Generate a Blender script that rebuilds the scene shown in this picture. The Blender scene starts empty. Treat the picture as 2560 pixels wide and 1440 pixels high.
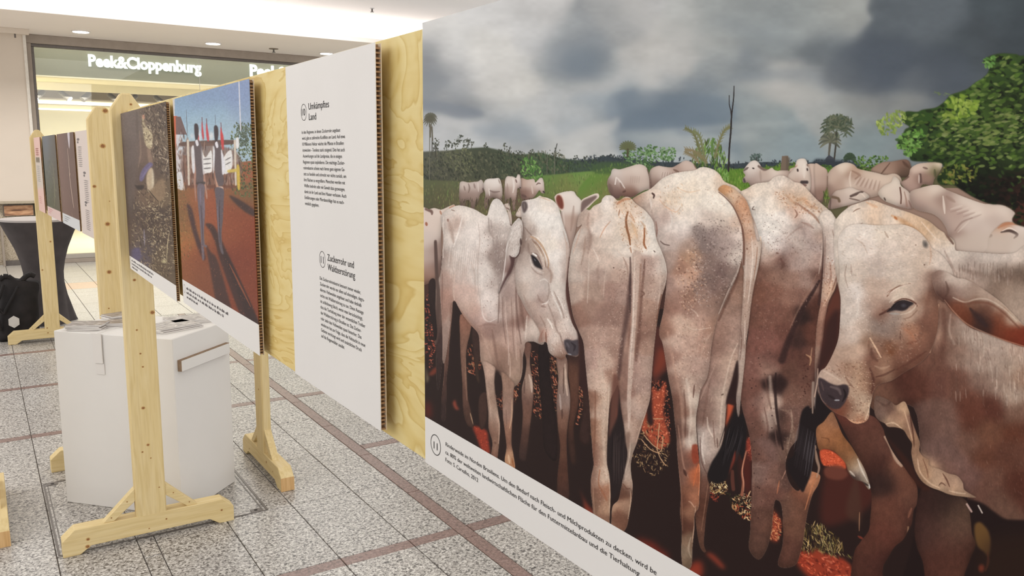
import bpy, bmesh, math, random
import numpy as np
from mathutils import Vector, Matrix

random.seed(7)
rng = np.random.RandomState(11)
scene = bpy.context.scene

# ---------------------------------------------------------------- camera
EYE = 1.55
CAM_F = 2042.3          # focal length in pixels of the 2560 x 1440 frame
YAW, PITCH, ROLL = 0.5801192, 0.1565599, 0.0101576
_cy, _sy, _cp, _sp = math.cos(YAW), math.sin(YAW), math.cos(PITCH), math.sin(PITCH)
_fwd = np.array([_sy * _cp, _cy * _cp, -_sp])
_r0 = np.array([_cy, -_sy, 0.0])
_u0 = np.cross(_r0, _fwd)
_right = _r0 * math.cos(ROLL) + _u0 * math.sin(ROLL)
_up = _u0 * math.cos(ROLL) - _r0 * math.sin(ROLL)
cam_data = bpy.data.cameras.new('camera')
cam_data.sensor_width = 36.0
cam_data.lens = CAM_F / 2560 * 36.0
cam_data.clip_start = 0.02
cam = bpy.data.objects.new('camera', cam_data)
scene.collection.objects.link(cam)
cam.matrix_world = Matrix(((_right[0], _up[0], -_fwd[0], 0.0), (_right[1], _up[1], -_fwd[1], 0.0),
                           (_right[2], _up[2], -_fwd[2], EYE), (0, 0, 0, 1)))
scene.camera = cam

# ---------------------------------------------------------------- world, lights, exposure
world = bpy.data.worlds.new('world')
scene.world = world
world.use_nodes = True
world.node_tree.nodes['Background'].inputs[0].default_value = (1.0, 0.995, 0.99, 1)
world.node_tree.nodes['Background'].inputs[1].default_value = 0.91

def area_light(name, loc, size, power, color=(1, 0.985, 0.965), rot=(0, 0, 0)):
    d = bpy.data.lights.new(name, 'AREA')
    d.shape = 'RECTANGLE'
    d.size, d.size_y = size
    d.energy = power
    d.color = color
    o = bpy.data.objects.new(name, d)
    o.location = loc
    o.rotation_euler = rot
    scene.collection.objects.link(o)
    return o

T = math.radians
area_light('fill_light_near', (-2.1, 1.6, 3.3), (3.5, 4), 52, rot=(0, T(-48), 0))  # unseen lamp, set left and tilted so the panels outshine the floor
area_light('fill_light_middle', (-2.0, 5.4, 3.4), (3, 3.6), 80, rot=(0, T(-38), 0))  # likewise unseen, shifted left and angled to favour the panels
area_light('mall_light_far', (1.2, 10.2, 3.66), (7, .8), 175)
area_light('fill_light_centre', (2.4, 3.8, 3.6), (2.4, 4.5), 38)  # added overhead fill without a visible source, lifts the floor right of the panels
area_light('fill_light_back', (1.3, -2.6, 3.0), (4, 2), 78, rot=(T(62), 0, 0))  # added behind the camera to brighten post and pedestal faces turned towards it
area_light('shop_light', (3.2, 16.0, 2.55), (5, 1.6), 150, (1, 0.98, 0.93))

scene.view_settings.view_transform = 'Standard'
scene.view_settings.look = 'None'
scene.view_settings.gamma = 1
scene.view_settings.use_curve_mapping = False
scene.view_settings.exposure = 0.0
try:
    scene.cycles.max_bounces = 6
    scene.cycles.diffuse_bounces = 4
except Exception:
    pass

def unit_ray(px, py):
    return (px - 1280) / CAM_F * _right - (py - 720) / CAM_F * _up + _fwd

def to_pixel(x, y, z):
    vx, vy, vz = x, y, z - EYE
    d = vx * _fwd[0] + vy * _fwd[1] + vz * _fwd[2]
    return (1280 + CAM_F * (vx * _right[0] + vy * _right[1] + vz * _right[2]) / d,
            720 - CAM_F * (vx * _up[0] + vy * _up[1] + vz * _up[2]) / d)

def on_x(px, py, X):
    d = unit_ray(px, py)
    return d * (X / d[0]) + np.array([0, 0, EYE])

def on_y(px, py, Y):
    d = unit_ray(px, py)
    return d * (Y / d[1]) + np.array([0, 0, EYE])

# ================================================================ the flat prints: a small painter
def _vn(h, w, cy, cx, seed):
    r = np.random.RandomState(seed)
    gh, gw = int(h / cy) + 3, int(w / cx) + 3
    g = r.rand(gh, gw).astype(np.float32)
    ys = np.arange(h, dtype=np.float32) / cy
    xs = np.arange(w, dtype=np.float32) / cx
    yi, xi = ys.astype(int), xs.astype(int)
    fy, fx = ys - yi, xs - xi
    fy = (fy * fy * (3 - 2 * fy))[:, None]
    fx = (fx * fx * (3 - 2 * fx))[None, :]
    rows = g[yi] * (1 - fy) + g[yi + 1] * fy
    return rows[:, xi] * (1 - fx) + rows[:, xi + 1] * fx

def _box(a, r, axis):
    if r < 1:
        return a
    pad = [(0, 0), (0, 0)]
    pad[axis] = (r + 1, r)
    c = np.cumsum(np.pad(a, pad, mode='edge'), axis=axis, dtype=np.float32)
    n = a.shape[axis]
    if axis == 0:
        return (c[2 * r + 1:2 * r + 1 + n] - c[:n]) / (2 * r + 1)
    return (c[:, 2 * r + 1:2 * r + 1 + n] - c[:, :n]) / (2 * r + 1)

def _blur(a, b):
    r = int(round(b * 0.6))
    if r < 1:
        return a
    for _ in range(3):
        a = _box(_box(a, r, 0), r, 1)
    return a

def _smooth(p, closed=True, k=6):
    p = np.asarray(p, dtype=np.float32)
    n = len(p)
    if n < 3:
        return p
    out = []
    t = (np.arange(k) / k)[:, None]
    for i in range(n if closed else n - 1):
        if closed:
            a, b, c, d = p[i - 1], p[i], p[(i + 1) % n], p[(i + 2) % n]
        else:
            a, b, c, d = p[max(i - 1, 0)], p[i], p[i + 1], p[min(i + 2, n - 1)]
        out.append(0.5 * (2 * b + (c - a) * t + (2 * a - 5 * b + 4 * c - d) * t * t + (3 * b - a - 3 * c + d) * t ** 3))
    if not closed:
        out.append(p[-1:])
    return np.concatenate(out)

class Canvas:
    def __init__(s, x0, y0, x1, y1, sc, col):
        s.ox, s.oy, s.sc = x0, y0, sc
        s.w, s.h = int((x1 - x0) * sc), int((y1 - y0) * sc)
        s.img = np.empty((s.h, s.w, 3), np.float32)
        s.img[:] = np.array(col, np.float32) / 255
        s.clip = None
        s.rd = .30
        s.f = (0, 0, 1)
        s.r = np.random.RandomState(5)

    def fr(s, x, y, k):
        s.f = (x, y, k)

    def pt(s, p):
        p = np.array(p, np.float32).reshape(-1, 2)
        p = p / s.f[2]
        p[:, 0] = (p[:, 0] + s.f[0] - s.ox) * s.sc
        p[:, 1] = (p[:, 1] + s.f[1] - s.oy) * s.sc
        return p

    def mask(s, pts, blur=0, smooth=True):
        p = s.pt(pts)
        if smooth:
            p = _smooth(p)
        b = int(blur * s.sc * 2) + 2
        x0 = max(int(p[:, 0].min()) - b, 0); x1 = min(int(p[:, 0].max()) + b + 2, s.w)
        y0 = max(int(p[:, 1].min()) - b, 0); y1 = min(int(p[:, 1].max()) + b + 2, s.h)
        if x1 <= x0 or y1 <= y0:
            return None
        w, h = x1 - x0, y1 - y0
        q = np.roll(p, -1, axis=0)
        sub = 2
        yy = y0 + (np.arange(h * sub) + 0.5) / sub
        acc = np.zeros((h * sub, w + 2), np.float32)
        ay, by = p[:, 1][:, None], q[:, 1][:, None]
        up = (ay <= yy) & (by > yy)
        dn = (by <= yy) & (ay > yy)
        e, r = np.nonzero(up | dn)
        sg = np.where(up[e, r], 1.0, -1.0)
        t = (yy[r] - p[e, 1]) / (q[e, 1] - p[e, 1])
        xx = np.clip(p[e, 0] + t * (q[e, 0] - p[e, 0]) - x0, 0, w)
        xi = xx.astype(int)
        fr = xx - xi
        np.add.at(acc, (r, xi), sg * (1 - fr))
        np.add.at(acc, (r, xi + 1), sg * fr)
        m = np.clip(np.abs(np.cumsum(acc, axis=1)[:, :w]), 0, 1).reshape(h, sub, w).mean(1)
        if blur:
            m = _blur(m, blur * s.sc)
        return x0, y0, x1, y1, m

    def put(s, m, col, a=1.0, mode=0):
        if m is None:
            return
        x0, y0, x1, y1, k = m
        k = k * a
        if s.clip is not None:
            k = k * s.clip[y0:y1, x0:x1]
        k = k[:, :, None]
        v = s.img[y0:y1, x0:x1]
        c = np.array(col, np.float32) / 255
        s.img[y0:y1, x0:x1] = v * (1 - k) + (v * c if mode else c) * k

    def poly(s, pts, col, a=1.0, blur=0, smooth=True, mode=0):
        s.put(s.mask(pts, blur, smooth), col, a, mode)

    def body(s, pts, col, soft=0.6, smooth=True):
        """fills a shape and clips everything painted next to it"""
        s.clip = None
        sh = s.mask([(x + 3 * s.f[2] / 3.4, y + 2) for x, y in pts], 3.5, smooth)
        s.put(sh, (60, 42, 36), .55)
        m = s.mask(pts, soft, smooth)
        s.put(m, col)
        s.clip = np.zeros((s.h, s.w), np.float32)
        s.bb = (0, 0, s.w, s.h)
        if m is not None:
            s.clip[m[1]:m[3], m[0]:m[2]] = m[4]
            s.bb = m[:4]

    def free(s):
        s.clip = None

    def line(s, pts, wd, col, a=1.0, soft=None, mode=0, smooth=True):
        """soft brush stroke; wd is one radius or one per point, in frame units"""
        p = s.pt(pts)
        n = len(p)
        ws = np.full(n, wd, np.float32) if np.isscalar(wd) else np.array(wd, np.float32)
        if soft is None:
            soft = 1.0 if a < 0.8 else 0.75
            ws = ws * (1.35 if a < 0.8 else 1.1)
        ws = ws / s.f[2] * s.sc
        if a <= .85 and np.isscalar(wd):
            if n == 2:
                tt = np.linspace(0, 1, 5)[:, None]
                p = p[0] * (1 - tt) + p[1] * tt
                ws = np.full(5, ws[0], np.float32)
                n = 5
            ws = ws * (.15 + .95 * np.sin(np.pi * np.linspace(.04, .96, n)) ** .7)
        if smooth and n > 2:
            pw = _smooth(np.concatenate([p, ws[:, None]], 1), False, 4)
            p, ws = pw[:, :2], np.maximum(pw[:, 2], 0.3)
        b = ws.max() + 2
        x0 = max(int(p[:, 0].min() - b), 0); x1 = min(int(p[:, 0].max() + b) + 1, s.w)
        y0 = max(int(p[:, 1].min() - b), 0); y1 = min(int(p[:, 1].max() + b) + 1, s.h)
        if x1 <= x0 or y1 <= y0:
            return
        m = np.zeros((y1 - y0, x1 - x0), np.float32)
        seg = [(i, i + 1) for i in range(len(p) - 1)] or [(0, 0)]
        for i, j in seg:
            a0, b0 = p[i], p[j]
            r = max(ws[i], ws[j]) + 2
            u0 = max(int(min(a0[0], b0[0]) - r), x0); u1 = min(int(max(a0[0], b0[0]) + r) + 1, x1)
            v0 = max(int(min(a0[1], b0[1]) - r), y0); v1 = min(int(max(a0[1], b0[1]) + r) + 1, y1)
            if u1 <= u0 or v1 <= v0:
                continue
            X = np.arange(u0, u1, dtype=np.float32)[None, :] - a0[0]
            Y = np.arange(v0, v1, dtype=np.float32)[:, None] - a0[1]
            d = b0 - a0
            L = d[0] * d[0] + d[1] * d[1] + 1e-6
            t = np.clip((X * d[0] + Y * d[1]) / L, 0, 1)
            D = np.sqrt((X - t * d[0]) ** 2 + (Y - t * d[1]) ** 2)
            R = ws[i] + (ws[j] - ws[i]) * t
            e = np.maximum(R * soft, 0.9)
            k = np.clip((R + 0.5 - D) / e, 0, 1)
            k = k * k * (3 - 2 * k)
            sl = m[v0 - y0:v1 - y0, u0 - x0:u1 - x0]
            np.maximum(sl, k, out=sl)
        s.put((x0, y0, x1, y1, m), col, a, mode)

    def blob(s, x, y, rx, ry, col, a=1.0, ang=0, mode=0):
        c = s.pt([(x, y)])[0]
        k = s.sc / s.f[2]
        rx, ry = rx * k, ry * k
        b = max(rx, ry)
        x0 = max(int(c[0] - b), 0); x1 = min(int(c[0] + b) + 1, s.w)
        y0 = max(int(c[1] - b), 0); y1 = min(int(c[1] + b) + 1, s.h)
        if x1 <= x0 or y1 <= y0:
            return
        X = np.arange(x0, x1, dtype=np.float32)[None, :] - c[0]
        Y = np.arange(y0, y1, dtype=np.float32)[:, None] - c[1]
        ca, sa = math.cos(math.radians(ang)), math.sin(math.radians(ang))
        d = ((X * ca + Y * sa) / rx) ** 2 + ((Y * ca - X * sa) / ry) ** 2
        m = np.clip(1 - d, 0, 1) ** 1.5
        s.put((x0, y0, x1, y1, m), col, a, mode)

    def dabs(s, pts, n, ln, wd, ang, spread, cols, a=0.9, jit=0.4, smooth=True):
        """n short marks scattered inside a region: leaves, grass, hair, spots (sizes in frame units)"""
        m = s.mask(pts, 0, smooth)
        if m is None:
            return
        x0, y0, x1, y1, k = m
        R = s.r
        q = s.sc / s.f[2]
        cols = np.array(cols, np.float32) / 255
        tries = 0
        done = 0
        while done < n and tries < 12 * n:
            tries += 1
            cx, cy = R.uniform(x0, x1), R.uniform(y0, y1)
            if k[min(int(cy) - y0, k.shape[0] - 1), min(int(cx) - x0, k.shape[1] - 1)] < 0.5:
                continue
            done += 1
            g = 1 + jit * R.uniform(-1, 1)
            rx, ry = max(ln * q * g, 0.5), max(wd * q * g, 0.5)
            b = max(rx, ry) + 1
            u0 = max(int(cx - b), 0); u1 = min(int(cx + b) + 1, s.w)
            v0 = max(int(cy - b), 0); v1 = min(int(cy + b) + 1, s.h)
            if u1 <= u0 or v1 <= v0:
                continue
            t = math.radians(ang + spread * R.uniform(-1, 1))
            ca, sa = math.cos(t), math.sin(t)
            X = np.arange(u0, u1, dtype=np.float32)[None, :] - cx
            Y = np.arange(v0, v1, dtype=np.float32)[:, None] - cy
            d = ((X * ca + Y * sa) / rx) ** 2 + ((Y * ca - X * sa) / ry) ** 2
            mm = np.clip(1.6 * (1 - d), 0, 1)
            c = cols[R.randint(len(cols))] * R.uniform(0.88, 1.12)
            kk = mm * a
            if s.clip is not None:
                kk = kk * s.clip[v0:v1, u0:u1]
            kk = kk[:, :, None]
            s.img[v0:v1, u0:u1] = s.img[v0:v1, u0:u1] * (1 - kk) + np.minimum(c, 1) * kk

    def grain(s, amp, cy, cx, seed, pts=None):
        if amp <= 0:
            return
        x0, y0, x1, y1 = s.bb if s.clip is not None else (0, 0, s.w, s.h)
        n = (_vn(y1 - y0, x1 - x0, cy * s.sc, cx * s.sc, seed) - 0.5) * 2 * amp
        if s.clip is not None:
            n = n * s.clip[y0:y1, x0:x1]
        v = s.img[y0:y1, x0:x1]
        v *= (1 + n)[:, :, None]
        np.clip(v, 0, 1, out=v)

    def field(s, region, samples, sig, warp=0, seed=1):
        """fills a region with colours interpolated smoothly between sample points"""
        p = s.pt([(a, b) for a, b, _ in samples])
        c = np.array([v for _, _, v in samples], np.float32) / 255
        st = 6
        if region is None:
            bx0, by0, bx1, by1 = s.bb if s.clip is not None else (0, 0, s.w, s.h)
            m = (bx0, by0, bx1, by1, np.ones((by1 - by0, bx1 - bx0), np.float32) if s.clip is None else s.clip[by0:by1, bx0:bx1])
        else:
            m = s.mask(region, 1)
            bx0, by0, bx1, by1 = m[:4]
        hh, ww = by1 - by0, bx1 - bx0
        gy, gx = np.mgrid[by0:by1 + st:st, bx0:bx1 + st:st].astype(np.float32)
        if warp:
            gy = gy + (_vn(*gy.shape, 14, 18, seed) - 0.5) * warp * s.sc + (_vn(*gy.shape, 5, 7, seed + 3) - 0.5) * warp * 0.5 * s.sc
            gx = gx + (_vn(*gx.shape, 14, 18, seed + 1) - 0.5) * warp * s.sc + (_vn(*gx.shape, 5, 7, seed + 4) - 0.5) * warp * 0.5 * s.sc
        sg = sig / s.f[2] * s.sc
        num = np.zeros(gy.shape + (3,), np.float32)
        den = np.full(gy.shape, 1e-9, np.float32)
        for (x, y), v in zip(p, c):
            d2 = ((gx - x) ** 2 + (gy - y) ** 2) / (sg * sg)
            w = np.exp(-d2) + 1e-4 / (1 + d2 * d2)
            num += w[:, :, None] * v
            den += w
        g = num / den[:, :, None]
        ys = np.minimum(np.arange(hh) / st, gy.shape[0] - 1.001)
        xs = np.minimum(np.arange(ww) / st, gy.shape[1] - 1.001)
        yi, xi = ys.astype(int), xs.astype(int)
        fy = (ys - yi)[:, None, None].astype(np.float32)
        fx = (xs - xi)[None, :, None].astype(np.float32)
        g = np.pad(g, ((0, 1), (0, 1), (0, 0)), mode='edge')
        rows = g[yi] * (1 - fy) + g[yi + 1] * fy
        full = rows[:, xi] * (1 - fx) + rows[:, xi + 1] * fx
        k = m[4][:, :, None]
        if region is None and s.clip is not None:
            # roundness: the form turns darker towards its lower and side edges
            q = max(3, min(15, int(min(hh, ww) * .09)))
            pad = np.pad(m[4], q * 2)
            bl = _blur(pad, q * 1.2)
            up_ = np.roll(bl, -q // 2, axis=0)[2 * q:-2 * q, 2 * q:-2 * q]
            full = full * (1 - s.rd * np.clip(1 - up_, 0, 1) ** 1.1)[:, :, None]
            full = np.minimum(full, 1)
        s.img[by0:by1, bx0:bx1] = s.img[by0:by1, bx0:bx1] * (1 - k) + full * k

def paint_pasture():
    C = Canvas(1040, -160, 2860, 1760, 1.0, (200, 200, 198))
    L, P, K = C.line, C.poly, C.blob
    # ---- cloudy sky
    C.fr(1060, 0, 1.7067)
    sky = [(0,0,(213,211,208)),(0,100,(213,211,208)),(300,40,(206,205,204)),(100,200,(206,205,203)),(300,250,(209,207,203)),(480,150,(196,196,196)),
        (500,40,(198,197,196)),(680,150,(152,157,161)),(640,250,(122,133,143)),(700,290,(124,134,142)),(580,280,(150,156,160)),(820,100,(165,167,168)),
        (900,30,(176,176,176)),(1000,200,(192,190,186)),(880,280,(190,189,186)),(450,330,(207,205,200)),(250,380,(202,200,196)),(60,330,(132,136,142)),
        (10,300,(135,139,145)),(120,330,(168,170,173)),(30,400,(140,143,148)),(10,440,(150,152,156)),(150,470,(128,135,144)),(230,490,(132,139,147)),(60,450,(132,138,144)),(60,400,(172,173,173)),
        (120,520,(186,186,186)),(350,540,(152,160,167)),(430,575,(150,159,165)),(330,450,(192,191,187)),(500,470,(184,185,185)),(600,430,(166,172,176)),
        (720,430,(152,161,168)),(870,400,(116,131,144)),(900,500,(106,123,139)),(1000,460,(108,124,138)),(1100,500,(112,127,140)),(1150,400,(124,135,144)),
        (1250,520,(122,137,146)),(1000,545,(118,133,145)),(700,520,(178,181,182)),(640,380,(190,189,186)),(800,490,(138,149,158)),(750,590,(182,184,183)),(600,650,(188,189,187)),
        (400,640,(194,193,191)),(200,600,(184,187,188)),(40,600,(184,186,188)),(1000,620,(164,172,174)),(1150,640,(158,168,170)),(1100,580,(168,174,175)),(1100,250,(182,181,178)),(1100,100,(172,174,172)),
        (1250,180,(162,166,165)),(1250,40,(156,161,161)),(1250,300,(152,158,160)),(1400,310,(132,140,146)),(1380,400,(148,155,158)),(1500,370,(180,179,175)),
        (1620,370,(172,171,168)),(1700,430,(166,168,166)),(1500,560,(140,151,153)),(1600,630,(134,149,154)),(1400,470,(140,150,152)),(1800,500,(152,156,154)),(1900,600,(126,141,144)),
        (1500,150,(142,149,151)),(1650,80,(150,156,156)),(1750,50,(160,163,160)),(1400,60,(150,156,157)),(1700,200,(110,118,124)),(1850,250,(86,94,104)),(1900,330,(88,96,107)),
        (2000,250,(84,92,102)),(2050,120,(94,102,109)),(2200,60,(96,104,111)),(2300,200,(80,88,95)),(2200,330,(84,91,99)),(1850,400,(134,137,136)),(2100,405,(114,119,122)),
        (2000,480,(132,137,135)),(2450,50,(76,85,91)),(2550,150,(70,78,84)),(2000,570,(126,136,138)),(2400,150,(75,82,88)),(2800,100,(66,74,80)),(1780,300,(120,126,130)),
        (950,260,(192,190,186)),(1020,350,(160,165,168)),(950,380,(178,179,178)),(560,200,(176,178,180)),(760,330,(168,172,174))]
    C.field(None, sky, 74, warp=40, seed=3)
    C.grain(0.05, 60, 130, 9)
    C.grain(0.03, 22, 50, 12)
    C.grain(0.015, 8, 14, 10)
    C.img = C.img * .8 + C.img.mean(2, keepdims=True) * .2 * np.array([1.0, 1.0, .99], np.float32)
    def cloud(pts, c, a, b):
        P(pts, c, a * .85, b * 1.7)
    cloud([(780,430),(860,385),(960,375),(1040,400),(1140,395),(1290,430),(1330,490),(1240,545),(1190,565),(1110,572),(1050,552),(980,560),(900,552),(830,548),(790,510)],(112,125,138),.62,6)
    cloud([(930,470),(1100,470),(1250,500),(1180,545),(1100,552),(960,530)],(104,118,132),.5,9)
    cloud([(850,560),(1050,562),(1110,582),(1250,570),(1400,560),(1400,600),(1100,620),(850,600)],(178,182,181),.6,8)
    cloud([(540,190),(640,170),(760,150),(790,220),(760,290),(730,345),(660,350),(590,335),(545,300),(520,240)],(128,136,144),.6,12)
    cloud([(600,230),(720,220),(740,290),(680,330),(600,310)],(112,124,136),.5,12)
    cloud([(-20,425),(60,430),(140,445),(235,468),(250,495),(200,508),(140,505),(60,482),(-20,468)],(122,130,140),.75,4)
    cloud([(-20,300),(60,310),(110,335),(100,370),(60,390),(50,430),(-20,420)],(130,136,142),.6,7)
    cloud([(60,490),(140,512),(260,510),(300,540),(200,560),(60,530)],(196,196,195),.7,7)
    cloud([(200,540),(300,525),(420,530),(460,560),(450,600),(380,610),(320,590),(230,575)],(146,155,164),.6,7)
    cloud([(560,520),(640,500),(720,520),(700,560),(620,590),(570,570)],(160,167,172),.5,7)
    cloud([(650,400),(780,395),(830,440),(800,490),(700,450),(620,440)],(150,160,168),.5,8)
    cloud([(640,360),(800,330),(830,300),(880,260),(1000,300),(1000,370),(930,400),(900,360),(820,370),(760,400)],(194,193,190),.5,9)
    cloud([(780,520),(830,500),(820,550),(700,600),(600,600),(640,560)],(190,190,188),.7,6)
    cloud([(1280,330),(1450,300),(1640,290),(1700,330),(1740,400),(1560,350),(1430,345),(1320,345)],(122,131,138),.5,7)
    cloud([(1330,350),(1500,348),(1660,350),(1720,420),(1560,450),(1400,400)],(178,177,173),.55,9)
    cloud([(1700,330),(1780,200),(1900,170),(2100,190),(2300,220),(2330,380),(2180,398),(2000,385),(1850,405),(1760,380)],(82,89,99),.5,10)
    cloud([(1760,410),(1900,412),(2050,400),(2150,420),(2050,470),(1850,460)],(150,150,146),.5,8)
    cloud([(1000,560),(1300,530),(1500,520),(1600,530),(1400,545),(1200,560)],(176,180,180),.5,5)
    cloud([(900,-40),(1000,60),(1130,120),(1250,180),(1180,210),(1050,150),(950,120),(820,60)],(188,187,184),.5,12)
    cloud([(1290,60),(1400,100),(1560,180),(1500,200),(1350,160),(1230,100)],(140,147,151),.45,12)
    # base tone under the herd
    C.fr(0, 0, 1)
    P([(900,430),(1500,415),(2900,420),(2900,1900),(900,1900)],(96,92,66),smooth=False)
    P([(900,560),(2100,560),(2140,470),(2900,470),(2900,1900),(900,1900)],(150,124,110),smooth=False)
    P([(900,640),(2100,640),(2900,900),(2900,1900),(900,1900)],(74,50,44),smooth=False)
    # ---- pasture and treeline, left third
    C.fr(1040, 220, 3.6)
    C.poly([(-200,620),(150,600),(240,590),(330,560),(440,550),(570,540),(650,536),(700,568),(760,570),(900,600),(1000,600),(1060,590),(1130,586),(1200,612),(1300,632),(1400,644),(1500,652),(1600,650),(1700,640),(1850,640),(1850,820),(-200,900)],(70,80,66),smooth=True,blur=1)
    C.field([(-200,620),(330,560),(650,540),(900,600),(1130,586),(1400,650),(1850,640),(1850,830),(-200,900)],
        [(100,640,(86,88,78)),(300,620,(90,92,76)),(600,570,(74,80,64)),(900,630,(76,88,68)),(1150,610,(80,98,72)),(1400,690,(70,82,70)),(1700,680,(66,80,72)),
         (1700,760,(62,80,58)),(200,760,(74,74,64)),(600,720,(68,72,58)),(900,740,(66,74,58)),(1200,740,(62,80,58)),(500,830,(82,84,66))],130)
    for x, y, r in ((175,480,26),(180,520,22),(175,560,18),(288,500,26),(275,530,24),(370,480,22),(395,450,24),(345,520,24),(450,490,26),(440,530,24),(470,465,14),(505,495,14),
                    (625,515,16),(800,510,14),(825,550,26),(780,570,20),(900,585,24),(935,590,20),(1042,578,18),(1250,600,46),(755,565,12),(1430,620,16),(1520,625,14),(1600,640,16),(1680,625,18),(1720,620,14),(1760,618,18)):
        C.dabs([(x-r,y-r),(x+r,y-r),(x+r,y+r),(x-r,y+r)], int(r*0.9), 7, 5, 0, 90, [(66,68,58),(78,80,66),(58,64,54)], 0.85)
    for x0, x1 in ((90,430),(430,900),(900,1320)):
        C.dabs([(x0,600),(x1,600),(x1,830),(x0,850)], 420, 14, 7, 70, 40, [(50,54,44),(84,88,68),(98,98,78),(46,50,42),(110,108,86)], 0.55)
    C.dabs([(1300,660),(1820,670),(1820,780),(1300,780)], 260, 13, 7, 80, 30, [(52,66,48),(84,104,66),(58,72,56)], 0.5)
    C.dabs([(1380,635),(1820,622),(1820,670),(1380,668)], 90, 9, 5, 90, 30, [(58,64,72),(66,72,78),(50,56,62)], 0.8)
    for x, y0, y1, w in ((122,380,860,4),(145,380,600,4),(1180,600,780,3),(1248,580,780,4),(178,520,620,6),(380,780,870,3),(840,545,620,3),(500,500,545,2),(470,470,520,3),(1130,560,600,2),(1165,560,660,2)):
        L([(x,y0),(x-3,y1)], w, (108,106,94) if x > 1000 or x == 122 else (70,68,60), 0.9, 0.3)
    L([(1268,500),(1250,575)], 3, (70,70,66))
    C.dabs([(290,570),(500,560),(510,760),(280,700)], 120, 12, 6, 60, 60, [(120,120,90),(110,112,84),(96,100,72)], 0.6)
    for cx, cy in ((130,260),(125,290)):
        for a in range(-170, 200, 24):
            t = math.radians(a)
            L([(cx,cy),(cx+34*math.cos(t),cy-34*math.sin(t)*0.8-8),(cx+60*math.cos(t),cy-46*math.sin(t)+14)], [7,6,2], (92,90,76), 0.85, 0.4)
    L([(125,330),(128,440)], [9,5], (98,92,78)); L([(140,350),(148,470)], [8,4], (98,92,78))
    # grass field
    C.field([(-200,850),(400,838),(700,830),(1000,800),(1200,782),(1850,768),(1850,1150),(-200,1150)],
        [(100,900,(92,98,70)),(300,880,(96,100,72)),(200,1000,(96,88,64)),(450,1050,(100,92,68)),(700,1080,(98,92,64)),(900,1050,(104,88,70)),(1200,830,(100,132,72)),
         (1500,810,(106,142,74)),(1750,800,(104,142,70)),(1300,900,(122,122,74)),(1600,880,(126,138,78)),(1500,960,(128,124,80)),(1200,970,(100,112,64)),(1750,900,(128,126,80)),(1600,1040,(108,118,66)),(120,1050,(84,84,62))],120)
    C.dabs([(80,870),(1000,830),(1200,800),(1850,790),(1850,1100),(1200,1150),(80,1100)], 1500, 15, 3, 88, 14, [(136,142,90),(84,88,58),(150,144,96),(72,84,54),(120,106,76),(116,146,74)], 0.5)
    C.dabs([(950,640),(1060,640),(1130,800),(960,800)], 150, 16, 6, 70, 50, [(110,152,80),(90,130,66),(136,170,100),(70,100,54)], 0.8)
    # ---- treeline and plants, middle
    C.fr(1500, 160, 3)
    C.poly([(-20,700),(60,690),(130,710),(240,715),(420,735),(600,738),(760,745),(980,752),(1120,740),(1240,735),(1360,740),(1500,745),(1640,735),(1820,735),(1820,820),(-20,830)],(62,70,74),smooth=False)
    C.dabs([(-20,680),(600,700),(640,760),(-20,760)], 190, 10, 5, 90, 40, [(58,64,70),(70,78,80),(52,58,60)], 0.8)
    C.dabs([(960,735),(1820,718),(1820,770),(960,790)], 190, 10, 5, 90, 50, [(58,64,72),(72,80,84),(52,56,60)], 0.8)
    C.field([(-20,800),(400,770),(760,800),(1000,788),(1800,770),(1800,1000),(-20,1060)],
        [(0,850,(98,134,62)),(60,930,(124,118,74)),(300,850,(80,110,56)),(900,830,(92,128,52)),(980,920,(112,130,62)),(1070,900,(88,128,46)),(1300,770,(96,130,50)),(1500,800,(104,140,54))],100)
    C.poly([(-20,740),(240,740),(420,770),(420,800),(-20,822)],(74,94,62),0.8,4)
    C.dabs([(-20,780),(420,770),(440,1000),(-20,1060)], 420, 12, 3.5, 88, 16, [(112,146,74),(84,112,54),(130,140,84),(96,124,60)], 0.55)
    C.dabs([(840,800),(1100,790),(1140,930),(1040,960),(900,880)], 300, 12, 3.5, 88, 20, [(120,156,66),(74,104,42),(136,150,80),(90,124,50)], 0.6)
    C.dabs([(1240,760),(1460,740),(1460,800),(1240,790)], 70, 9, 5, 60, 60, [(110,140,60),(84,110,50)], 0.8)
    # small leafy trees
    for x, y, r, n in ((205,680,40,40),(300,690,60,90),(370,640,34,40),(350,710,60,60),(440,670,50,60),(510,670,46,60)):
        C.dabs([(x-r,y-r*0.8),(x+r,y-r*0.8),(x+r,y+r),(x-r,y+r)], n, 11, 6, 30, 70, [(108,140,92),(86,116,72),(132,160,112),(66,92,54)], 0.85)
    for a in range(-20, 210, 18):
        t = math.radians(a)
        L([(207,640),(207+34*math.cos(t),625-30*math.sin(t)),(207+62*math.cos(t),618-50*math.sin(t)+8)], [8,9,4], (100,104,74), 0.9, 0.5)
    L([(207,640),(205,690)], 9, (84,80,60))
    # palm clump
    C.dabs([(720,620),(900,600),(950,860),(720,840)], 260, 26, 4.5, 95, 28, [(104,136,66),(74,100,48),(134,160,92),(60,76,40),(88,96,54)], 0.85)
    def frond(pts, col, n=16, ln=30):
        L(pts, [8]*len(pts), col, 0.95, 0.5)
        q = _smooth(np.array(pts, np.float32), False, 8)
        for i in range(2, len(q) - 1, 2):
            d = q[i] - q[i - 1]
            d = d / (np.hypot(*d) + 1e-6)
            for sd in (-1, 1):
                e = q[i] + ln * (d * 0.8 + sd * np.array([-d[1], d[0]]) * 0.7)
                L([tuple(q[i]), tuple(e)], [5, 2], col, 0.8, 0.5, smooth=False)
    frond([(760,720),(740,620),(700,520),(640,480)], (112,112,78)); frond([(790,760),(770,640),(745,540),(700,500)], (120,124,88))
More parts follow.
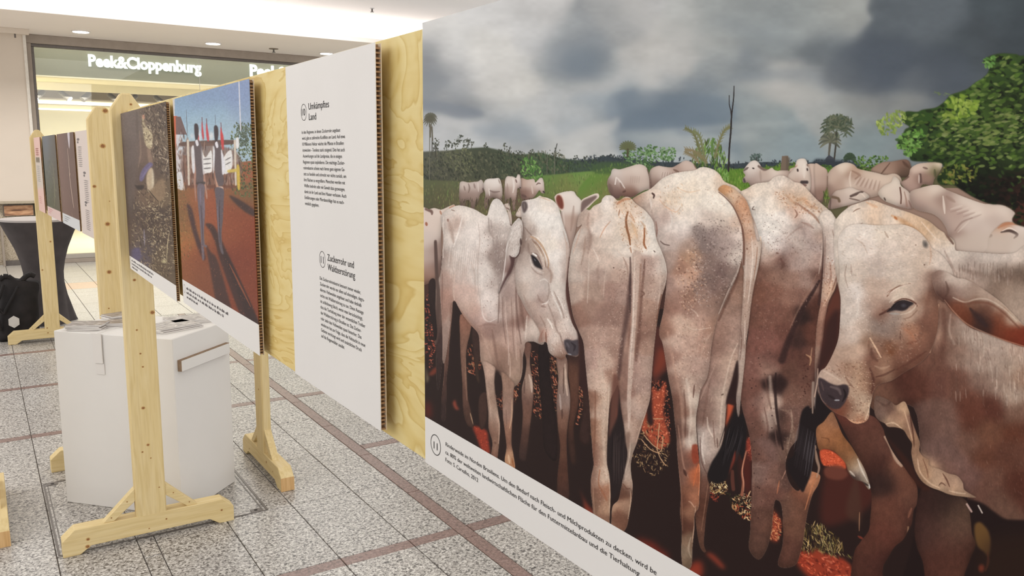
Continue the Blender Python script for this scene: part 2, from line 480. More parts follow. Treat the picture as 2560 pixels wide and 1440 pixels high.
    frond([(760,700),(700,650),(640,640)], (138,124,96)); frond([(740,740),(700,690),(640,660)], (132,120,92)); frond([(860,700),(890,590),(930,500),(970,470)], (122,120,86))
    frond([(800,740),(760,690),(700,660)], (128,120,88)); frond([(840,680),(840,600),(850,560)], (98,126,72), ln=16)
    C.dabs([(860,780),(960,800),(950,880),(870,860)], 60, 18, 4, 110, 40, [(120,160,80),(90,130,60),(140,170,100)], 0.85)
    # bare trunk
    L([(1004,165),(1000,260),(985,390),(980,500),(968,640),(962,800)], [3,4,5,6,6,7], (52,48,48), 1, 0.3)
    L([(967,235),(968,300),(980,350),(985,400)], [2.5,3,4,5], (56,52,52), 1, 0.3)
    # round far tree, brick pillar
    C.dabs([(1130,680),(1205,675),(1208,725),(1135,725)], 60, 8, 6, 0, 90, [(78,92,86),(92,106,98),(66,78,74)], 0.85)
    L([(1172,700),(1170,750)], 4, (70,72,70))
    C.poly([(1365,690),(1412,688),(1412,800),(1352,800)],(120,104,90),smooth=False)
    C.poly([(1395,690),(1425,705),(1420,800),(1395,800)],(100,88,76),0.8,2,smooth=False)
    # palms at right
    C.fr(2040, 100, 2.769)
    def palm(cx, cy, R, col, lo, n=13):
        for i in range(n):
            t = math.radians(-30 + 240 * i / (n - 1))
            L([(cx,cy),(cx+R*0.6*math.cos(t),cy-R*0.62*math.sin(t)-6),(cx+R*math.cos(t),cy-R*0.8*math.sin(t)+R*0.16)], [8,10,3], col if i % 2 else lo, 0.9, 0.5)
    L([(140,640),(136,720),(120,870)], [8,6,5], (70,66,60), 1, 0.3); L([(98,700),(88,800),(92,860)], [9,6,5], (96,92,82), 1, 0.3)
    palm(145,600,118,(70,80,66),(88,96,78), 15); palm(95,700,78,(112,112,94),(86,88,76), 12)
    C.dabs([(60,540),(230,530),(220,650),(80,660)], 110, 22, 5, 45, 90, [(66,76,60),(92,98,78),(112,112,92)], 0.7)
    palm(232,820,44,(66,82,62),(58,72,56), 11)
    C.poly([(66,820),(90,795),(128,820),(128,880),(66,880)],(72,74,80),smooth=False)
    C.poly([(-10,830),(60,825),(280,845),(300,880),(-10,890)],(54,60,66),0.8,3)
    C.dabs([(280,810),(480,805),(500,860),(400,900),(290,890)], 170, 9, 6, 20, 70, [(92,122,58),(64,92,42),(110,140,72),(54,76,38)], 0.85)
    C.dabs([(30,870),(110,870),(110,910),(40,915)], 40, 9, 4, 60, 60, [(96,134,52),(70,100,40)], 0.85)
    # ---- far cattle, left group
    C.fr(1040, 220, 3.6)
    def beast(pts, fld, sig=50, marks=(), soft=0.5):
        C.body(pts, fld[0][2], soft)
        C.field(None, fld, sig)
        for m in marks:
            L(*m)
        C.free()
    beast([(395,855),(420,840),(470,850),(520,845),(560,840),(585,825),(605,850),(612,900),(600,935),(575,960),(550,1040),(530,1050),(520,1100),(500,1095),(490,1020),(450,1010),(440,1060),(420,1080),(400,1060),(388,980),(390,920)],
        [(420,870,(205,190,180)),(500,880,(196,180,172)),(560,870,(206,192,184)),(420,960,(150,128,118)),(500,960,(150,128,118)),(570,930,(160,138,128)),(500,1050,(130,108,98)),(410,1040,(112,92,84))],50,
        [([(470,860),(480,900),(470,940)],7,(120,100,90),.7),([(430,880),(440,920)],6,(120,100,92),.7),([(520,860),(530,900)],8,(120,98,90),.6),([(600,900),(606,930)],6,(80,64,60),.8),([(555,850),(560,930)],5,(225,212,204),.6)])
    beast([(612,850),(640,820),(700,815),(745,812),(765,850),(778,930),(770,1000),(755,1060),(740,1000),(680,990),(665,1010),(640,1080),(620,1080),(615,1020),(625,960),(612,900)],
        [(650,840,(224,214,206)),(720,840,(226,216,208)),(640,900,(200,184,174)),(700,890,(220,208,200)),(760,930,(190,172,162)),(700,960,(130,110,102)),(640,1040,(128,106,96)),(750,1020,(140,118,108))],45,
        [([(660,920),(700,935),(750,930)],9,(116,96,90),.7),([(655,900),(660,970)],4,(230,220,212),.8),([(740,820),(755,860)],4,(150,130,120),.8)])
    beast([(940,820),(1000,825),(1060,820),(1075,850),(1110,815),(1135,810),(1150,850),(1155,920),(1158,945),(1130,945),(1110,920),(1080,960),(1050,990),(990,1010),(960,1000),(940,960)],
        [(960,850,(186,160,146)),(1030,860,(206,186,174)),(1100,850,(214,198,188)),(1135,860,(222,208,200)),(980,950,(130,102,92)),(1050,940,(170,142,130)),(1130,910,(196,174,164))],45,
        [([(1080,870),(1100,855),(1120,860)],6,(110,86,80),.8),([(1145,930),(1155,940)],7,(60,50,50),.9),([(1040,880),(1050,950)],8,(220,204,194),.6),([(950,960),(990,980)],14,(96,74,68),.8)])
    beast([(800,850),(815,800),(850,795),(880,800),(900,810),(915,780),(935,785),(942,830),(945,890),(935,905),(915,900),(905,960),(890,1060),(895,1090),(875,1090),(865,1010),(850,1000),(850,1070),(830,1040),(825,990),(805,1030),(798,960)],
        [(830,830,(214,200,190)),(870,860,(210,194,184)),(925,830,(222,208,200)),(830,930,(170,148,138)),(880,920,(190,168,156)),(870,1040,(150,124,112)),(810,980,(130,108,98)),(930,890,(170,148,140))],40,
        [([(870,810),(880,880),(870,940)],9,(232,222,214),.7),([(895,820),(905,850)],6,(110,84,78),.8),([(935,895),(940,903)],6,(60,50,50),.9),([(820,860),(825,960)],8,(150,126,116),.5)])
    beast([(900,1150),(910,1110),(945,1060),(960,1100),(950,1160)],[(930,1100,(214,196,184))],50)
    beast([(790,1060),(815,1038),(845,1050),(850,1100),(860,1150),(862,1230),(840,1240),(825,1200),(800,1140)],[(820,1070,(200,182,170)),(850,1180,(206,188,176))],40,[([(810,1075),(835,1090)],6,(120,96,86),.8),([(845,1230),(860,1238)],6,(70,56,52),.8)])
    C.dabs([(380,1000),(950,1000),(950,1110),(380,1110)], 160, 14, 2.5, 88, 14, [(120,116,78),(84,80,56),(66,58,44)], .7)
    for q in ([(470,1010),(468,1080)],[(545,1000),(540,1060)],[(650,1000),(655,1060)],[(700,990),(705,1060)],[(845,990),(848,1060)],[(975,1000),(970,1060)],[(1020,995),(1025,1050)]):
        L(q, 9, (70,62,46), .8)
    # far cattle, middle
    C.fr(1500, 160, 3)
    beast([(375,800),(430,765),(480,770),(540,775),(590,750),(640,725),(690,740),(725,785),(740,850),(400,940),(370,900)],
        [(400,830,(180,158,146)),(440,790,(212,194,182)),(540,790,(196,172,158)),(570,800,(150,122,110)),(640,760,(208,188,176)),(700,770,(206,186,174)),(520,830,(214,198,188)),(400,900,(130,106,96)),(660,800,(190,166,152))],50,
        [([(550,790),(590,810)],9,(120,94,82),.8)]+[([(470+i*18,810),(462+i*18,850)],4,(150,126,114),.5) for i in range(5)]+[([(700,745),(722,785)],4,(120,90,74),.8)])
    beast([(80,830),(90,795),(110,785),(150,790),(220,770),(290,752),(335,765),(360,800),(375,870),(378,935),(340,945),(290,970),(240,1000),(160,990),(140,1010),(100,1000),(70,960),(55,900),(62,860)],
        [(110,810,(216,204,196)),(200,800,(210,192,180)),(280,780,(216,200,188)),(330,800,(210,192,180)),(220,880,(188,166,154)),(90,900,(150,126,116)),(100,960,(120,94,86)),(300,880,(200,180,168)),(340,900,(196,176,164)),(220,960,(130,98,86)),(130,860,(196,178,168))],48,
        [([(355,790),(372,850),(376,930)],6,(110,84,74),.9),([(125,850),(150,880),(185,930)],7,(224,212,204),.8),([(120,850),(112,900)],5,(226,214,206),.9),([(170,960),(190,950)],8,(90,66,60),.8),([(70,900),(90,960)],16,(110,88,80),.5),([(150,890),(165,930)],8,(130,104,94),.6)]+[([(230+i*16,840),(226+i*16,890)],4,(168,146,134),.4) for i in range(5)])
    # far right-middle pair
    beast([(1390,860),(1420,800),(1440,780),(1560,750),(1620,752),(1680,785),(1705,830),(1705,900),(1680,980),(1655,1040),(1560,960)],
        [(1600,780,(208,184,168)),(1670,820,(190,166,152)),(1690,900,(170,146,134)),(1600,880,(196,172,160)),(1660,980,(150,122,110))],60)
    beast([(1075,800),(1120,740),(1160,723),(1190,740),(1215,775),(1260,790),(1290,778),(1320,800),(1420,805),(1420,900),(1300,890),(1230,895),(1180,915),(1130,915),(1115,890),(1075,888),(1072,862),(1090,835)],
        [(1150,745,(222,210,200)),(1130,800,(212,198,188)),(1090,860,(176,158,150)),(1170,860,(186,166,156)),(1240,820,(190,168,154)),(1290,800,(222,206,192)),(1350,840,(214,196,182)),(1250,870,(196,176,164)),(1400,850,(170,146,134)),(1140,900,(150,128,118))],45,
        [([(1075,800),(1095,785),(1110,775)],9,(96,80,76),.8),([(1190,765),(1230,790),(1265,785)],[12,12,3],(110,90,82),.85),([(1190,755),(1225,765)],4,(226,214,204),.8),([(1145,780),(1152,782)],5,(60,50,48),.9),([(1078,862),(1085,885)],9,(80,70,70),.9),([(1200,800),(1205,880)],10,(160,138,126),.5)])
    beast([(1405,870),(1415,830),(1450,790),(1465,760),(1480,720),(1520,708),(1545,720),(1560,760),(1570,790),(1580,870),(1565,960),(1470,940),(1390,915)],
        [(1515,730,(224,210,198)),(1520,820,(222,206,194)),(1440,830,(206,188,174)),(1420,890,(200,178,164)),(1500,880,(190,166,152)),(1560,900,(206,188,174)),(1470,900,(176,150,136)),(1550,840,(198,178,164))],40,
        [([(1475,760),(1445,765),(1425,790)],[9,13,7],(206,176,158),.9),([(1470,765),(1440,780)],6,(140,106,92),.7),([(1560,755),(1595,765),(1630,790)],[14,20,4],(120,92,80),.95),([(1562,752),(1600,755),(1628,780)],4,(200,176,160),.8),
         ([(1495,700),(1530,695),(1545,705)],7,(78,66,62),.9),([(1480,790),(1482,800)],7,(60,46,44),.9),([(1552,785),(1554,795)],6,(60,46,44),.9),([(1512,885),(1550,885)],15,(66,56,56),.95),([(1515,905),(1545,908)],12,(120,90,82),.8),([(1530,750),(1530,850)],16,(234,222,210),.5)])
    # far right beasts
    C.fr(2040, 100, 2.769)
    beast([(380,905),(420,865),(470,845),(520,842),(560,835),(620,828),(650,850),(660,930),(600,950),(450,930)],
        [(430,890,(156,130,114)),(520,870,(150,122,106)),(600,860,(128,100,86)),(480,910,(166,138,122)),(620,920,(90,72,60))],50,[([(600,840),(640,880)],12,(84,62,52),.7),([(510,850),(470,900),(450,925)],5,(90,66,56),.7)])
    beast([(-10,860),(40,875),(75,900),(85,960),(70,1040),(40,1110),(0,1110),(-10,1000)],[(10,890,(200,176,160)),(60,960,(176,150,136)),(30,1060,(140,112,100)),(0,970,(190,166,152))],50)
    beast([(80,935),(110,890),(160,860),(210,848),(260,862),(290,890),(350,905),(420,920),(480,935),(540,925),(580,945),(590,985),(540,1010),(470,1060),(380,1090),(300,1100),(200,1080),(90,1090),(78,1010)],
        [(200,870,(222,204,186)),(120,940,(196,172,156)),(160,1000,(180,154,138)),(250,930,(160,130,114)),(300,970,(182,156,140)),(350,930,(208,186,168)),(450,950,(212,190,172)),(540,940,(206,184,166)),(330,1040,(188,164,150)),(420,1040,(190,166,150)),(100,1060,(150,124,112)),(270,900,(196,166,144)),(240,990,(210,190,174))],42,
        [([(240,910),(232,960),(240,1020)],7,(224,206,190),.7),([(250,905),(300,935),(270,960)],10,(142,110,94),.6)]+[([(300+i*26,945+i*5),(262+i*30,1000+i*8)],6,(216,196,182),.45) for i in range(6)]+[([(312+i*26,950+i*5),(276+i*30,1004+i*8)],4,(146,118,106),.4) for i in range(6)]+[([(78,940),(72,1050),(64,1110)],6,(110,86,72),.8)])
    C.dabs([(50,1050),(85,1050),(95,1150),(60,1150)], 30, 14, 3, 85, 20, [(110,120,66),(130,130,80),(70,76,46)], .9)
    beast([(590,985),(640,940),(655,890),(700,860),(760,850),(865,842),(870,880),(850,920),(820,960),(800,1005),(740,1000),(700,1050),(650,1060),(600,1010)],
        [(700,880,(208,184,168)),(780,870,(200,178,160)),(850,855,(226,206,184)),(640,960,(180,152,138)),(720,960,(150,122,110)),(780,960,(150,122,108)),(660,1020,(170,142,130)),(820,900,(120,110,80))],36,
        [([(585,975),(640,945)],10,(96,72,64),.8),([(720,930),(722,980)],[10,14],(96,74,68),.85),([(712,930),(712,990)],5,(220,200,188),.8),([(740,880),(770,890)],7,(96,74,66),.7),([(820,895),(826,950)],9,(80,80,56),.7)])
    beast([(90,1170),(95,1110),(130,1050),(180,1035),(240,1022),(290,1040),(330,1050),(370,1085),(330,1110),(290,1125),(200,1150)],
        [(150,1060,(200,180,166)),(240,1040,(214,196,182)),(130,1130,(166,142,130)),(200,1110,(196,176,164)),(300,1090,(206,188,174)),(110,1100,(140,118,108))],40,
        [([(110,1085),(150,1095),(160,1115)],11,(110,90,72),.9),([(240,1080),(290,1060),(330,1045)],[10,12,6],(90,72,66),.9),([(230,1095),(300,1110)],5,(90,70,62),.7),([(100,1090),(95,1170)],6,(80,64,58),.6),([(280,1080),(310,1060),(340,1090)],5,(224,206,192),.8)])
    beast([(430,1060),(470,1010),(520,985),(540,945),(575,970),(590,1010),(640,1050),(665,1100),(670,1165),(600,1160),(540,1140),(470,1110)],
        [(550,970,(222,206,190)),(500,1020,(220,202,186)),(560,1060,(214,196,182)),(620,1080,(208,188,174)),(480,1080,(214,196,180)),(650,1140,(180,154,142))],40,
        [([(580,1020),(588,1080),(586,1130)],5,(96,66,56),.9),([(610,1050),(622,1100),(628,1150)],[3,6,9],(150,118,104),.7),([(640,1110),(662,1165)],6,(120,92,82),.6),([(470,1090),(480,1110)],5,(70,56,50),.8)])
    beast([(650,1060),(720,1025),(800,1005),(850,1005),(900,1035),(960,1060),(1060,1100),(1170,1135),(1240,1130),(1320,1155),(1380,1200),(1420,1270),(1500,1320),(1560,1500),(1100,1500),(960,1480),(900,1300),(820,1210),(680,1165)],
        [(830,1025,(224,206,190)),(740,1060,(206,184,168)),(720,1130,(176,150,138)),(870,1110,(150,124,112)),(820,1160,(196,172,158)),(940,1120,(176,150,138)),(1000,1110,(224,208,194)),(1100,1160,(222,204,190)),(1200,1150,(214,194,180)),(1300,1170,(220,202,188)),(1380,1240,(206,186,172)),
         (1000,1200,(180,154,142)),(1060,1260,(206,188,176)),(1100,1340,(196,176,164)),(1000,1380,(160,134,122)),(1250,1260,(196,176,164)),(1180,1330,(206,188,176)),(950,1250,(186,162,150)),(1300,1400,(206,190,178)),(1050,1420,(190,170,158))],56,
        [([(878,1080),(885,1150),(890,1200)],9,(228,212,198),.8),([(900,1080),(960,1120)],14,(140,112,98),.4)]+[([(930+i*44,1170+i*16),(1010+i*44,1145+i*14)],8,(226,210,196),.4) for i in range(4)]+[([(930+i*44,1190+i*16),(1010+i*44,1165+i*14)],6,(150,124,114),.35) for i in range(4)]+[([(960,1320),(1010,1260),(1080,1230)],7,(136,110,100),.5),([(980,1330),(1060,1250)],5,(220,204,190),.5)])
    # orange-backed head low at right
    beast([(1190,1440),(1200,1360),(1250,1300),(1310,1262),(1400,1268),(1480,1290),(1560,1300),(1560,1480),(1190,1480)],
        [(1300,1280,(190,140,110)),(1260,1330,(206,176,156)),(1400,1330,(216,200,188)),(1340,1340,(206,186,172)),(1250,1400,(200,180,166)),(1430,1400,(220,206,194)),(1520,1320,(216,200,186))],45,
        [([(1195,1360),(1215,1350)],12,(84,58,48),.8),([(1280,1330),(1340,1320),(1390,1345),(1370,1370)],[5,12,12,5],(62,46,42),.95),([(1290,1320),(1340,1300),(1395,1330)],5,(232,216,202),.8),([(1260,1300),(1330,1270),(1420,1280)],10,(180,120,88),.6)])
    C.fr(2040, 560, 3.273)
    C.poly([(1120,120),(1350,60),(1702,80),(2300,60),(2300,260),(1600,245),(1140,210)],(200,182,168),0.75,10)
    # ---- bush at right
    C.fr(2040, 100, 2.769)
    bush = [(1460,105),(1380,100),(1280,95),(1200,115),(1160,150),(1200,180),(1190,230),(1150,270),(1100,300),(1050,340),(1000,360),(930,385),(890,430),(830,470),(740,485),(700,500),(620,500),(600,560),(650,600),(620,620),(600,660),(570,700),(580,745),(650,770),(660,830),(780,840),(870,850),(880,900),(840,960),(870,1000),(950,1000),(1000,1030),(1100,1090),(1200,1130),(1300,1140),(1380,1190),(1440,1290),(2300,1400),(2300,-200),(1800,0)]
    C.body(bush, (48,58,38), 2)
    C.field(None, [(1300,130,(74,104,54)),(1250,220,(60,88,46)),(1400,250,(56,80,44)),(1100,420,(84,120,52)),(950,480,(70,104,44)),(750,540,(60,92,44)),(1250,420,(42,56,34)),(1400,420,(50,66,36)),
        (1100,560,(78,110,52)),(1350,560,(80,106,54)),(800,700,(58,84,46)),(1000,680,(62,86,46)),(1300,750,(58,80,44)),(900,850,(50,70,38)),(1200,900,(38,48,32)),(1100,1020,(32,34,28)),(1300,1050,(38,32,28)),(1420,1150,(84,56,46)),(1700,600,(60,80,44)),(1900,1100,(70,54,44))], 110)
    C.dabs(bush, 1500, 21, 12, 15, 50, [(36,48,30),(42,58,34),(54,76,40),(32,40,26)], .8)
    C.dabs([(1160,120),(1440,100),(2200,-100),(2200,900),(1440,1000),(1380,900),(1000,880),(860,860),(620,740),(620,540),(860,480),(1080,330)], 1150, 23, 11, -8, 38, [(90,124,54),(76,108,46),(110,140,72),(62,90,40),(126,152,86),(84,112,56)], .8)
    C.dabs([(900,400),(1100,400),(1100,500),(900,560)], 90, 22, 12, 40, 60, [(140,176,72),(120,156,62),(158,190,90)], .85)
    C.dabs([(1050,520),(2100,480),(2100,700),(850,720),(850,600)], 300, 24, 9, -10, 22, [(136,158,92),(118,144,78),(98,130,60),(146,166,108)], .75)
    C.dabs([(860,880),(1100,880),(1050,1000),(880,990)], 70, 18, 9, 50, 60, [(120,140,66),(98,120,54),(150,150,80)], .8)
    C.dabs([(1150,950),(1420,980),(1420,1150),(1200,1120)], 120, 20, 12, 0, 60, [(34,30,26),(30,34,26),(46,38,32)], .8)
    P(bush, (232, 214, 216), .9, 4, True, 1)
    C.free()
    C.dabs([(430,540),(600,490),(620,560),(520,650),(440,640)], 110, 17, 8, 60, 60, [(140,160,84),(160,172,94),(112,134,64),(124,140,76)], .8)
    C.dabs([(570,680),(680,620),(760,660),(660,800),(580,760)], 110, 17, 9, 20, 60, [(96,136,62),(60,84,44),(120,156,84)], .85)
    C.dabs([(1150,140),(1250,110),(1200,200)], 24, 15, 8, 40, 60, [(88,126,64),(120,156,90)], .85)
    C.dabs([(800,365),(880,362),(960,392),(880,385)], 18, 12, 4, 10, 30, [(112,128,84)], .6)
    # ---- shaded ground under the herd
    C.fr(1040, 860, 3.428)
    gnd = [(-240,-420),(900,-300),(2400,-300),(4400,-300),(6400,-300),(6400,3200),(-240,3200)]
    C.poly(gnd, (46,33,31), smooth=False)
    C.fr(1040, 480, 3.428)
    C.dabs([(85,900),(160,900),(160,1440),(85,1440)], 160, 9, 5, 20, 60, [(190,96,72),(150,70,56),(120,66,52),(206,120,96)], .8)
    C.fr(1040, 860, 3.428)
    for reg, n in (([(440,0),(545,0),(560,240),(490,270),(435,230)],170),([(985,60),(1060,60),(1080,300),(1080,650),(1010,620),(985,300)],230),([(1130,110),(1210,110),(1205,560),(1190,590),(1150,300)],150),([(1390,340),(1440,345),(1430,560),(1370,715),(1395,560)],90),([(835,330),(890,330),(850,520),(835,520)],60),([(680,440),(740,400),(740,560),(680,560)],60)):
        C.dabs(reg, int(n * .7), 15, 4, 50, 50, [(176,96,72),(150,78,58),(200,136,106),(96,54,42),(60,38,34),(150,116,84)], .8, smooth=False)
    P([(490,705),(600,740),(620,830),(630,940),(560,900),(520,800)],(150,62,46),.95,4); C.dabs([(495,715),(595,750),(620,920),(560,880)],60,8,4,50,60,[(190,86,62),(160,62,48),(120,48,38)],.7)
    P([(110,260),(150,210),(185,200),(180,240),(140,270)],(120,60,46),.9,4); P([(315,510),(335,480),(350,530),(370,560),(340,560)],(150,74,58),.9,4); P([(85,500),(120,510),(130,620),(85,620)],(120,44,34),.7,10)
    P([(85,200),(100,260),(110,300),(90,330)],(150,140,110),.6,4)
    # grass and earth patches (middle)
    C.fr(1400, 860, 3.429)
    P([(795,380),(850,400),(900,320),(905,420),(885,560),(900,660),(930,760),(935,850),(840,900),(720,760),(690,700),(690,560),(740,430)],(160,78,56),1,4)
    C.dabs([(700,380),(905,330),(930,840),(690,720)], 420, 9, 5, 50, 80, [(206,112,80),(160,72,52),(226,140,108),(120,56,44)], .7)
    P([(740,400),(785,400),(790,560),(800,680),(770,700),(745,640)],(54,34,32),1,4)
    C.dabs([(630,680),(800,680),(930,860),(900,1090),(760,1120),(620,980)], 300, 16, 4, 60, 70, [(40,28,26),(60,40,34),(150,120,86),(90,64,48),(180,150,110)], .85)
    for q in ([(720,780),(790,860),(850,900)],[(850,680),(840,800),(830,900)],[(830,900),(860,980),(905,1040)],[(880,800),(870,900),(840,930)],[(700,820),(770,900),(860,940)],[(880,640),(800,640)]):
        L(q, 4, (196,156,120), .9, .4)
    P([(1435,480),(1495,478),(1480,560),(1450,640),(1415,710),(1430,600)],(186,88,60),1,3)
    P([(490,540),(510,560),(500,610),(480,640)],(170,84,60),.9,3)
    C.dabs([(235,650),(265,660),(270,790),(235,790)], 50, 12, 3, 80, 30, [(150,120,80),(90,66,48),(60,40,34)], .9)
    P([(1470,900),(1495,910),(1500,980),(1470,1060),(1430,1120),(1450,1000)],(140,60,46),.95,4)
    C.dabs([(1290,1180),(1400,1165),(1440,1230),(1400,1290),(1290,1280)], 140, 12, 3.5, 70, 80, [(206,176,120),(150,110,70),(90,60,44),(230,206,160)], .9)
    C.dabs([(1290,1270),(1360,1300),(1340,1350),(1290,1320)], 40, 9, 4, 50, 60, [(170,80,60),(110,50,40)], .9)
    C.fr(1500, 1100, 4.234)
    C.dabs([(1400,620),(1600,560),(1600,840),(1480,800),(1390,700)], 170, 20, 5, 60, 70, [(206,170,120),(150,100,66),(60,38,32),(226,196,150),(176,84,58)], .9)
    C.dabs([(1330,550),(1500,600),(1480,700),(1370,650)], 60, 14, 4, 50, 60, [(60,60,40),(40,36,30)], .8)
    P([(1540,0),(1610,0),(1610,200),(1600,220),(1560,150)],(150,66,52),.9,5); C.dabs([(1540,0),(1610,0),(1605,210),(1540,180)],60,10,5,50,80,[(190,90,70),(120,54,44),(210,130,110)],.8)
    P([(1500,150),(1600,180),(1600,560),(1520,520),(1490,300)],(84,40,34),.9,10)
    L([(1545,120),(1515,250),(1500,350),(1515,450),(1500,580)],[12,10,12,16,20],(150,96,76),.95,.6); L([(1540,130),(1506,300),(1518,450),(1520,540)],4,(206,150,124),.8)
    L([(1400,330),(1400,420),(1410,520)],[20,26,24],(96,58,48),.9,.6)
    L([(1590,540),(1560,600)],5,(214,180,140),.9)
    P([(1760,740),(1830,740),(1920,870),(1900,960),(1870,1080),(1750,1010),(1730,950)],(140,66,48),.95,6)
    C.dabs([(1760,740),(1830,750),(1915,870),(1880,1060),(1740,1000)], 190, 18, 4, 60, 70, [(206,130,90),(226,170,120),(150,70,50),(190,90,64)], .85)
    P([(2060,1170),(2200,1180),(2456,1230),(2600,1300),(2600,1700),(2200,1440),(2060,1250)],(150,62,44),1,8)
    C.dabs([(2060,1180),(2456,1220),(2700,1400),(2400,1500),(2100,1300)], 220, 18, 8, 20, 50, [(190,84,58),(130,52,38),(206,110,80)], .8)
    C.dabs([(2100,900),(2250,880),(2456,960),(2600,1150),(2456,1220),(2100,1150)], 300, 34, 5, 75, 45, [(150,126,76),(96,78,46),(190,160,110),(60,48,34),(40,34,28)], .85)
    P([(380,1040),(560,1080),(640,1150),(720,1210),(700,1300),(500,1180)],(112,46,36),.9,10); P([(900,1360),(1060,1280),(1080,1440),(930,1440)],(140,58,42),.95,10); P([(1120,1200),(1200,1210),(1320,1340),(1290,1360),(1200,1280)],(140,62,46),.9,6)
    P([(0,880),(60,880),(240,1000),(380,1080),(300,1100),(0,960)],(120,50,36),.9,6)
    C.fr(1400, 1150, 4.965)
    P([(245,370),(300,480),(350,560),(430,650),(480,760),(320,660),(290,500)],(126,58,44),.95,5)
    # ---- rear legs in shadow, left
    C.fr(1040, 860, 3.428)
    def limb(pts, fld, sig=70, marks=(), soft=.8, hair=None):
        C.body(pts, fld[0][2], soft)
        C.field(None, fld, sig)
        for m in marks:
            L(*m)
        C.grain(0.05, 3, 2, 21); C.grain(0.05, 12, 8, 22)
        C.free()
    limb([(160,-600),(215,-600),(230,0),(200,350),(180,350),(170,0)],[(190,-500,(186,168,156)),(190,-300,(110,88,80)),(190,0,(66,50,48)),(190,300,(56,42,40))],140)
    limb([(225,-400),(310,-380),(295,-100),(285,0),(278,150),(262,300),(258,480),(250,640),(222,640),(222,450),(242,250),(240,100),(225,-80)],[(260,-300,(176,140,124)),(250,-100,(150,118,104)),(255,100,(104,76,66)),(240,350,(80,58,52)),(240,600,(60,44,42))],120,[([(235,-100),(245,100),(232,350)],6,(140,108,94),.6)])
    limb([(380,-250),(470,-200),(460,-80),(440,0),(428,120),(435,300),(445,470),(470,580),(490,700),(440,690),(405,560),(398,350),(385,150),(378,-50)],[(410,-180,(140,100,84)),(410,0,(128,96,82)),(410,200,(124,94,80)),(415,420,(100,72,62)),(460,650,(78,56,48))],120,[([(425,120),(425,300),(435,480)],6,(150,118,100),.6),([(462,590),(490,690)],4,(190,160,130),.7)])
    limb([(480,-120),(540,-80),(555,60),(530,200),(545,330),(520,300),(500,150)],[(520,0,(64,46,42)),(530,250,(70,52,44))],100)
    limb([(540,470),(600,420),(610,600),(580,720),(545,700)],[(575,600,(70,50,44))],100)
    limb([(1060,0),(1150,0),(1145,120),(1150,280),(1190,560),(1210,760),(1200,1000),(1100,900),(1080,600),(1050,200)],[(1100,100,(40,30,30)),(1140,500,(42,31,30)),(1160,800,(44,32,31))],200)
    limb([(905,0),(985,0),(975,150),(1000,330),(1005,440),(990,600),(965,800),(945,950),(930,1000),(885,960),(905,760),(915,600),(905,400),(935,260),(945,130)],
        [(940,50,(110,80,70)),(960,200,(140,112,98)),(985,350,(176,150,134)),(940,440,(110,82,72)),(950,600,(112,82,70)),(930,800,(84,60,52)),(915,950,(66,48,44))],90,[([(965,260),(985,330),(990,410)],13,(196,172,156),.8),([(930,300),(925,420)],7,(80,58,52),.6),([(960,830),(960,1040)],3,(150,130,116),.6)])
    # leg under the first head
    limb([(1205,120),(1290,120),(1300,300),(1320,440),(1322,540),(1300,700),(1290,850),(1300,1100),(1310,1250),(1300,1330),(1220,1310),(1212,1150),(1235,900),(1215,700),(1205,500),(1220,300)],
        [(1240,200,(120,92,82)),(1280,250,(176,150,134)),(1300,480,(160,138,128)),(1230,480,(120,98,90)),(1270,620,(120,88,74)),(1260,850,(96,66,54)),(1260,1150,(84,56,46)),(1270,1280,(70,48,42))],90,
        [([(1275,170),(1280,300),(1295,440)],12,(206,182,164),.75),([(1230,430),(1240,560)],9,(176,158,150),.8),([(1265,200),(1262,420)],6,(80,58,50),.6),([(1250,560),(1250,640)],7,(70,48,42),.6)])
    limb([(1310,-60),(1440,-60),(1440,250),(1400,330),(1390,520),(1350,720),(1370,1000),(1330,1010),(1300,800),(1320,560),(1320,400),(1300,200)],[(1370,0,(52,36,34)),(1350,300,(96,66,54)),(1350,600,(86,58,48)),(1345,900,(64,44,38))],140)
    limb([(1440,340),(1490,450),(1490,800),(1450,860),(1400,800),(1430,560)],[(1450,600,(60,42,38))],140)
    # ---- first cow (facing right)
    C.fr(1040, 480, 3.428)
    C.body([(-80,140),(85,137),(100,150),(150,138),(170,140),(220,150),(290,120),(330,110),(330,170),(220,300),(215,640),(160,760),(-80,760)], (206,186,172))
    C.field(None, [(110,170,(214,196,184)),(170,160,(224,208,196)),(120,260,(216,198,186)),(200,250,(210,192,180)),(110,400,(206,190,180)),(120,560,(186,166,156)),(120,680,(176,146,132)),(190,500,(150,126,116)),(100,750,(130,96,82)),(190,650,(110,86,78))], 70)
    L([(85,145),(130,165),(135,190)],[14,16,6],(112,86,78),.9); L([(165,420),(172,560),(180,700),(190,800)],[14,18,16,12],(104,84,78),.9); L([(85,260),(90,285)],12,(150,84,60),.8); L([(205,160),(215,190)],8,(170,120,96),.8); L([(290,135),(320,120),(345,125)],10,(200,152,124),.9)
    C.free()
    L([(165,430),(175,700),(190,900),(180,1200),(165,1300)],[14,18,22,20,10],(88,70,64),.9)
    limb([(110,780),(165,760),(165,1000),(180,1200),(160,1260),(120,1000)],[(140,800,(52,38,36)),(150,1100,(46,34,33))],200)
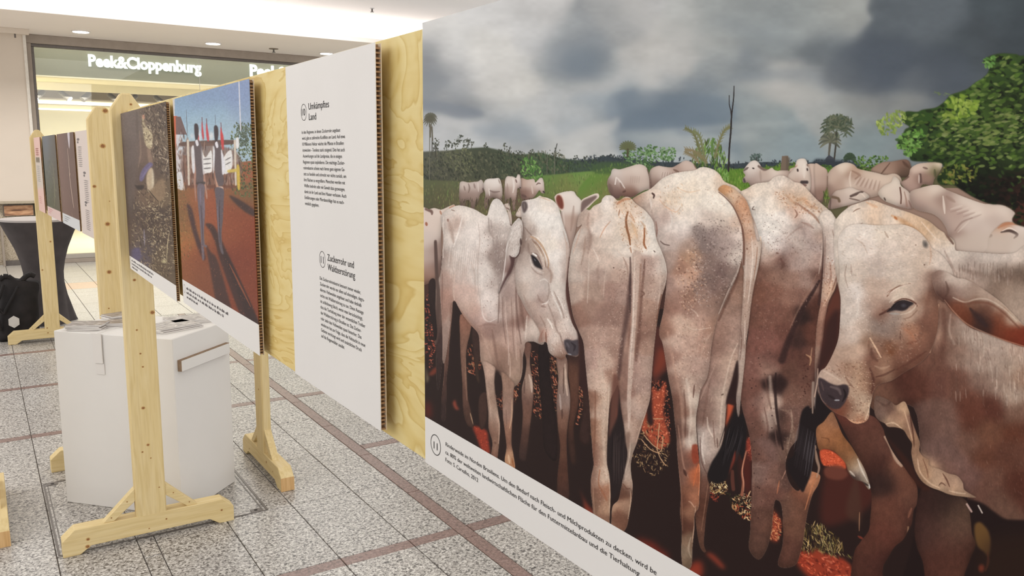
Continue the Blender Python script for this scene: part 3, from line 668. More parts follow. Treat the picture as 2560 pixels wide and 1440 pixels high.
    bodyA = [(215,215),(245,170),(330,122),(400,118),(500,148),(570,188),(608,202),(625,150),(640,105),(665,66),(700,58),(735,85),(765,140),(790,200),(812,290),(850,250),(900,240),(1000,500),(1060,1000),(1100,1290),(1000,1280),(940,1290),(930,1340),(915,1420),(912,1530),(890,1620),(840,1670),(800,1665),(790,1720),(770,1700),(760,1620),(700,1550),(660,1560),(600,1530),(555,1440),(545,1290),(530,1210),(470,1140),(400,1050),(360,980),(335,935),(312,950),(300,1050),(285,1200),(250,1440),(228,1440),(228,1200),(215,1000),(205,800),(218,640),(228,500),(235,400),(225,300)]
    C.body(bodyA, (220,208,199))
    C.field(None, [(260,220,(222,208,198)),(300,150,(232,220,210)),(330,260,(190,166,154)),(420,160,(230,218,208)),(500,220,(234,222,212)),(560,260,(232,220,212)),(440,330,(226,214,206)),(340,480,(208,196,188)),(270,400,(218,204,194)),(240,560,(172,152,142)),(235,750,(180,152,140)),(260,900,(176,140,126)),
        (330,620,(200,184,174)),(420,520,(222,210,202)),(480,560,(206,192,184)),(520,700,(214,202,194)),(400,720,(206,186,176)),(380,850,(200,172,160)),(450,900,(206,180,168)),(480,1050,(186,154,142)),(430,1000,(196,168,154)),(520,1180,(170,136,122)),
        (580,420,(226,214,206)),(600,700,(224,212,204)),(620,900,(222,208,200)),(640,1050,(216,200,192)),(560,1100,(196,168,158)),(620,1160,(150,120,110)),(700,1180,(150,124,114)),
        (690,90,(236,226,218)),(700,200,(224,214,206)),(750,200,(230,220,212)),(650,330,(176,160,152)),(720,340,(196,182,174)),(700,500,(160,142,134)),(720,650,(150,132,124)),(690,780,(190,174,166)),(800,850,(160,138,130)),(780,1000,(170,146,136)),(860,1000,(196,172,160)),
        (760,1250,(186,156,142)),(850,1250,(180,150,138)),(900,1100,(130,98,88)),(930,1000,(150,116,104)),(980,1150,(212,194,182)),(940,1250,(200,180,168)),(900,1330,(176,146,132)),(620,1350,(186,154,138)),(700,1380,(150,120,106)),(600,1450,(176,148,132)),(760,1480,(150,122,108)),(860,1500,(170,142,126)),(840,1620,(176,146,128)),(780,1650,(176,150,134)),(720,1500,(120,92,80)),(890,900,(170,146,136)),(880,800,(190,170,160))], 62)
    for a in (([(235,210),(225,380),(232,560)],6,(236,222,212),.6),([(275,235),(300,330),(320,430)],[10,22,8],(160,134,122),.5),([(400,200),(360,350),(320,470)],8,(242,232,224),.6),([(290,480),(300,600),(318,700)],12,(176,156,146),.4),
              ([(530,260),(545,400),(530,560),(530,800),(560,1000)],5,(190,172,162),.6),([(640,240),(660,420),(690,600),(700,720)],[5,9,12,6],(150,134,128),.5),([(620,220),(630,340),(670,400)],8,(160,144,136),.6),
              ([(690,380),(700,520),(720,700),(712,860)],[10,20,26,8],(146,130,124),.5),([(710,860),(708,1000),(700,1120)],6,(110,88,80),.6),([(560,900),(570,1050),(620,1110),(690,1080)],6,(236,224,216),.5),
              ([(540,1150),(620,1130),(680,1140)],14,(130,100,90),.4),([(330,700),(320,850),(330,930)],10,(214,190,176),.5),([(350,970),(420,1070),(520,1190)],10,(160,122,106),.6),([(470,600),(500,700),(505,850)],10,(184,162,150),.4),
              ([(860,700),(856,900),(870,1100),(900,1300)],8,(110,84,76),.6),([(880,860),(900,1000),(930,1180)],[10,20,14],(110,80,70),.5),([(950,1060),(940,1180),(935,1260)],7,(226,210,198),.6),
              ([(760,900),(770,1100),(790,1300),(790,1480)],5,(206,182,170),.6),([(740,900),(745,1100),(770,1300)],5,(120,94,86),.5),([(815,900),(825,1150),(840,1400)],5,(130,104,94),.5),([(840,950),(850,1200),(860,1440)],6,(206,184,170),.4),
              ([(560,1220),(600,1300),(640,1440)],12,(196,166,150),.4),([(650,1180),(670,1300),(700,1500)],14,(120,92,82),.5),([(800,1380),(805,1550),(790,1690)],6,(216,190,174),.5),([(890,1350),(900,1440),(895,1550)],10,(120,92,80),.5),
              ([(270,230),(272,250)],6,(110,70,60),.6),([(300,150),(330,160)],4,(120,90,76),.6),([(300,950),(290,1100)],8,(120,88,76),.5),([(225,700),(222,1000)],6,(130,100,90),.5)):
        L(*a)
    for i in range(26):
        x = 300 + i * 9
        L([(x, 420 + (i * 37) % 90), (x - 26, 640 + (i * 53) % 140)], 3, (180,160,150) if i % 2 else (236,226,218), .28)
    C.dabs([(560,250),(700,500),(690,1000),(560,1000)], 50, 4, 4, 0, 90, [(120,96,88)], .6)
    C.dabs([(640,300),(800,250),(830,500),(700,800)], 260, 9, 2.5, 100, 25, [(236,226,218),(160,144,136)], .35)
    C.grain(0.045, 3, 2.2, 31); C.grain(0.04, 14, 9, 32)
    C.free()
    C.fr(1040, 860, 3.428)
    limb([(575,150),(665,190),(680,230),(672,330),(685,470),(705,590),(720,700),(712,850),(700,960),(690,1080),(640,1000),(655,850),(622,720),(622,600),(610,480),(590,280)],
        [(620,230,(186,156,140)),(630,350,(170,142,126)),(650,500,(156,128,112)),(670,600,(176,150,134)),(690,680,(170,140,124)),(650,720,(120,88,74)),(680,850,(140,108,92)),(670,1000,(120,86,72))],70,
        [([(690,600),(712,700),(705,850)],7,(196,166,146),.6),([(600,300),(625,480),(640,620)],9,(196,168,152),.4),([(672,840),(680,850)],10,(90,62,52),.6)])
    limb([(735,240),(835,330),(835,420),(832,560),(822,700),(818,850),(835,950),(848,1070),(790,1050),(760,1000),(775,880),(760,740),(745,620),(742,480),(740,350)],
        [(790,360,(150,120,104)),(790,450,(150,120,106)),(790,600,(156,126,112)),(800,720,(150,112,94)),(790,850,(130,94,78)),(800,980,(190,150,120)),(810,1040,(170,120,88))],70,
        [([(820,480),(818,620),(800,720)],6,(206,170,140),.6),([(770,560),(775,700)],7,(120,92,82),.5),([(790,950),(800,1020)],10,(220,190,160),.6),([(820,980),(835,1050)],6,(150,90,54),.7)])
    P([(680,240),(720,260),(730,440),(690,450)],(48,34,32),1,4)
    # small dark legs gap
    # ---- head of the first cow
    C.fr(1040, 480, 3.428)
    # cow behind, looking at the camera
    beast([(1190,60),(1195,30),(1230,10),(1290,-5),(1350,-5),(1375,30),(1410,65),(1430,110),(1412,180),(1385,250),(1350,400),(1320,560),(1250,400),(1230,250),(1240,160)],
        [(1290,15,(228,216,206)),(1350,60,(226,214,204)),(1270,100,(216,202,192)),(1320,150,(220,206,196)),(1390,130,(222,210,200)),(1290,250,(190,166,154)),(1350,230,(176,150,136)),(1300,350,(180,156,144)),(1330,450,(170,146,134))],48,
        [([(1350,120),(1340,220),(1325,330)],14,(150,124,112),.5),([(1260,170),(1270,300)],9,(224,210,200),.5),([(1225,120),(1240,200)],7,(130,102,92),.6)])
    C.poly([(1190,60),(1200,25),(1225,15),(1255,35),(1272,90),(1270,140),(1255,162),(1235,155),(1205,110)],(226,206,192),1,.6); C.poly([(1200,60),(1210,30),(1235,30),(1255,60),(1265,110),(1258,145),(1235,140),(1210,100)],(120,66,54),1,1.5)
    C.poly([(1405,130),(1420,70),(1470,40),(1530,15),(1562,15),(1568,45),(1530,80),(1480,130),(1440,160),(1412,190)],(222,206,194),1,.6); C.poly([(1412,130),(1425,80),(1475,52),(1540,30),(1548,48),(1500,95),(1450,140),(1415,180)],(122,102,96),1,1.5)
    headA = [(905,95),(935,72),(1000,60),(1035,48),(1060,32),(1085,42),(1130,52),(1185,82),(1225,140),(1245,220),(1265,290),(1300,400),(1315,500),(1308,620),(1295,720),(1285,800),(1290,900),(1310,1000),(1335,1110),(1360,1165),(1385,1210),(1395,1290),(1402,1370),(1378,1410),(1320,1400),(1285,1392),(1278,1420),(1240,1437),(1185,1410),(1140,1370),(1118,1290),(1060,1292),(1048,1270),(1060,1200),(1010,1110),(950,1020),(905,930),(865,850),(845,740),(850,640),(885,540),(905,430),(915,330),(905,230)]
    C.body(headA, (226,216,208))
    C.field(None, [(930,100,(216,204,196)),(1000,90,(232,222,214)),(1100,80,(236,224,212)),(1180,120,(234,222,212)),(1000,200,(234,226,218)),(1100,250,(238,230,222)),(1200,250,(236,228,220)),(1240,350,(232,222,214)),(1290,450,(222,206,196)),(940,250,(196,180,170)),(960,350,(176,158,148)),
        (930,450,(150,130,120)),(1000,450,(180,160,148)),(1080,380,(226,214,204)),(1150,450,(228,216,204)),(1200,550,(234,224,216)),(900,550,(170,150,140)),(940,560,(190,174,164)),(880,680,(196,178,168)),(950,700,(212,198,188)),(1050,740,(200,184,174)),(1040,650,(190,172,162)),
        (1130,700,(176,154,142)),(1200,680,(232,222,214)),(1290,600,(206,188,178)),(1290,700,(196,176,166)),(1100,780,(196,182,174)),(1000,850,(206,190,180)),(920,850,(196,176,164)),(1090,860,(190,172,164)),(1080,930,(170,146,136)),(1180,820,(214,202,192)),(1240,850,(216,202,192)),
        (980,1000,(190,166,154)),(1100,1000,(196,174,164)),(1150,950,(206,190,180)),(1250,1000,(212,196,186)),(1060,1100,(180,154,142)),(1130,1100,(206,188,176)),(1180,1080,(170,148,138)),(1280,1120,(220,204,194)),(1230,1150,(206,186,174)),(1090,1240,(190,150,134)),(1150,1250,(222,206,196)),(1220,1250,(214,196,184)),(1350,1200,(216,200,190)),(1200,1370,(196,170,156)),(1250,1330,(170,142,130)),(1150,1330,(206,186,174)),(1310,1260,(180,156,146)),(1240,1420,(150,112,94))], 52)
    for a in (([(910,260),(925,400),(900,520)],[8,16,12],(126,104,94),.5),([(930,300),(960,340),(990,370)],6,(120,98,88),.5),
              ([(980,380),(1020,400),(1070,450),(1110,520),(1135,600),(1130,650)],[6,9,10,9,7,4],(186,152,124),.8),([(995,370),(1050,400),(1100,470),(1130,550)],4,(236,224,210),.8),([(1000,420),(1060,480),(1100,560),(1110,640)],4,(120,88,70),.7),([(1020,430),(1080,520),(1120,620)],4,(226,204,180),.6),([(985,400),(1040,450),(1090,550)],4,(134,100,82),.6),([(1010,440),(1070,540),(1100,640)],4,(236,214,190),.5),
              ([(960,440),(965,500),(985,540)],12,(130,108,98),.5),([(990,520),(1030,530),(1060,580),(1080,640)],7,(120,96,86),.7),
              ([(1000,525),(1030,545)],8,(236,230,224),.9),([(975,560),(990,620),(1040,670),(1090,690)],8,(214,202,194),.6),([(985,640),(1030,690),(1080,710)],5,(150,128,118),.6),([(1120,640),(1160,700),(1150,770)],[8,14,10],(150,122,110),.5),
              ([(1130,760),(1140,850),(1120,930)],9,(150,130,120),.5),([(1060,760),(1100,745),(1130,770)],8,(226,216,208),.6),([(1040,880),(1060,930),(1100,950)],10,(140,114,104),.5),([(1080,960),(1115,950),(1135,925)],7,(232,220,212),.8),([(1070,975),(1110,985)],8,(130,104,94),.6),
              ([(1160,850),(1190,930),(1230,1010),(1250,1080)],7,(232,222,214),.7),([(1180,850),(1210,920),(1245,1000),(1270,1080)],7,(150,128,118),.6),([(1200,880),(1240,940),(1260,1000)],6,(236,226,218),.6),([(1130,960),(1170,1060),(1190,1150)],8,(156,134,124),.6),
              ([(1120,1080),(1150,1120),(1170,1170)],9,(236,224,214),.8),([(1060,1060),(1100,1130),(1120,1200)],8,(150,124,112),.6),([(1190,1090),(1200,1170),(1240,1240)],8,(140,114,104),.5),([(1090,1180),(1070,1230),(1080,1280)],6,(150,108,94),.6),([(1110,1200),(1115,1290)],7,(120,76,62),.7),
              ([(1230,1200),(1250,1280),(1275,1340)],8,(130,104,96),.5),([(1160,1300),(1200,1350),(1250,1370)],8,(176,148,136),.5),([(1180,1400),(1240,1430),(1275,1415)],6,(120,80,66),.6),([(920,880),(960,980),(1020,1080)],10,(160,134,122),.4),
              ([(1260,330),(1285,450),(1290,600),(1280,760)],4,(190,164,150),.7),([(1290,430),(1308,520),(1298,700)],[5,10,8],(180,152,140),.6),([(1050,42),(1090,50),(1150,75)],6,(206,176,150),.6),
              ([(865,850),(840,740),(850,640)],9,(146,122,112),.5),([(1295,760),(1290,870),(1310,980)],[4,9,9],(196,176,166),.5)):
        L(*a)
    for i in range(46):
        r = C.r
        x, y = r.uniform(940,1240), r.uniform(90,400)
        L([(x,y),(x+r.uniform(-14,4),y+r.uniform(16,34))], 2.2, (206,194,186) if i % 2 else (246,240,234), .4)
    C.dabs([(1100,900),(1260,900),(1360,1200),(1280,1380),(1130,1350)], 260, 6, 3, 60, 60, [(150,124,112),(236,226,218),(176,152,140)], .5)
    C.poly([(985,540),(1010,548),(1040,575),(1065,620),(1082,662),(1060,655),(1020,635),(1000,600)],(46,40,42),1,1); L([(1010,570),(1025,590)],5,(96,96,104),.8); L([(985,545),(1015,560),(1050,600),(1080,660)],3,(30,26,28),.8)
    C.poly([(1268,1275),(1300,1262),(1340,1272),(1392,1265),(1400,1310),(1402,1365),(1378,1402),(1320,1400),(1290,1370),(1275,1330)],(78,70,74),1,1.5); L([(1330,1290),(1360,1320),(1350,1360)],11,(52,44,48),.8); L([(1290,1290),(1310,1330)],9,(110,102,106),.6); L([(1300,1385),(1330,1392)],4,(176,180,188),.7); L([(1285,1330),(1300,1370)],6,(50,42,46),.7)
    C.grain(0.04, 3, 2.4, 33); C.grain(0.035, 12, 9, 34)
    C.free()
    C.poly([(905,95),(922,80),(948,90),(957,130),(940,170),(922,178),(908,140)],(98,86,84),1,1); L([(925,95),(930,140)],6,(130,118,114),.6)
    # ear
    C.body([(820,300),(860,262),(900,240),(915,300),(905,400),(890,460),(878,530),(850,568),(835,640),(790,740),(740,820),(708,872),(704,840),(740,740),(745,640),(765,560),(775,440),(800,360)], (214,202,194))
    C.field(None, [(870,300,(216,204,196)),(850,400,(206,194,186)),(880,450,(196,182,174)),(800,480,(190,176,168)),(860,530,(222,212,204)),(780,600,(170,150,142)),(830,640,(110,80,74)),(740,760,(190,174,166))], 50)
    L([(790,420),(770,500),(760,620),(740,760)],5,(232,222,216),.7); L([(900,290),(905,380),(895,440)],7,(160,140,130),.6)
    C.dabs([(800,320),(900,280),(890,520),(800,540)], 150, 11, 2.5, 110, 30, [(150,134,126),(232,224,218)], .45)
    C.poly([(800,546),(822,560),(852,566),(842,630),(812,690),(770,760),(735,825),(722,830),(760,740),(800,660),(812,600)],(86,62,60),1,1.2)
    C.free()
    L([(800,545),(825,562),(855,560),(885,520),(895,460)],4,(70,48,44),.8); L([(895,400),(898,450)],9,(70,50,46),.8); L([(708,872),(740,800)],3,(90,70,66),.8)
    # dark gap right of the head
    P([(1312,560),(1322,600),(1310,750),(1310,900),(1340,1050),(1385,1180),(1400,1250),(1450,1320),(1470,1440),(1400,1440),(1400,1280),(1380,1200),(1330,1100),(1300,980),(1284,880),(1290,760)],(84,56,50),.95,2)
    P([(1380,1100),(1420,1220),(1460,1300),(1480,1700),(1400,1640),(1398,1380),(1390,1260)],(58,38,36),.95,3)
    # ---- big centre cow (drawn before the second one that overlaps it)
    C.fr(1400, 480, 3.429)
    under = [(800,900),(1000,900),(1000,1440),(940,1700),(800,1720),(780,1300)]
    C.poly([(820,1150),(930,1250),(930,1500),(880,1560),(800,1640),(790,1300)],(84,48,42),.95,5); P([(860,1330),(920,1420),(880,1520),(800,1580),(820,1450)],(130,62,46),.8,9)
    legR = [(1290,600),(1580,560),(1580,900),(1560,1200),(1545,1440),(1510,1560),(1450,1720),(1425,1850),(1412,2000),(1405,2080),(1370,2220),(1290,2360),(1262,2440),(1285,2560),(1255,2750),(1240,2900),(1232,3020),(1250,3080),(1225,3080),(1190,3000),(1160,2760),(1190,2590),(1195,2280),(1180,2120),(1160,1800),(1200,1560),(1270,1380)]
    C.body(legR, (150,120,108))
    C.field(None, [(1500,700,(130,98,84)),(1500,850,(150,118,102)),(1450,1000,(150,120,106)),(1500,1150,(170,140,126)),(1400,1200,(150,118,104)),(1500,1300,(170,142,128)),(1350,1350,(140,108,96)),(1420,1450,(196,166,148)),(1300,1500,(150,120,108)),(1450,1550,(186,158,142)),(1300,1650,(160,132,120)),
        (1230,1600,(120,90,80)),(1250,1800,(130,102,92)),(1380,1750,(190,166,150)),(1380,1900,(206,184,168)),(1300,1900,(140,112,100)),(1240,1950,(120,92,82)),(1250,2080,(200,184,174)),(1300,2100,(170,146,134)),(1350,2150,(190,166,150)),(1230,2200,(200,184,174)),(1290,2250,(170,150,140)),(1260,2350,(150,124,112)),(1240,2500,(110,76,64)),(1220,2700,(96,62,50)),(1210,2900,(110,76,62))], 80)
    for a in (([(1540,620),(1500,780),(1420,960),(1360,1100)],[10,16,14,8],(96,66,56),.6),([(1520,1300),(1460,1440),(1400,1700),(1380,1900),(1370,2060)],[5,7,8,9,8],(216,194,176),.5),([(1330,1480),(1260,1640),(1200,1780)],9,(176,148,134),.5),([(1280,1640),(1250,1800),(1220,2000)],12,(110,82,72),.4),
              ([(1260,1930),(1270,2020),(1310,2100)],9,(226,206,190),.6),([(1230,2060),(1215,2200),(1240,2330)],9,(216,200,188),.7),([(1310,1960),(1320,2100),(1330,2180)],6,(120,92,82),.6),([(1400,1730),(1380,1740)],5,(80,56,48),.7),([(1345,2110),(1350,2190)],6,(96,70,62),.7),([(1300,1760),(1290,1800)],5,(200,170,150),.5),
              ([(1200,2100),(1210,2300),(1260,2420)],5,(90,62,56),.6),([(1270,2480),(1240,2700),(1210,2900)],4,(150,112,92),.6)):
        L(*a)
    C.dabs([(1300,700),(1560,650),(1500,1440),(1300,1400)], 120, 14, 2.5, 10, 30, [(186,158,142),(110,80,70)], .35)
    C.grain(0.06, 3, 3, 35); C.grain(0.06, 10, 12, 36); C.free()
    body3 = [(600,110),(620,60),(700,10),(780,-30),(870,-110),(960,-155),(1060,-175),(1150,-185),(1200,-210),(1250,-212),(1320,-190),(1370,-150),(1410,-90),(1500,-50),(1560,0),(1620,60),(1660,150),(1700,320),(1720,480),(1700,700),(1640,900),(1560,600),(1560,560),(1530,680),(1480,800),(1415,940),(1350,1080),(1320,1200),(1295,1340),(1285,1440),(1260,1590),(1205,1700),(1185,1810),(1165,1940),(1172,2090),(1186,2240),(1200,2390),(1196,2540),(1188,2700),(1155,2760),(1150,2900),(1135,3050),(1130,3180),(1110,3230),(1060,3240),(1040,3100),(1045,2900),(1030,2750),(1036,2600),(1020,2400),(1002,2200),(1000,2100),(985,1980),(965,1780),(930,1600),(905,1440),(880,1300),(850,1200),(890,1000),(912,750),(880,560),(815,350),(760,200),(690,130)]
    C.body(body3, (222,208,196))
    C.field(None, [(650,60,(196,158,134)),(720,80,(206,184,170)),(800,20,(226,206,190)),(900,-60,(234,220,206)),(1050,-140,(238,226,212)),(1250,-170,(236,222,208)),(1380,-80,(226,204,184)),(1100,-50,(234,218,200)),(1250,-60,(236,222,206)),(950,60,(226,206,186)),(1100,100,(236,222,206)),(1300,80,(238,226,212)),(1450,150,(234,222,208)),
        (850,150,(214,194,180)),(820,250,(196,176,166)),(900,220,(190,166,156)),(1000,200,(230,214,200)),(1030,280,(232,220,210)),(950,300,(226,212,202)),(1150,200,(228,214,202)),(1250,240,(210,192,180)),(1400,240,(214,196,182)),(1500,260,(206,180,162)),(1530,380,(220,202,190)),
        (860,400,(206,188,178)),(950,400,(196,176,166)),(1050,360,(206,190,182)),(1100,450,(170,144,130)),(1200,350,(140,124,118)),(1250,450,(134,116,110)),(1330,380,(150,132,126)),(1400,350,(176,156,146)),(1450,430,(176,156,148)),(1500,550,(206,190,178)),(1400,520,(160,140,132)),(1300,600,(136,114,106)),(1200,600,(150,124,112)),
        (1130,560,(176,140,116)),(1030,650,(160,122,104)),(1120,700,(196,156,134)),(1040,780,(190,158,142)),(940,600,(176,152,140)),(920,800,(170,140,128)),(1000,900,(160,126,112)),(1100,900,(150,116,100)),(1250,750,(130,108,100)),(1400,680,(120,98,92)),(1480,700,(150,128,118)),(1350,800,(130,106,98)),(1200,850,(150,122,110)),(1400,900,(140,112,100)),
        (950,1000,(150,114,100)),(1100,1000,(160,126,112)),(1250,1000,(156,126,112)),(920,1150,(150,112,96)),(1000,1120,(206,176,158)),(1100,1150,(196,166,148)),(1200,1100,(186,152,136)),(1300,1150,(170,134,116)),(1000,1300,(200,170,154)),(1100,1300,(190,158,142)),(1250,1300,(176,142,126)),(950,1400,(160,124,110)),
        (1050,1500,(190,160,144)),(1150,1500,(180,150,136)),(1000,1650,(150,116,102)),(1100,1650,(200,176,160)),(1160,1640,(176,148,134)),(1120,1800,(216,196,180)),(1060,1850,(130,96,82)),(1010,1800,(120,86,74)),(1140,2000,(210,188,172)),(1060,2050,(110,80,70)),(1120,2150,(214,198,184)),(1030,2200,(130,98,86)),(1180,2180,(190,164,148)),
        (1160,2250,(150,84,64)),(1080,2300,(120,86,74)),(1040,2450,(130,94,80)),(1170,2450,(190,110,76)),(1100,2550,(130,88,70)),(1160,2600,(180,120,92)),(1060,2650,(110,72,58)),(1130,2750,(150,108,86)),(1070,2850,(96,62,50)),(1120,3000,(140,112,92)),(1080,3100,(150,128,108)),(1100,3180,(130,106,86))], 58)
    for a in (([(770,60),(780,100),(775,160)],10,(226,212,202),.7),([(790,10),(805,25),(800,50)],[8,9,5],(70,48,44),.9),([(820,250),(830,330),(820,400)],5,(130,90,78),.7),([(760,100),(800,220),(815,330)],12,(160,136,124),.4),([(940,180),(960,240),(940,310)],8,(240,230,220),.5),
              ([(860,420),(890,445),(935,455)],4,(110,90,84),.9),([(850,60),(900,120),(990,170),(1030,130)],5,(214,170,136),.5),([(1000,-40),(1100,0),(1200,-20)],5,(220,184,152),.5),
              ([(1560,300),(1575,420),(1572,560),(1545,660)],[8,12,14,14],(104,72,62),.6),([(1500,120),(1550,250),(1566,400)],6,(150,116,98),.6),([(1550,420),(1552,560),(1520,680),(1440,850),(1360,1040)],7,(222,204,190),.5),
              ([(1120,1000),(1160,1030),(1180,1060)],7,(210,184,168),.6),([(1080,1150),(1160,1180),(1290,1160)],4,(214,190,172),.6),([(1300,1200),(1240,1300),(1200,1440)],9,(200,170,150),.4),
              ([(920,1200),(960,1400),(1000,1600),(1040,1800),(1050,2000),(1060,2180)],[8,12,14,14,12,10],(196,160,140),.35),([(1080,1600),(1110,1750),(1120,1950),(1105,2120),(1130,2200)],[12,14,14,10,14],(224,204,188),.5),([(1060,1700),(1075,1900),(1070,2100)],9,(96,64,54),.5),
              ([(1150,1650),(1140,1760)],6,(90,60,52),.7),([(1010,2000),(1030,2150),(1060,2350),(1100,2450)],7,(180,140,120),.5),([(1060,2380),(1080,2430)],14,(70,44,38),.8),([(1190,2330),(1200,2450),(1185,2600)],5,(230,150,110),.8),([(1185,2330),(1160,2420),(1140,2520)],8,(196,110,72),.7),
              ([(1160,2690),(1150,2850),(1130,3000)],4,(206,170,146),.7),([(1120,2960),(1100,3050),(1120,3130)],9,(176,156,136),.6),([(1010,2300),(1040,2600),(1050,2900)],6,(160,118,98),.4),([(1100,2650),(1120,2660),(1150,2700)],6,(216,176,150),.6)):
        L(*a)
    P([(1135,2170),(1195,2180),(1195,2290),(1150,2330),(1130,2260)],(140,66,48),.9,2)
    C.dabs([(1000,600),(1180,500),(1250,900),(1050,1000)], 260, 9, 6, 30, 60, [(206,166,140),(110,78,66),(180,140,116),(220,190,168)], .5)
    C.dabs([(1150,300),(1540,280),(1540,650),(1350,950),(1150,900)], 700, 8, 5, 30, 70, [(180,160,150),(110,92,86),(90,72,68),(196,178,168)], .4)
    C.dabs([(1000,1100),(1280,1080),(1200,1700),(1000,1650)], 300, 9, 4, 60, 50, [(216,192,176),(140,108,94)], .4)
    C.dabs([(850,0),(1050,-80),(1050,180),(900,150)], 60, 10, 3, 50, 40, [(214,174,138),(190,150,120)], .5)
    C.dabs([(1230,-80),(1400,-80),(1420,120),(1300,150)], 40, 6, 3, 30, 40, [(190,160,140)], .5)
    C.grain(0.05, 3, 3, 37); C.grain(0.045, 11, 10, 38); C.free()
    C.poly([(590,-10),(600,-60),(610,-5)],(90,60,50),0)
    # ---- second cow from behind
    C.fr(1400, 480, 3.429)
    body2 = [(350,90),(362,60),(390,32),(420,27),(450,35),(475,58),(490,72),(515,70),(545,48),(580,42),(610,58),(650,100),(720,150),(765,200),(800,260),(812,340),(830,420),(868,510),(902,610),(914,700),(902,800),(872,900),(850,1010),(832,1120),(812,1280),(797,1440),(782,1640),(772,1770),(742,1880),(705,1990),(662,2140),(625,2240),(606,2340),(612,2440),(622,2500),(618,2600),(600,2730),(575,2860),(545,2920),(520,3030),(500,3200),(460,3100),(430,3000),(440,2850),(450,2700),(500,2640),(520,2560),(535,2480),(560,2360),(578,2240),(560,2140),(545,2000),(520,1840),(500,1660),(470,1700),(430,1800),(412,2000),(403,2240),(405,2340),(425,2440),(433,2590),(428,2740),(420,2880),(395,3050),(385,3150),(330,3080),(300,2960),(280,2700),(265,2560),(268,2440),(288,2340),(280,2240),(265,2040),(250,1790),(235,1640),(215,1440),(200,1290),(160,1190),(112,1060),(85,900),(70,750),(78,620),(95,510),(130,380),(190,280),(150,300),(150,260),(170,190),(220,150),(255,155),(290,120)]
    C.body(body2, (220,206,194))
    C.field(None, [(420,60,(234,222,212)),(520,100,(216,186,160)),(580,80,(222,200,180)),(400,130,(232,218,206)),(300,180,(220,200,186)),(480,180,(228,212,198)),(640,180,(226,204,186)),(720,250,(230,218,206)),(780,340,(234,224,214)),(400,280,(228,212,200)),(500,300,(226,208,192)),(600,330,(216,190,166)),(700,400,(222,200,182)),(790,480,(236,224,212)),
        (330,300,(226,210,198)),(300,450,(206,186,172)),(400,430,(214,196,182)),(500,450,(216,200,186)),(540,520,(226,212,200)),(230,230,(196,172,158)),(215,420,(150,124,112)),(180,400,(226,212,200)),(140,560,(210,194,182)),(100,700,(196,178,166)),(110,850,(190,166,152)),(190,620,(180,158,146)),
        (270,550,(196,172,158)),(300,600,(206,186,172)),(340,700,(176,152,140)),(420,620,(206,184,170)),(480,700,(180,154,140)),(540,600,(206,184,170)),(300,850,(170,144,130)),(430,850,(160,130,118)),(540,850,(170,142,130)),(250,1000,(160,130,116)),(180,1050,(150,116,102)),(350,1050,(150,120,108)),(460,1050,(150,120,108)),
        (800,620,(200,176,164)),(870,640,(220,204,192)),(880,750,(196,172,158)),(760,620,(170,142,130)),(760,800,(176,148,134)),(830,850,(186,160,146)),(760,1000,(170,138,122)),(800,1100,(160,126,110)),(720,1150,(150,116,102)),(750,1300,(170,138,122)),(700,1250,(130,98,86)),
        (250,1250,(170,140,126)),(350,1250,(180,150,136)),(450,1250,(170,140,126)),(280,1440,(180,150,138)),(400,1440,(196,168,152)),(480,1400,(160,128,114)),(300,1600,(196,168,152)),(380,1650,(206,180,162)),(440,1600,(160,126,110)),(280,1800,(150,112,94)),(350,1850,(196,168,150)),(400,1800,(200,172,152)),
        (290,2050,(150,108,88)),(360,2050,(196,168,148)),(370,2250,(190,162,142)),(300,2250,(140,100,84)),(290,2450,(150,116,100)),(370,2450,(206,180,160)),(400,2560,(180,130,104)),(340,2600,(130,94,78)),(300,2650,(140,106,88)),(410,2680,(176,140,116)),(350,2850,(140,104,86)),(400,2900,(150,118,98)),(350,3000,(120,84,68)),
        (560,1500,(140,108,96)),(640,1500,(170,140,128)),(740,1500,(180,152,138)),(700,1650,(170,142,130)),(560,1700,(140,108,96)),(640,1850,(186,160,146)),(720,1800,(190,160,144)),(560,1900,(160,130,116)),(600,2050,(190,164,148)),(660,2050,(170,140,124)),(590,2250,(180,156,140)),(580,2420,(200,176,160)),(600,2500,(190,162,144)),(550,2560,(110,76,62)),(590,2700,(170,134,112)),(520,2800,(120,84,68)),(560,2850,(130,92,74)),(480,2950,(110,74,60))], 52)
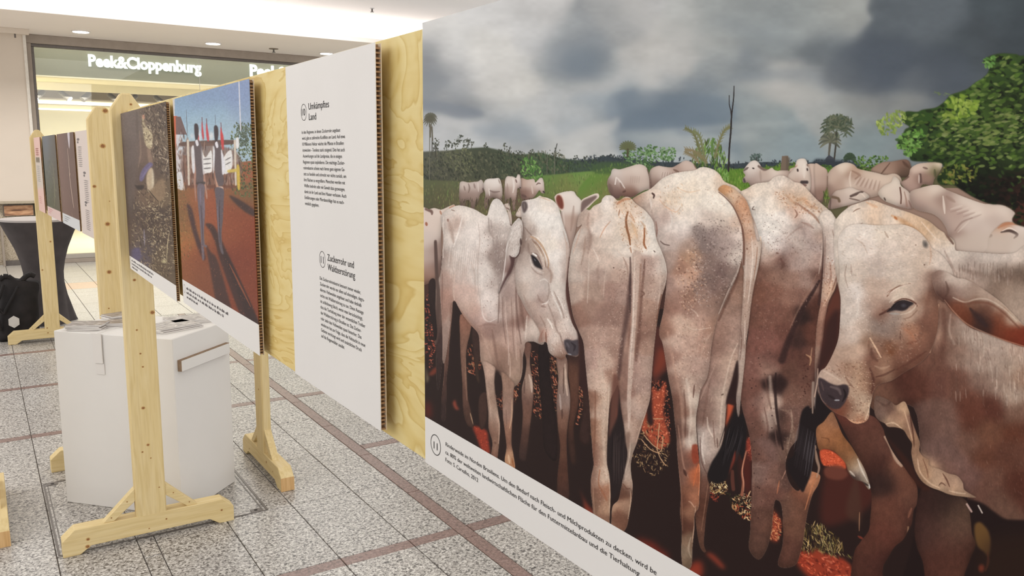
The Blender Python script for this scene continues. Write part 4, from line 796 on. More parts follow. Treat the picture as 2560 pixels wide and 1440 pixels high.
    for a in (([(490,100),(520,75),(560,60),(600,60)],[9,14,12,6],(176,112,76),.6),([(580,170),(565,230),(570,300),(590,380),(600,450)],[8,10,12,10,7],(126,76,46),.8),([(600,180),(620,220),(640,260)],10,(196,150,116),.6),([(610,260),(640,320),(660,400)],16,(206,166,128),.5),
              ([(720,310),(722,380),(718,440),(735,480)],[6,8,10,8],(140,84,52),.85),([(690,250),(720,290),(740,360)],10,(190,146,112),.5),([(430,250),(380,310),(340,390)],5,(196,146,118),.6),([(510,150),(500,200)],6,(140,92,64),.6),([(600,470),(610,520)],5,(150,100,72),.7),
              ([(245,180),(235,280),(262,400),(240,520)],[8,14,16,10],(160,134,122),.55),([(180,300),(150,400),(110,520)],5,(200,160,140),.5),([(250,500),(245,650),(240,800),(232,950)],7,(222,206,192),.4),([(215,380),(205,500),(180,620)],10,(150,124,110),.45),
              ([(280,480),(320,560),(330,620)],7,(232,218,206),.5),([(330,600),(320,700),(330,850)],14,(150,124,112),.35),([(400,620),(380,760),(370,900)],7,(206,184,170),.4),([(470,480),(540,560),(560,650)],8,(210,190,176),.5),([(540,560),(575,640),(580,720)],9,(140,110,98),.5),
              ([(600,560),(602,700),(590,900),(575,1050),(540,1250),(520,1400),(500,1600)],[6,12,26,28,26,22,20],(84,62,58),.75),([(600,700),(600,900),(600,1050)],9,(60,44,44),.6),
              ([(655,540),(655,700),(648,900),(640,1100),(620,1300),(608,1440),(600,1600),(590,1750),(592,1900),(588,2020)],[50,44,38,36,32,28,25,21,17,8],(196,172,158),.9,.5),([(640,560),(636,700),(630,900),(625,1100),(612,1300),(596,1500)],6,(222,204,190),.7),([(690,620),(684,780),(672,950),(655,1150),(640,1400)],[8,9,9,8,7],(150,116,100),.7),
              ([(725,580),(715,700),(700,850),(690,1000),(680,1150),(665,1300),(650,1440)],[6,12,16,18,20,20,14],(106,76,66),.65),([(860,640),(856,760),(850,880),(830,1050)],8,(206,182,168),.5),([(870,880),(845,1000),(830,1120)],[6,12,10],(110,74,60),.7),([(905,620),(915,700),(900,800)],5,(232,216,204),.5),
              ([(700,850),(720,870),(690,900)],6,(96,66,56),.6),([(800,500),(815,515)],3,(70,50,44),.8),([(455,645),(462,650)],4,(70,50,44),.8),
              ([(330,1440),(370,1640),(380,1850),(370,2050),(380,2250),(400,2450)],[22,24,20,18,16,18],(216,192,174),.45),([(300,1700),(300,1900),(295,2100),(285,2300)],9,(120,80,64),.5),([(420,1650),(410,1850),(400,2050)],4,(226,204,186),.5),([(340,2380),(330,2500),(370,2580),(400,2640)],[5,6,10,8],(150,96,70),.6),
              ([(420,2460),(426,2600),(418,2750)],5,(216,186,162),.6),([(280,2500),(290,2700),(310,2900)],5,(176,140,118),.5),([(410,2900),(400,3050)],5,(200,166,140),.5),([(380,2980),(385,3000)],6,(70,44,38),.7),
              ([(500,1660),(530,1900),(560,2150),(575,2240)],7,(120,88,76),.5),([(680,1700),(700,1750),(660,1800)],7,(150,120,108),.4),([(740,1880),(690,2010),(650,2140)],5,(210,180,160),.5),([(600,2100),(595,2250),(560,2400)],6,(214,192,176),.5),([(540,2500),(570,2540),(600,2540)],6,(96,62,50),.6),([(600,2560),(605,2650),(580,2800)],5,(206,176,152),.6),
              ([(470,1690),(430,1800),(415,2000)],6,(170,136,118),.5)):
        L(*a)
    C.dabs([(430,50),(620,60),(720,200),(760,480),(560,480),(480,200)], 220, 8, 3, 70, 50, [(176,120,84),(140,90,60),(210,170,134)], .45)
    C.dabs([(250,1200),(520,1000),(480,1700),(270,1700)], 500, 7, 3.5, 50, 60, [(222,198,182),(140,108,96)], .38)
    C.dabs([(620,700),(900,700),(760,1900),(600,1900)], 600, 6, 3.5, 60, 60, [(216,190,174),(120,88,78)], .38)
    C.dabs([(430,800),(560,600),(560,1000),(450,1200)], 200, 6, 3.5, 60, 60, [(196,170,156),(120,92,82)], .4)
    C.dabs([(330,1700),(420,1700),(420,2700),(300,2700)], 260, 7, 3, 70, 40, [(216,190,172),(150,112,94)], .4)
    C.grain(0.05, 3, 3, 39); C.grain(0.045, 13, 9, 40); C.free()
    # tail tuft of the second cow and the dark between its legs
    P([(505,1690),(520,1850),(545,2000),(560,2120),(575,2240),(560,2350),(530,2460),(510,2560),(450,2640),(440,2560),(425,2420),(405,2300),(410,2150),(425,1980),(470,1990),(490,1880),(480,1750)],(46,36,36),1,2)
    P([(460,1560),(500,1600),(510,1720),(495,1880),(480,1960),(440,2050),(420,2100),(428,1900),(440,1720)],(108,72,62),.85,3)
    for i in range(26):
        x = 450 + (i * 41) % 110
        L([(x, 2060 + (i * 29) % 100), (x - 10 + i % 7, 2330 + (i * 31) % 180)], 2.5, (70,58,56) if i % 3 else (30,24,26), .7)
    P([(560,2080),(600,2060),(600,2140),(580,2200)],(120,92,80),.6,4)
    # ---- third cow from behind (right of centre)
    C.fr(1800, 480, 3.429)
    body4 = [(150,40),(170,0),(230,-30),(300,-70),(360,-80),(420,-90),(470,-130),(540,-140),(600,-110),(640,-85),(700,-70),(760,-10),(830,65),(900,125),(945,168),(1010,260),(1040,450),(1040,620),(1010,760),(975,860),(930,960),(900,1100),(868,1300),(860,1440),(850,1640),(830,1800),(780,1850),(720,1900),(690,2080),(600,2200),(560,2350),(600,2500),(680,2560),(720,2400),(850,2420),(845,2500),(790,2600),(750,2750),(725,2900),(700,3050),(640,3200),(500,3200),(540,3000),(530,2700),(480,2640),(460,2700),(440,2900),(400,3060),(330,3150),(250,3060),(260,2900),(270,2640),(272,2500),(275,2340),(255,2100),(190,1850),(180,1700),(200,1440),(240,1240),(250,1000),(275,820),(340,560),(350,460),(300,260),(220,120)]
    C.body(body4, (200,180,168))
    C.field(None, [(230,10,(226,206,188)),(350,-40,(230,214,198)),(500,-100,(230,214,200)),(620,-60,(224,204,188)),(700,-20,(220,198,180)),(800,60,(220,198,180)),(880,140,(222,204,188)),(300,120,(230,218,206)),(420,100,(232,218,204)),(520,50,(222,200,182)),(600,30,(206,176,152)),(650,180,(206,176,158)),(700,60,(206,176,150)),(750,200,(224,208,196)),(820,120,(206,178,156)),
        (350,250,(232,222,212)),(450,300,(234,224,214)),(550,250,(230,218,208)),(600,330,(206,190,180)),(700,300,(170,148,138)),(750,350,(176,156,148)),(820,280,(214,198,186)),(850,380,(176,150,136)),(800,450,(176,156,148)),(420,420,(232,222,214)),(500,440,(216,202,194)),(380,500,(206,188,176)),(400,580,(180,152,138)),
        (560,480,(176,156,148)),(680,420,(190,172,162)),(600,550,(150,126,116)),(530,590,(110,80,72)),(480,620,(140,110,98)),(640,600,(176,152,142)),(740,550,(180,160,150)),(820,600,(176,148,136)),(400,680,(130,96,82)),(330,680,(120,86,74)),(500,720,(140,108,94)),(620,750,(150,118,104)),(740,750,(160,132,120)),(840,720,(110,80,70)),
        (330,850,(120,82,68)),(450,850,(130,92,78)),(600,900,(140,104,90)),(700,900,(130,96,84)),(300,1050,(116,80,68)),(450,1050,(124,86,74)),(600,1050,(120,84,72)),(300,1300,(124,84,74)),(450,1300,(126,86,76)),(560,1200,(110,74,64)),(700,1050,(52,38,36)),(650,1250,(66,46,42)),(560,1400,(96,64,56)),
        (800,1000,(84,54,46)),(780,1200,(96,62,52)),(700,1440,(90,60,52)),(780,1440,(106,72,62)),(300,1500,(128,90,80)),(420,1440,(110,76,68)),(460,1650,(54,38,36)),(400,1500,(150,118,104)),(260,1700,(116,80,70)),(350,1800,(130,98,88)),(420,1800,(190,162,146)),(430,1950,(190,166,152)),(330,2000,(110,78,68)),(260,1900,(120,84,74)),
        (620,1500,(100,70,60)),(720,1600,(106,74,64)),(640,1750,(120,88,76)),(620,1900,(120,90,80)),(560,2000,(110,80,70)),(650,2150,(140,112,98)),(590,2200,(120,92,80)),(500,1950,(60,42,38)),(520,2100,(50,36,34)),(330,2250,(110,78,68)),(400,2200,(120,92,84)),(350,2400,(120,92,84)),(460,2450,(130,96,84)),(300,2400,(130,104,94)),(540,2450,(96,70,62)),
        (300,2600,(112,80,70)),(450,2600,(110,76,66)),(350,2800,(100,70,60)),(430,2850,(104,72,60)),(560,2700,(110,80,68)),(640,2700,(110,76,62)),(720,2600,(110,72,58)),(760,2550,(190,130,96)),(620,2900,(110,76,62)),(560,3000,(96,64,54)),(350,3000,(96,68,58))], 60)
    for a in (([(290,120),(275,145),(300,150)],4,(96,76,70),.8),([(650,90),(720,140),(800,200),(850,260)],[5,10,12,8],(150,110,90),.7),([(660,70),(720,60),(760,110),(830,140)],[10,22,22,12],(186,142,110),.55),([(640,150),(660,190),(640,220)],7,(110,70,56),.6),([(560,20),(600,60),(640,100)],14,(196,150,118),.5),
              ([(700,260),(760,280),(800,310)],12,(140,108,96),.5),([(560,400),(640,330),(720,290)],10,(150,124,114),.4),([(880,330),(888,500),(880,680),(860,860),(845,960)],[8,14,18,18,14],(70,48,44),.8),([(860,300),(880,360),(872,520),(845,700)],7,(214,194,180),.5),
              ([(850,760),(780,880),(700,1010),(640,1150),(580,1290),(530,1440)],[12,20,26,30,36,40],(58,40,38),.85),([(830,700),(740,880),(660,1030),(600,1160)],8,(150,116,100),.5),([(350,470),(340,560),(310,720),(280,850)],7,(120,84,66),.7),([(345,380),(352,460)],6,(214,178,148),.6),
              ([(520,570),(540,620),(520,660)],16,(100,70,62),.6),([(480,520),(500,525)],6,(96,66,56),.7),([(370,430),(380,500),(440,560),(500,540)],[10,22,26,16],(196,170,156),.35)):
        L(*a)
    C.dabs([(340,200),(560,220),(560,480),(380,480)], 50, 4, 3.5, 0, 90, [(130,100,90),(96,70,62)], .7)
    C.dabs([(480,-20),(860,120),(800,200),(560,120)], 150, 9, 5, 30, 60, [(176,130,100),(206,170,140),(140,100,80)], .45)
    C.dabs([(380,500),(850,420),(800,900),(350,1440),(260,1440)], 500, 7, 4, 50, 60, [(150,120,106),(90,62,54),(180,150,134)], .32)
    C.dabs([(250,1440),(520,1440),(350,2700),(280,2700)], 40, 6, 6, 0, 90, [(60,40,38)], .75)
    C.fr(1840, 860, 3.429)
    for a in (([(290,280),(300,430),(320,560),(345,680)],[16,22,18,14],(196,172,156),.6),([(240,240),(270,420),(300,560)],12,(110,80,70),.45),([(340,250),(335,400),(345,560),(372,760),(400,900)],[8,14,14,12,10],(48,34,33),.85),([(330,700),(350,850),(400,960),(428,1010)],9,(120,92,84),.5),([(430,960),(432,1060),(390,1160)],4,(210,160,136),.6),
              ([(240,540),(270,700),(260,820)],9,(96,66,58),.5),([(380,560),(470,600),(490,800)],[6,14,10],(150,122,106),.5),([(600,90),(640,120),(630,180)],9,(176,136,106),.8),([(650,30),(640,110)],5,(190,150,120),.6),([(600,110),(625,130)],6,(90,56,44),.7),([(470,560),(480,700),(440,880)],9,(186,160,140),.4),([(440,800),(445,940)],12,(150,124,108),.5),
              ([(370,1170),(350,1280)],6,(190,120,86),.7),([(700,1080),(640,1250),(590,1420)],6,(190,124,88),.75),([(140,1000),(150,1200),(140,1400)],6,(140,106,92),.4),([(210,1000),(180,1040),(250,1060)],9,(150,122,112),.4)):
        L(*a)
    C.dabs([(430,1000),(150,900),(150,1440),(420,1440)], 300, 6, 4, 50, 60, [(140,108,94),(80,54,46)], .35)
    C.dabs([(420,480),(640,480),(500,980),(420,980)], 220, 7, 4, 50, 60, [(160,130,114),(80,56,48)], .35)
    C.dabs([(580,180),(640,200),(620,420),(560,420)], 22, 9, 7, 60, 60, [(70,44,38)], .7)
    C.grain(0.06, 3, 3, 41); C.grain(0.06, 12, 10, 42); C.free()
    # tail hanging over it
    C.fr(1800, 480, 3.429)
    C.body([(845,230),(890,160),(950,165),(1000,260),(1028,400),(1035,560),(1022,700),(985,830),(960,880),(925,960),(900,1100),(880,1300),(862,1440),(850,1640),(840,1850),(820,1880),(808,1820),(812,1640),(815,1440),(826,1200),(845,1050),(862,960),(872,850),(884,700),(888,560),(888,400),(872,300)], (206,186,172))
    C.field(None, [(900,200,(222,206,192)),(960,260,(224,210,198)),(920,350,(196,176,164)),(1000,400,(220,206,194)),(910,500,(180,158,146)),(980,520,(216,200,190)),(920,700,(180,152,138)),(980,700,(206,182,166)),(900,850,(196,166,148)),(950,850,(200,160,134)),(880,1000,(170,130,112)),(850,1200,(150,112,96)),(840,1440,(160,128,112)),(830,1640,(180,156,142)),(825,1800,(186,166,154))], 60)
    for a in (([(1000,300),(1010,400),(1000,520),(960,620)],7,(238,228,220),.6),([(960,320),(985,420),(1000,500)],5,(150,124,112),.6),([(900,380),(896,560),(890,740)],7,(130,100,90),.5),([(940,600),(950,720),(930,800)],9,(150,108,90),.5),([(1020,620),(1000,720),(960,840)],6,(120,80,66),.7),([(960,740),(940,860),(880,980)],5,(226,190,164),.6)):
        L(*a)
    C.dabs([(880,560),(1000,600),(900,1000),(860,900)], 70, 6, 5, 40, 60, [(130,80,60),(220,196,180)], .5)
    C.grain(0.06, 3, 3, 43); C.free()
    C.fr(1840, 860, 3.429)
    P([(710,330),(700,400),(735,470),(800,515),(840,540),(800,600),(740,660),(690,720),(680,860),(665,1000),(640,1120),(600,1220),(570,1270),(520,1200),(450,1090),(440,1000),(490,960),(510,880),(530,790),(548,650),(570,570),(615,530),(640,560),(665,610),(672,560),(690,400)],(38,31,32),1,1.5)
    P([(700,190),(740,120),(790,60),(830,0),(770,-60),(735,0),(725,100)],(92,56,48),.9,3); P([(700,300),(710,180),(760,200),(720,260)],(60,38,36),.9,3)
    C.fr(2040, 560, 3.273)
    P([(180,430),(195,500),(200,620),(196,800),(180,950),(130,1080),(80,1170),(30,1200),(40,1100),(60,950),(70,780),(120,620),(165,540)],(96,56,46),.95,3)
    P([(185,700),(180,950),(130,1080),(70,1170),(20,1240),(0,1440),(-20,1300),(20,1100),(60,950),(90,800)],(56,36,34),.8,6)
    C.fr(1840, 860, 3.429)
    for i in range(30):
        x = 500 + (i * 37) % 160
        L([(x + 40, 680 + (i * 23) % 200), (x - 6 + i % 5, 900 + (i * 31) % 260)], 2.5, (58,50,52) if i % 4 else (110,104,108), .5)
    L([(660,330),(655,450),(655,590)],[14,13,6],(150,130,118),.9); L([(700,210),(695,320),(672,450)],[3,4,5],(206,176,156),.8)
    L([(680,870),(690,980),(710,1060),(690,1140)],[4,16,12,6],(170,140,120),.8); L([(690,900),(740,1050),(790,1200),(800,1300)],[7,10,12,10],(40,28,27),.95)
    # ---- orange calf and earth between, right part
    C.fr(2040, 960, 3.0)
    P([(125,560),(420,600),(420,900),(60,1060),(60,700)],(78,42,36),.9,12)
    P([(28,500),(60,486),(120,500),(200,560),(222,600),(215,640),(120,620),(60,610),(35,570)],(196,88,58),1,2); C.dabs([(35,500),(120,500),(215,600),(120,620),(50,600)],90,9,4,20,50,[(230,120,84),(160,64,44),(214,100,70)],.8)
    P([(60,640),(120,610),(200,620),(240,680),(180,720),(80,700)],(110,64,52),.9,4)
    limb([(5,330),(60,280),(118,208),(150,260),(200,380),(262,462),(310,540),(345,600),(385,680),(408,760),(395,790),(350,735),(300,720),(270,700),(240,650),(225,600),(190,555),(130,500),(60,484),(25,495),(5,420)],
        [(60,340,(160,110,78)),(110,250,(150,106,80)),(120,420,(150,100,68)),(180,460,(140,94,62)),(230,540,(140,96,66)),(280,600,(150,118,90)),(320,640,(206,186,166)),(360,700,(190,170,150)),(300,700,(60,44,42))],50,
        [([(40,400),(90,410),(100,440)],4,(110,70,48),.7),([(310,560),(340,640),(385,730)],7,(226,212,198),.7),([(250,650),(290,690)],8,(216,200,184),.7),([(330,730),(390,760)],9,(50,38,38),.8),([(400,755),(402,775)],7,(230,226,222),.9)])
    # dark legs right
    C.poly([(230,900),(300,700),(340,900),(330,1060),(310,1150),(320,1050),(240,1000)],(80,56,46),.7,6); L([(325,960),(322,1100)],4,(176,130,100),.7); L([(315,1140),(350,1160)],10,(130,62,48),.8)
    C.dabs([(0,1040),(90,1100),(160,1250),(290,1300),(200,1310),(0,1240)], 130, 20, 3.5, 60, 50, [(130,120,70),(176,156,110),(80,60,44),(50,44,34)], .85)
    P([(-20,1270),(60,1280),(160,1320),(270,1380),(270,1700),(-20,1700)],(146,62,44),1,5); C.dabs([(-20,1280),(270,1390),(270,1500),(-20,1500)],140,14,6,25,50,[(190,84,58),(110,44,34),(206,110,84)],.8)
    # ---- right-hand cow: back, neck, head
    C.fr(2040, 560, 3.273)
    back = [(150,40),(180,-60),(270,-140),(330,-165),(410,-190),(470,-193),(550,-165),(650,-130),(760,-95),(870,-50),(935,-15),(1000,40),(1060,80),(1130,140),(1140,210),(1190,222),(1350,235),(1500,245),(1600,240),(1650,222),(1720,170),(2000,60),(2700,40),(2700,3600),(1400,3600),(1240,2240),(900,2100),(800,1500),(450,1500),(180,500)]
    C.body(back, (206,188,174))
    C.field(None, [(250,-110,(230,214,198)),(400,-150,(226,208,192)),(470,-120,(214,184,158)),(600,-100,(226,206,188)),(800,-40,(216,186,158)),(900,60,(206,172,140)),(1000,120,(210,184,160)),(1050,60,(220,196,172)),(300,50,(228,212,198)),
        (1000,210,(222,206,194)),(1150,240,(220,206,192)),(1400,270,(218,202,190)),(1600,270,(216,200,188)),(1680,230,(210,192,178)),(1100,310,(196,178,166)),(1250,340,(176,158,148)),(1400,390,(150,132,120)),(1600,400,(120,100,88)),(1690,420,(110,92,80)),(1200,400,(180,158,144)),(1300,450,(170,146,132)),(1500,480,(134,112,98)),(1600,520,(160,138,122)),(1690,600,(170,148,132)),
        (1000,700,(140,106,90)),(980,900,(176,140,120)),(1080,800,(120,90,78)),(1120,900,(140,116,102)),(1200,850,(176,154,140)),(1350,950,(176,156,142)),(1500,1000,(180,158,144)),(1650,1050,(176,150,134)),(1050,1000,(110,78,66)),(1150,1050,(140,112,98)),(1300,1100,(160,136,122)),(1450,1150,(166,144,130)),(1600,1150,(170,148,132)),(1690,1250,(150,120,102)),
        (950,1150,(110,76,64)),(850,1300,(90,56,46)),(1000,1300,(104,70,60)),(1150,1300,(110,76,64)),(1350,1300,(130,104,92)),(1500,1300,(150,126,112)),(1600,1400,(170,148,132)),(1300,1440,(100,62,50)),(700,1350,(80,48,40)),(600,1400,(110,78,64)),
        (1000,1550,(110,82,72)),(1100,1650,(116,88,78)),(900,1600,(100,74,66)),(1250,1600,(96,58,46)),(1450,1500,(90,54,44)),(1650,1550,(120,90,76)),(1650,1700,(96,58,44)),(1400,1700,(110,74,58)),(1250,1800,(110,80,68)),(1050,1850,(110,84,76)),(1150,1950,(120,92,84)),(1350,1900,(100,64,50)),(1550,1900,(96,62,50)),(1680,1850,(100,66,54)),
        (1250,2050,(112,82,74)),(1100,2000,(110,80,70)),(1450,2100,(106,74,62)),(1600,2150,(84,50,40)),(950,2050,(180,146,120)),(1400,2200,(100,70,60)),(1500,2250,(104,76,64)),(2200,900,(150,126,112)),(2200,1900,(96,60,48)),(2200,400,(150,130,116))], 85)
    for a in (([(620,-70),(700,-30),(800,40),(850,90)],[10,24,24,12],(200,150,108),.6),([(640,-60),(660,-40)],10,(170,96,50),.7),([(860,-20),(930,60),(1000,130),(1120,150)],7,(230,212,196),.5),([(1040,20),(1070,90),(1120,160)],[6,14,8],(110,82,72),.8),([(960,0),(1030,60)],8,(200,160,130),.5),([(1100,40),(1140,110),(1130,180)],8,(216,190,168),.7),
              ([(300,-100),(330,-120),(360,-130)],3,(110,76,60),.7),([(280,50),(330,20),(380,-10)],3,(120,84,66),.6),([(410,-180),(470,-150),(500,-140)],14,(206,150,110),.4),
              ([(1000,660),(985,760),(980,880),(950,980),(930,1050)],[8,9,9,8,5],(216,172,142),.85),([(1040,700),(1050,900),(1020,1100)],[20,30,34],(96,64,54),.5),([(1100,740),(1090,880),(1130,980)],[8,10,12],(206,182,166),.35),
              ([(1050,220),(1090,300),(1140,400)],12,(150,126,114),.5),([(1180,370),(1400,420),(1700,440)],[16,30,34],(120,98,86),.35)):
        L(*a)
    for i in range(90):
        r = C.r
        x, y = r.uniform(1130,1700), r.uniform(760,1400)
        y = max(y, 640 + (x - 1100) * 0.62)
        L([(x,y),(x+r.uniform(-6,10),y+r.uniform(50,110))], r.uniform(3,6), (214,194,178) if i % 2 else (110,86,76), .3)
    for i in range(50):
        r = C.r
        x = r.uniform(1150,1700)
        y = 300 + r.uniform(0,120)
        L([(x,y),(x+r.uniform(-4,4),y+r.uniform(40,90))], 4, (196,178,166) if i % 3 == 0 else (110,90,80), .35)
    C.dabs([(1000,1000),(1700,1000),(1700,2200),(1100,1900)], 500, 16, 3, 80, 25, [(150,120,106),(80,54,46)], .25)
    C.grain(0.05, 4, 3, 44); C.grain(0.06, 16, 12, 45); C.free()
    # brisket folds and fore leg
    C.fr(2040, 960, 3.0)
    P([(760,760),(880,790),(1000,830),(1100,850),(1240,890),(1340,960),(1420,1010),(1560,1020),(2400,1040),(2400,2000),(700,2000),(740,1100)],(40,29,28),1,4)
    limb([(800,780),(900,800),(1010,830),(1090,850),(1140,900),(1160,1020),(1170,1120),(1195,1210),(1150,1330),(1110,1440),(1100,1560),(860,1560),(800,1330),(760,1230),(740,1100),(760,900)],
        [(850,900,(60,40,36)),(950,900,(54,40,36)),(880,1100,(84,60,52)),(1050,1000,(90,68,56)),(1050,1120,(100,74,62)),(950,1200,(84,54,46)),(1120,1250,(76,48,40)),(900,1350,(80,50,42)),(1050,1400,(88,56,46)),(800,1100,(64,42,38))],110)
    P([(1190,1060),(1225,1035),(1260,1060),(1295,1110),(1310,1190),(1295,1290),(1260,1260),(1215,1220),(1192,1150)],(112,82,48),.9,4); L([(1285,1260),(1290,1330),(1270,1400)],12,(110,62,46),.7); K(1240,1380,34,44,(176,78,56),.9)
    L([(1130,900),(1165,955)],9,(190,160,150),.9); L([(1215,910),(1245,965)],6,(200,186,176),.9)
    P([(1180,1260),(1250,1280),(1240,1330),(1170,1330)],(40,28,26),.9,8); P([(1320,1150),(2400,1200),(2400,1700),(1300,1700)],(52,36,28),.6,30)
    limb([(110,160),(200,190),(330,215),(440,250),(500,330),(520,390),(560,480),(610,560),(655,615),(700,680),(745,740),(762,810),(755,900),(730,950),(718,1040),(690,1100),(650,1170),(590,1220),(540,1300),(500,1380),(480,1560),(270,1560),(285,1280),(330,1190),(395,1100),(408,1000),(418,860),(405,760),(370,650),(310,530),(250,425),(180,290)],
        [(200,230,(104,60,50)),(350,280,(104,66,56)),(250,380,(84,54,46)),(400,400,(92,60,50)),(480,450,(100,66,56)),(350,520,(90,58,48)),(450,600,(70,44,38)),(540,740,(52,36,33)),(620,650,(120,80,64)),(660,760,(110,72,58)),(480,760,(60,42,38)),(700,850,(104,70,58)),(550,900,(104,66,54)),(450,950,(100,64,52)),(600,1000,(100,64,52)),(500,1100,(96,58,48)),(400,1200,(90,56,46)),(350,1350,(80,50,42)),(450,1350,(76,46,40)),(680,1000,(84,54,46))],80,
        [([(515,395),(560,470),(600,560),(640,610)],[10,16,20,14],(190,160,138),.85),([(715,930),(690,1000)],10,(150,100,80),.6),([(690,1070),(685,1200),(700,1290)],[6,12,16],(150,116,92),.8)])
    P([(520,390),(600,470),(680,560),(735,640),(770,720),(860,780),(820,800),(755,760),(700,680),(655,610),(620,540)],(70,40,32),.7,5)
    limb([(440,110),(470,90),(560,130),(600,160),(660,130),(690,180),(715,260),(750,360),(778,440),(775,500),(800,540),(845,570),(850,610),(930,640),(990,670),(1060,690),(1100,740),(1110,790),(1150,820),(1200,850),(1150,850),(1060,840),(990,825),(930,800),(860,775),(800,735),(760,680),(735,620),(715,520),(720,450),(690,400),(655,345),(600,325),(540,320),(515,295),(470,270),(440,220)],
        [(480,150,(120,94,82)),(560,180,(104,78,68)),(640,170,(196,160,130)),(560,290,(196,160,132)),(640,300,(190,152,122)),(600,240,(150,116,96)),(700,300,(140,104,88)),(700,400,(176,136,108)),(740,480,(160,124,100)),(770,600,(170,134,108)),(820,680,(176,140,112)),(900,680,(180,148,124)),(900,760,(200,166,138)),(1000,720,(170,138,116)),(1050,800,(196,160,132)),(1090,750,(176,144,122)),(480,230,(130,104,92))],46,
        [([(700,200),(715,300),(730,400),(735,470)],5,(84,54,44),.8),([(660,200),(690,300),(720,420)],5,(214,180,150),.6),([(760,560),(780,660),(850,740),(930,780)],6,(214,180,152),.7),([(800,560),(830,640),(840,700)],5,(120,84,66),.7),([(950,670),(980,720),(1000,770)],6,(96,64,52),.8),([(1000,800),(1060,815),(1120,820)],5,(216,186,160),.7),([(920,760),(940,740),(970,760)],5,(90,60,50),.7),([(450,120),(520,160),(560,130)],10,(84,60,52),.5),([(520,300),(580,290),(640,330)],6,(216,184,156),.7)])
    C.grain(0.0, 9, 9, 1)
    # head
    C.fr(2040, 560, 3.273)
    headE = [(195,420),(190,300),(180,200),(190,100),(260,20),(360,0),(450,8),(570,12),(700,5),(790,30),(850,70),(905,130),(950,200),(1000,230),(1060,290),(1120,400),(1130,560),(1050,640),(1000,620),(1002,700),(995,850),(960,990),(900,1090),(830,1150),(720,1215),(620,1280),(520,1310),(470,1370),(455,1440),(440,1500),(432,1580),(400,1620),(340,1635),(290,1620),(240,1580),(190,1560),(120,1520),(60,1460),(30,1400),(15,1320),(18,1250),(40,1200),(80,1170),(130,1080),(180,950),(196,800),(202,620),(190,500)]
    C.rd = .12
    C.body(headE, (212,194,180))
    C.field(None, [(250,80,(226,212,200)),(400,40,(230,216,204)),(550,60,(224,208,192)),(700,60,(220,202,186)),(820,120,(214,194,178)),(900,220,(206,184,166)),(250,250,(220,206,194)),(400,200,(224,208,196)),(600,200,(220,202,188)),(780,230,(214,194,178)),(880,320,(206,184,166)),(980,300,(216,198,184)),(1060,380,(206,188,174)),
        (240,420,(206,190,176)),(350,380,(206,188,174)),(500,350,(196,178,166)),(650,380,(206,188,174)),(800,420,(206,186,170)),(880,450,(180,154,138)),(960,450,(124,94,82)),(1000,550,(100,70,60)),(1050,500,(110,82,72)),(230,600,(200,184,172)),(330,560,(222,208,198)),(450,520,(190,166,150)),(560,540,(196,172,156)),(700,540,(206,186,168)),(820,560,(190,166,150)),
        (900,620,(130,96,80)),(960,750,(130,92,76)),(250,780,(206,190,178)),(340,700,(214,198,186)),(420,680,(176,152,138)),(500,650,(176,148,132)),(540,730,(130,96,82)),(620,760,(160,140,128)),(760,740,(180,154,136)),(840,700,(176,146,128)),(880,800,(120,84,70)),(380,850,(196,172,156)),(300,900,(212,192,178)),(220,920,(190,168,154)),(480,850,(140,122,112)),(580,860,(140,120,110)),
        (660,900,(150,124,110)),(780,880,(170,124,100)),(820,960,(150,106,86)),(700,960,(140,104,86)),(430,950,(150,118,98)),(500,980,(140,108,92)),(600,1020,(120,80,60)),(250,1050,(180,152,134)),(350,1050,(196,166,146)),(450,1100,(120,84,70)),(560,1100,(150,114,94)),(700,1100,(130,92,76)),(800,1080,(116,78,64)),(900,1000,(120,84,70)),
        (130,1160,(180,150,132)),(250,1200,(160,126,106)),(350,1200,(180,146,122)),(450,1200,(130,94,78)),(560,1200,(150,116,96)),(680,1180,(100,66,54)),(80,1220,(190,164,148)),(200,1280,(190,164,146)),(300,1330,(186,156,134)),(380,1300,(170,136,112)),(470,1300,(110,76,62)),(350,1450,(186,158,136)),(400,1530,(190,162,138)),(300,1560,(170,140,118)),(250,1500,(120,80,64)),(200,1540,(130,76,58)),(120,1480,(100,66,56)),(50,1400,(120,90,80)),(360,1620,(190,130,100))], 62)
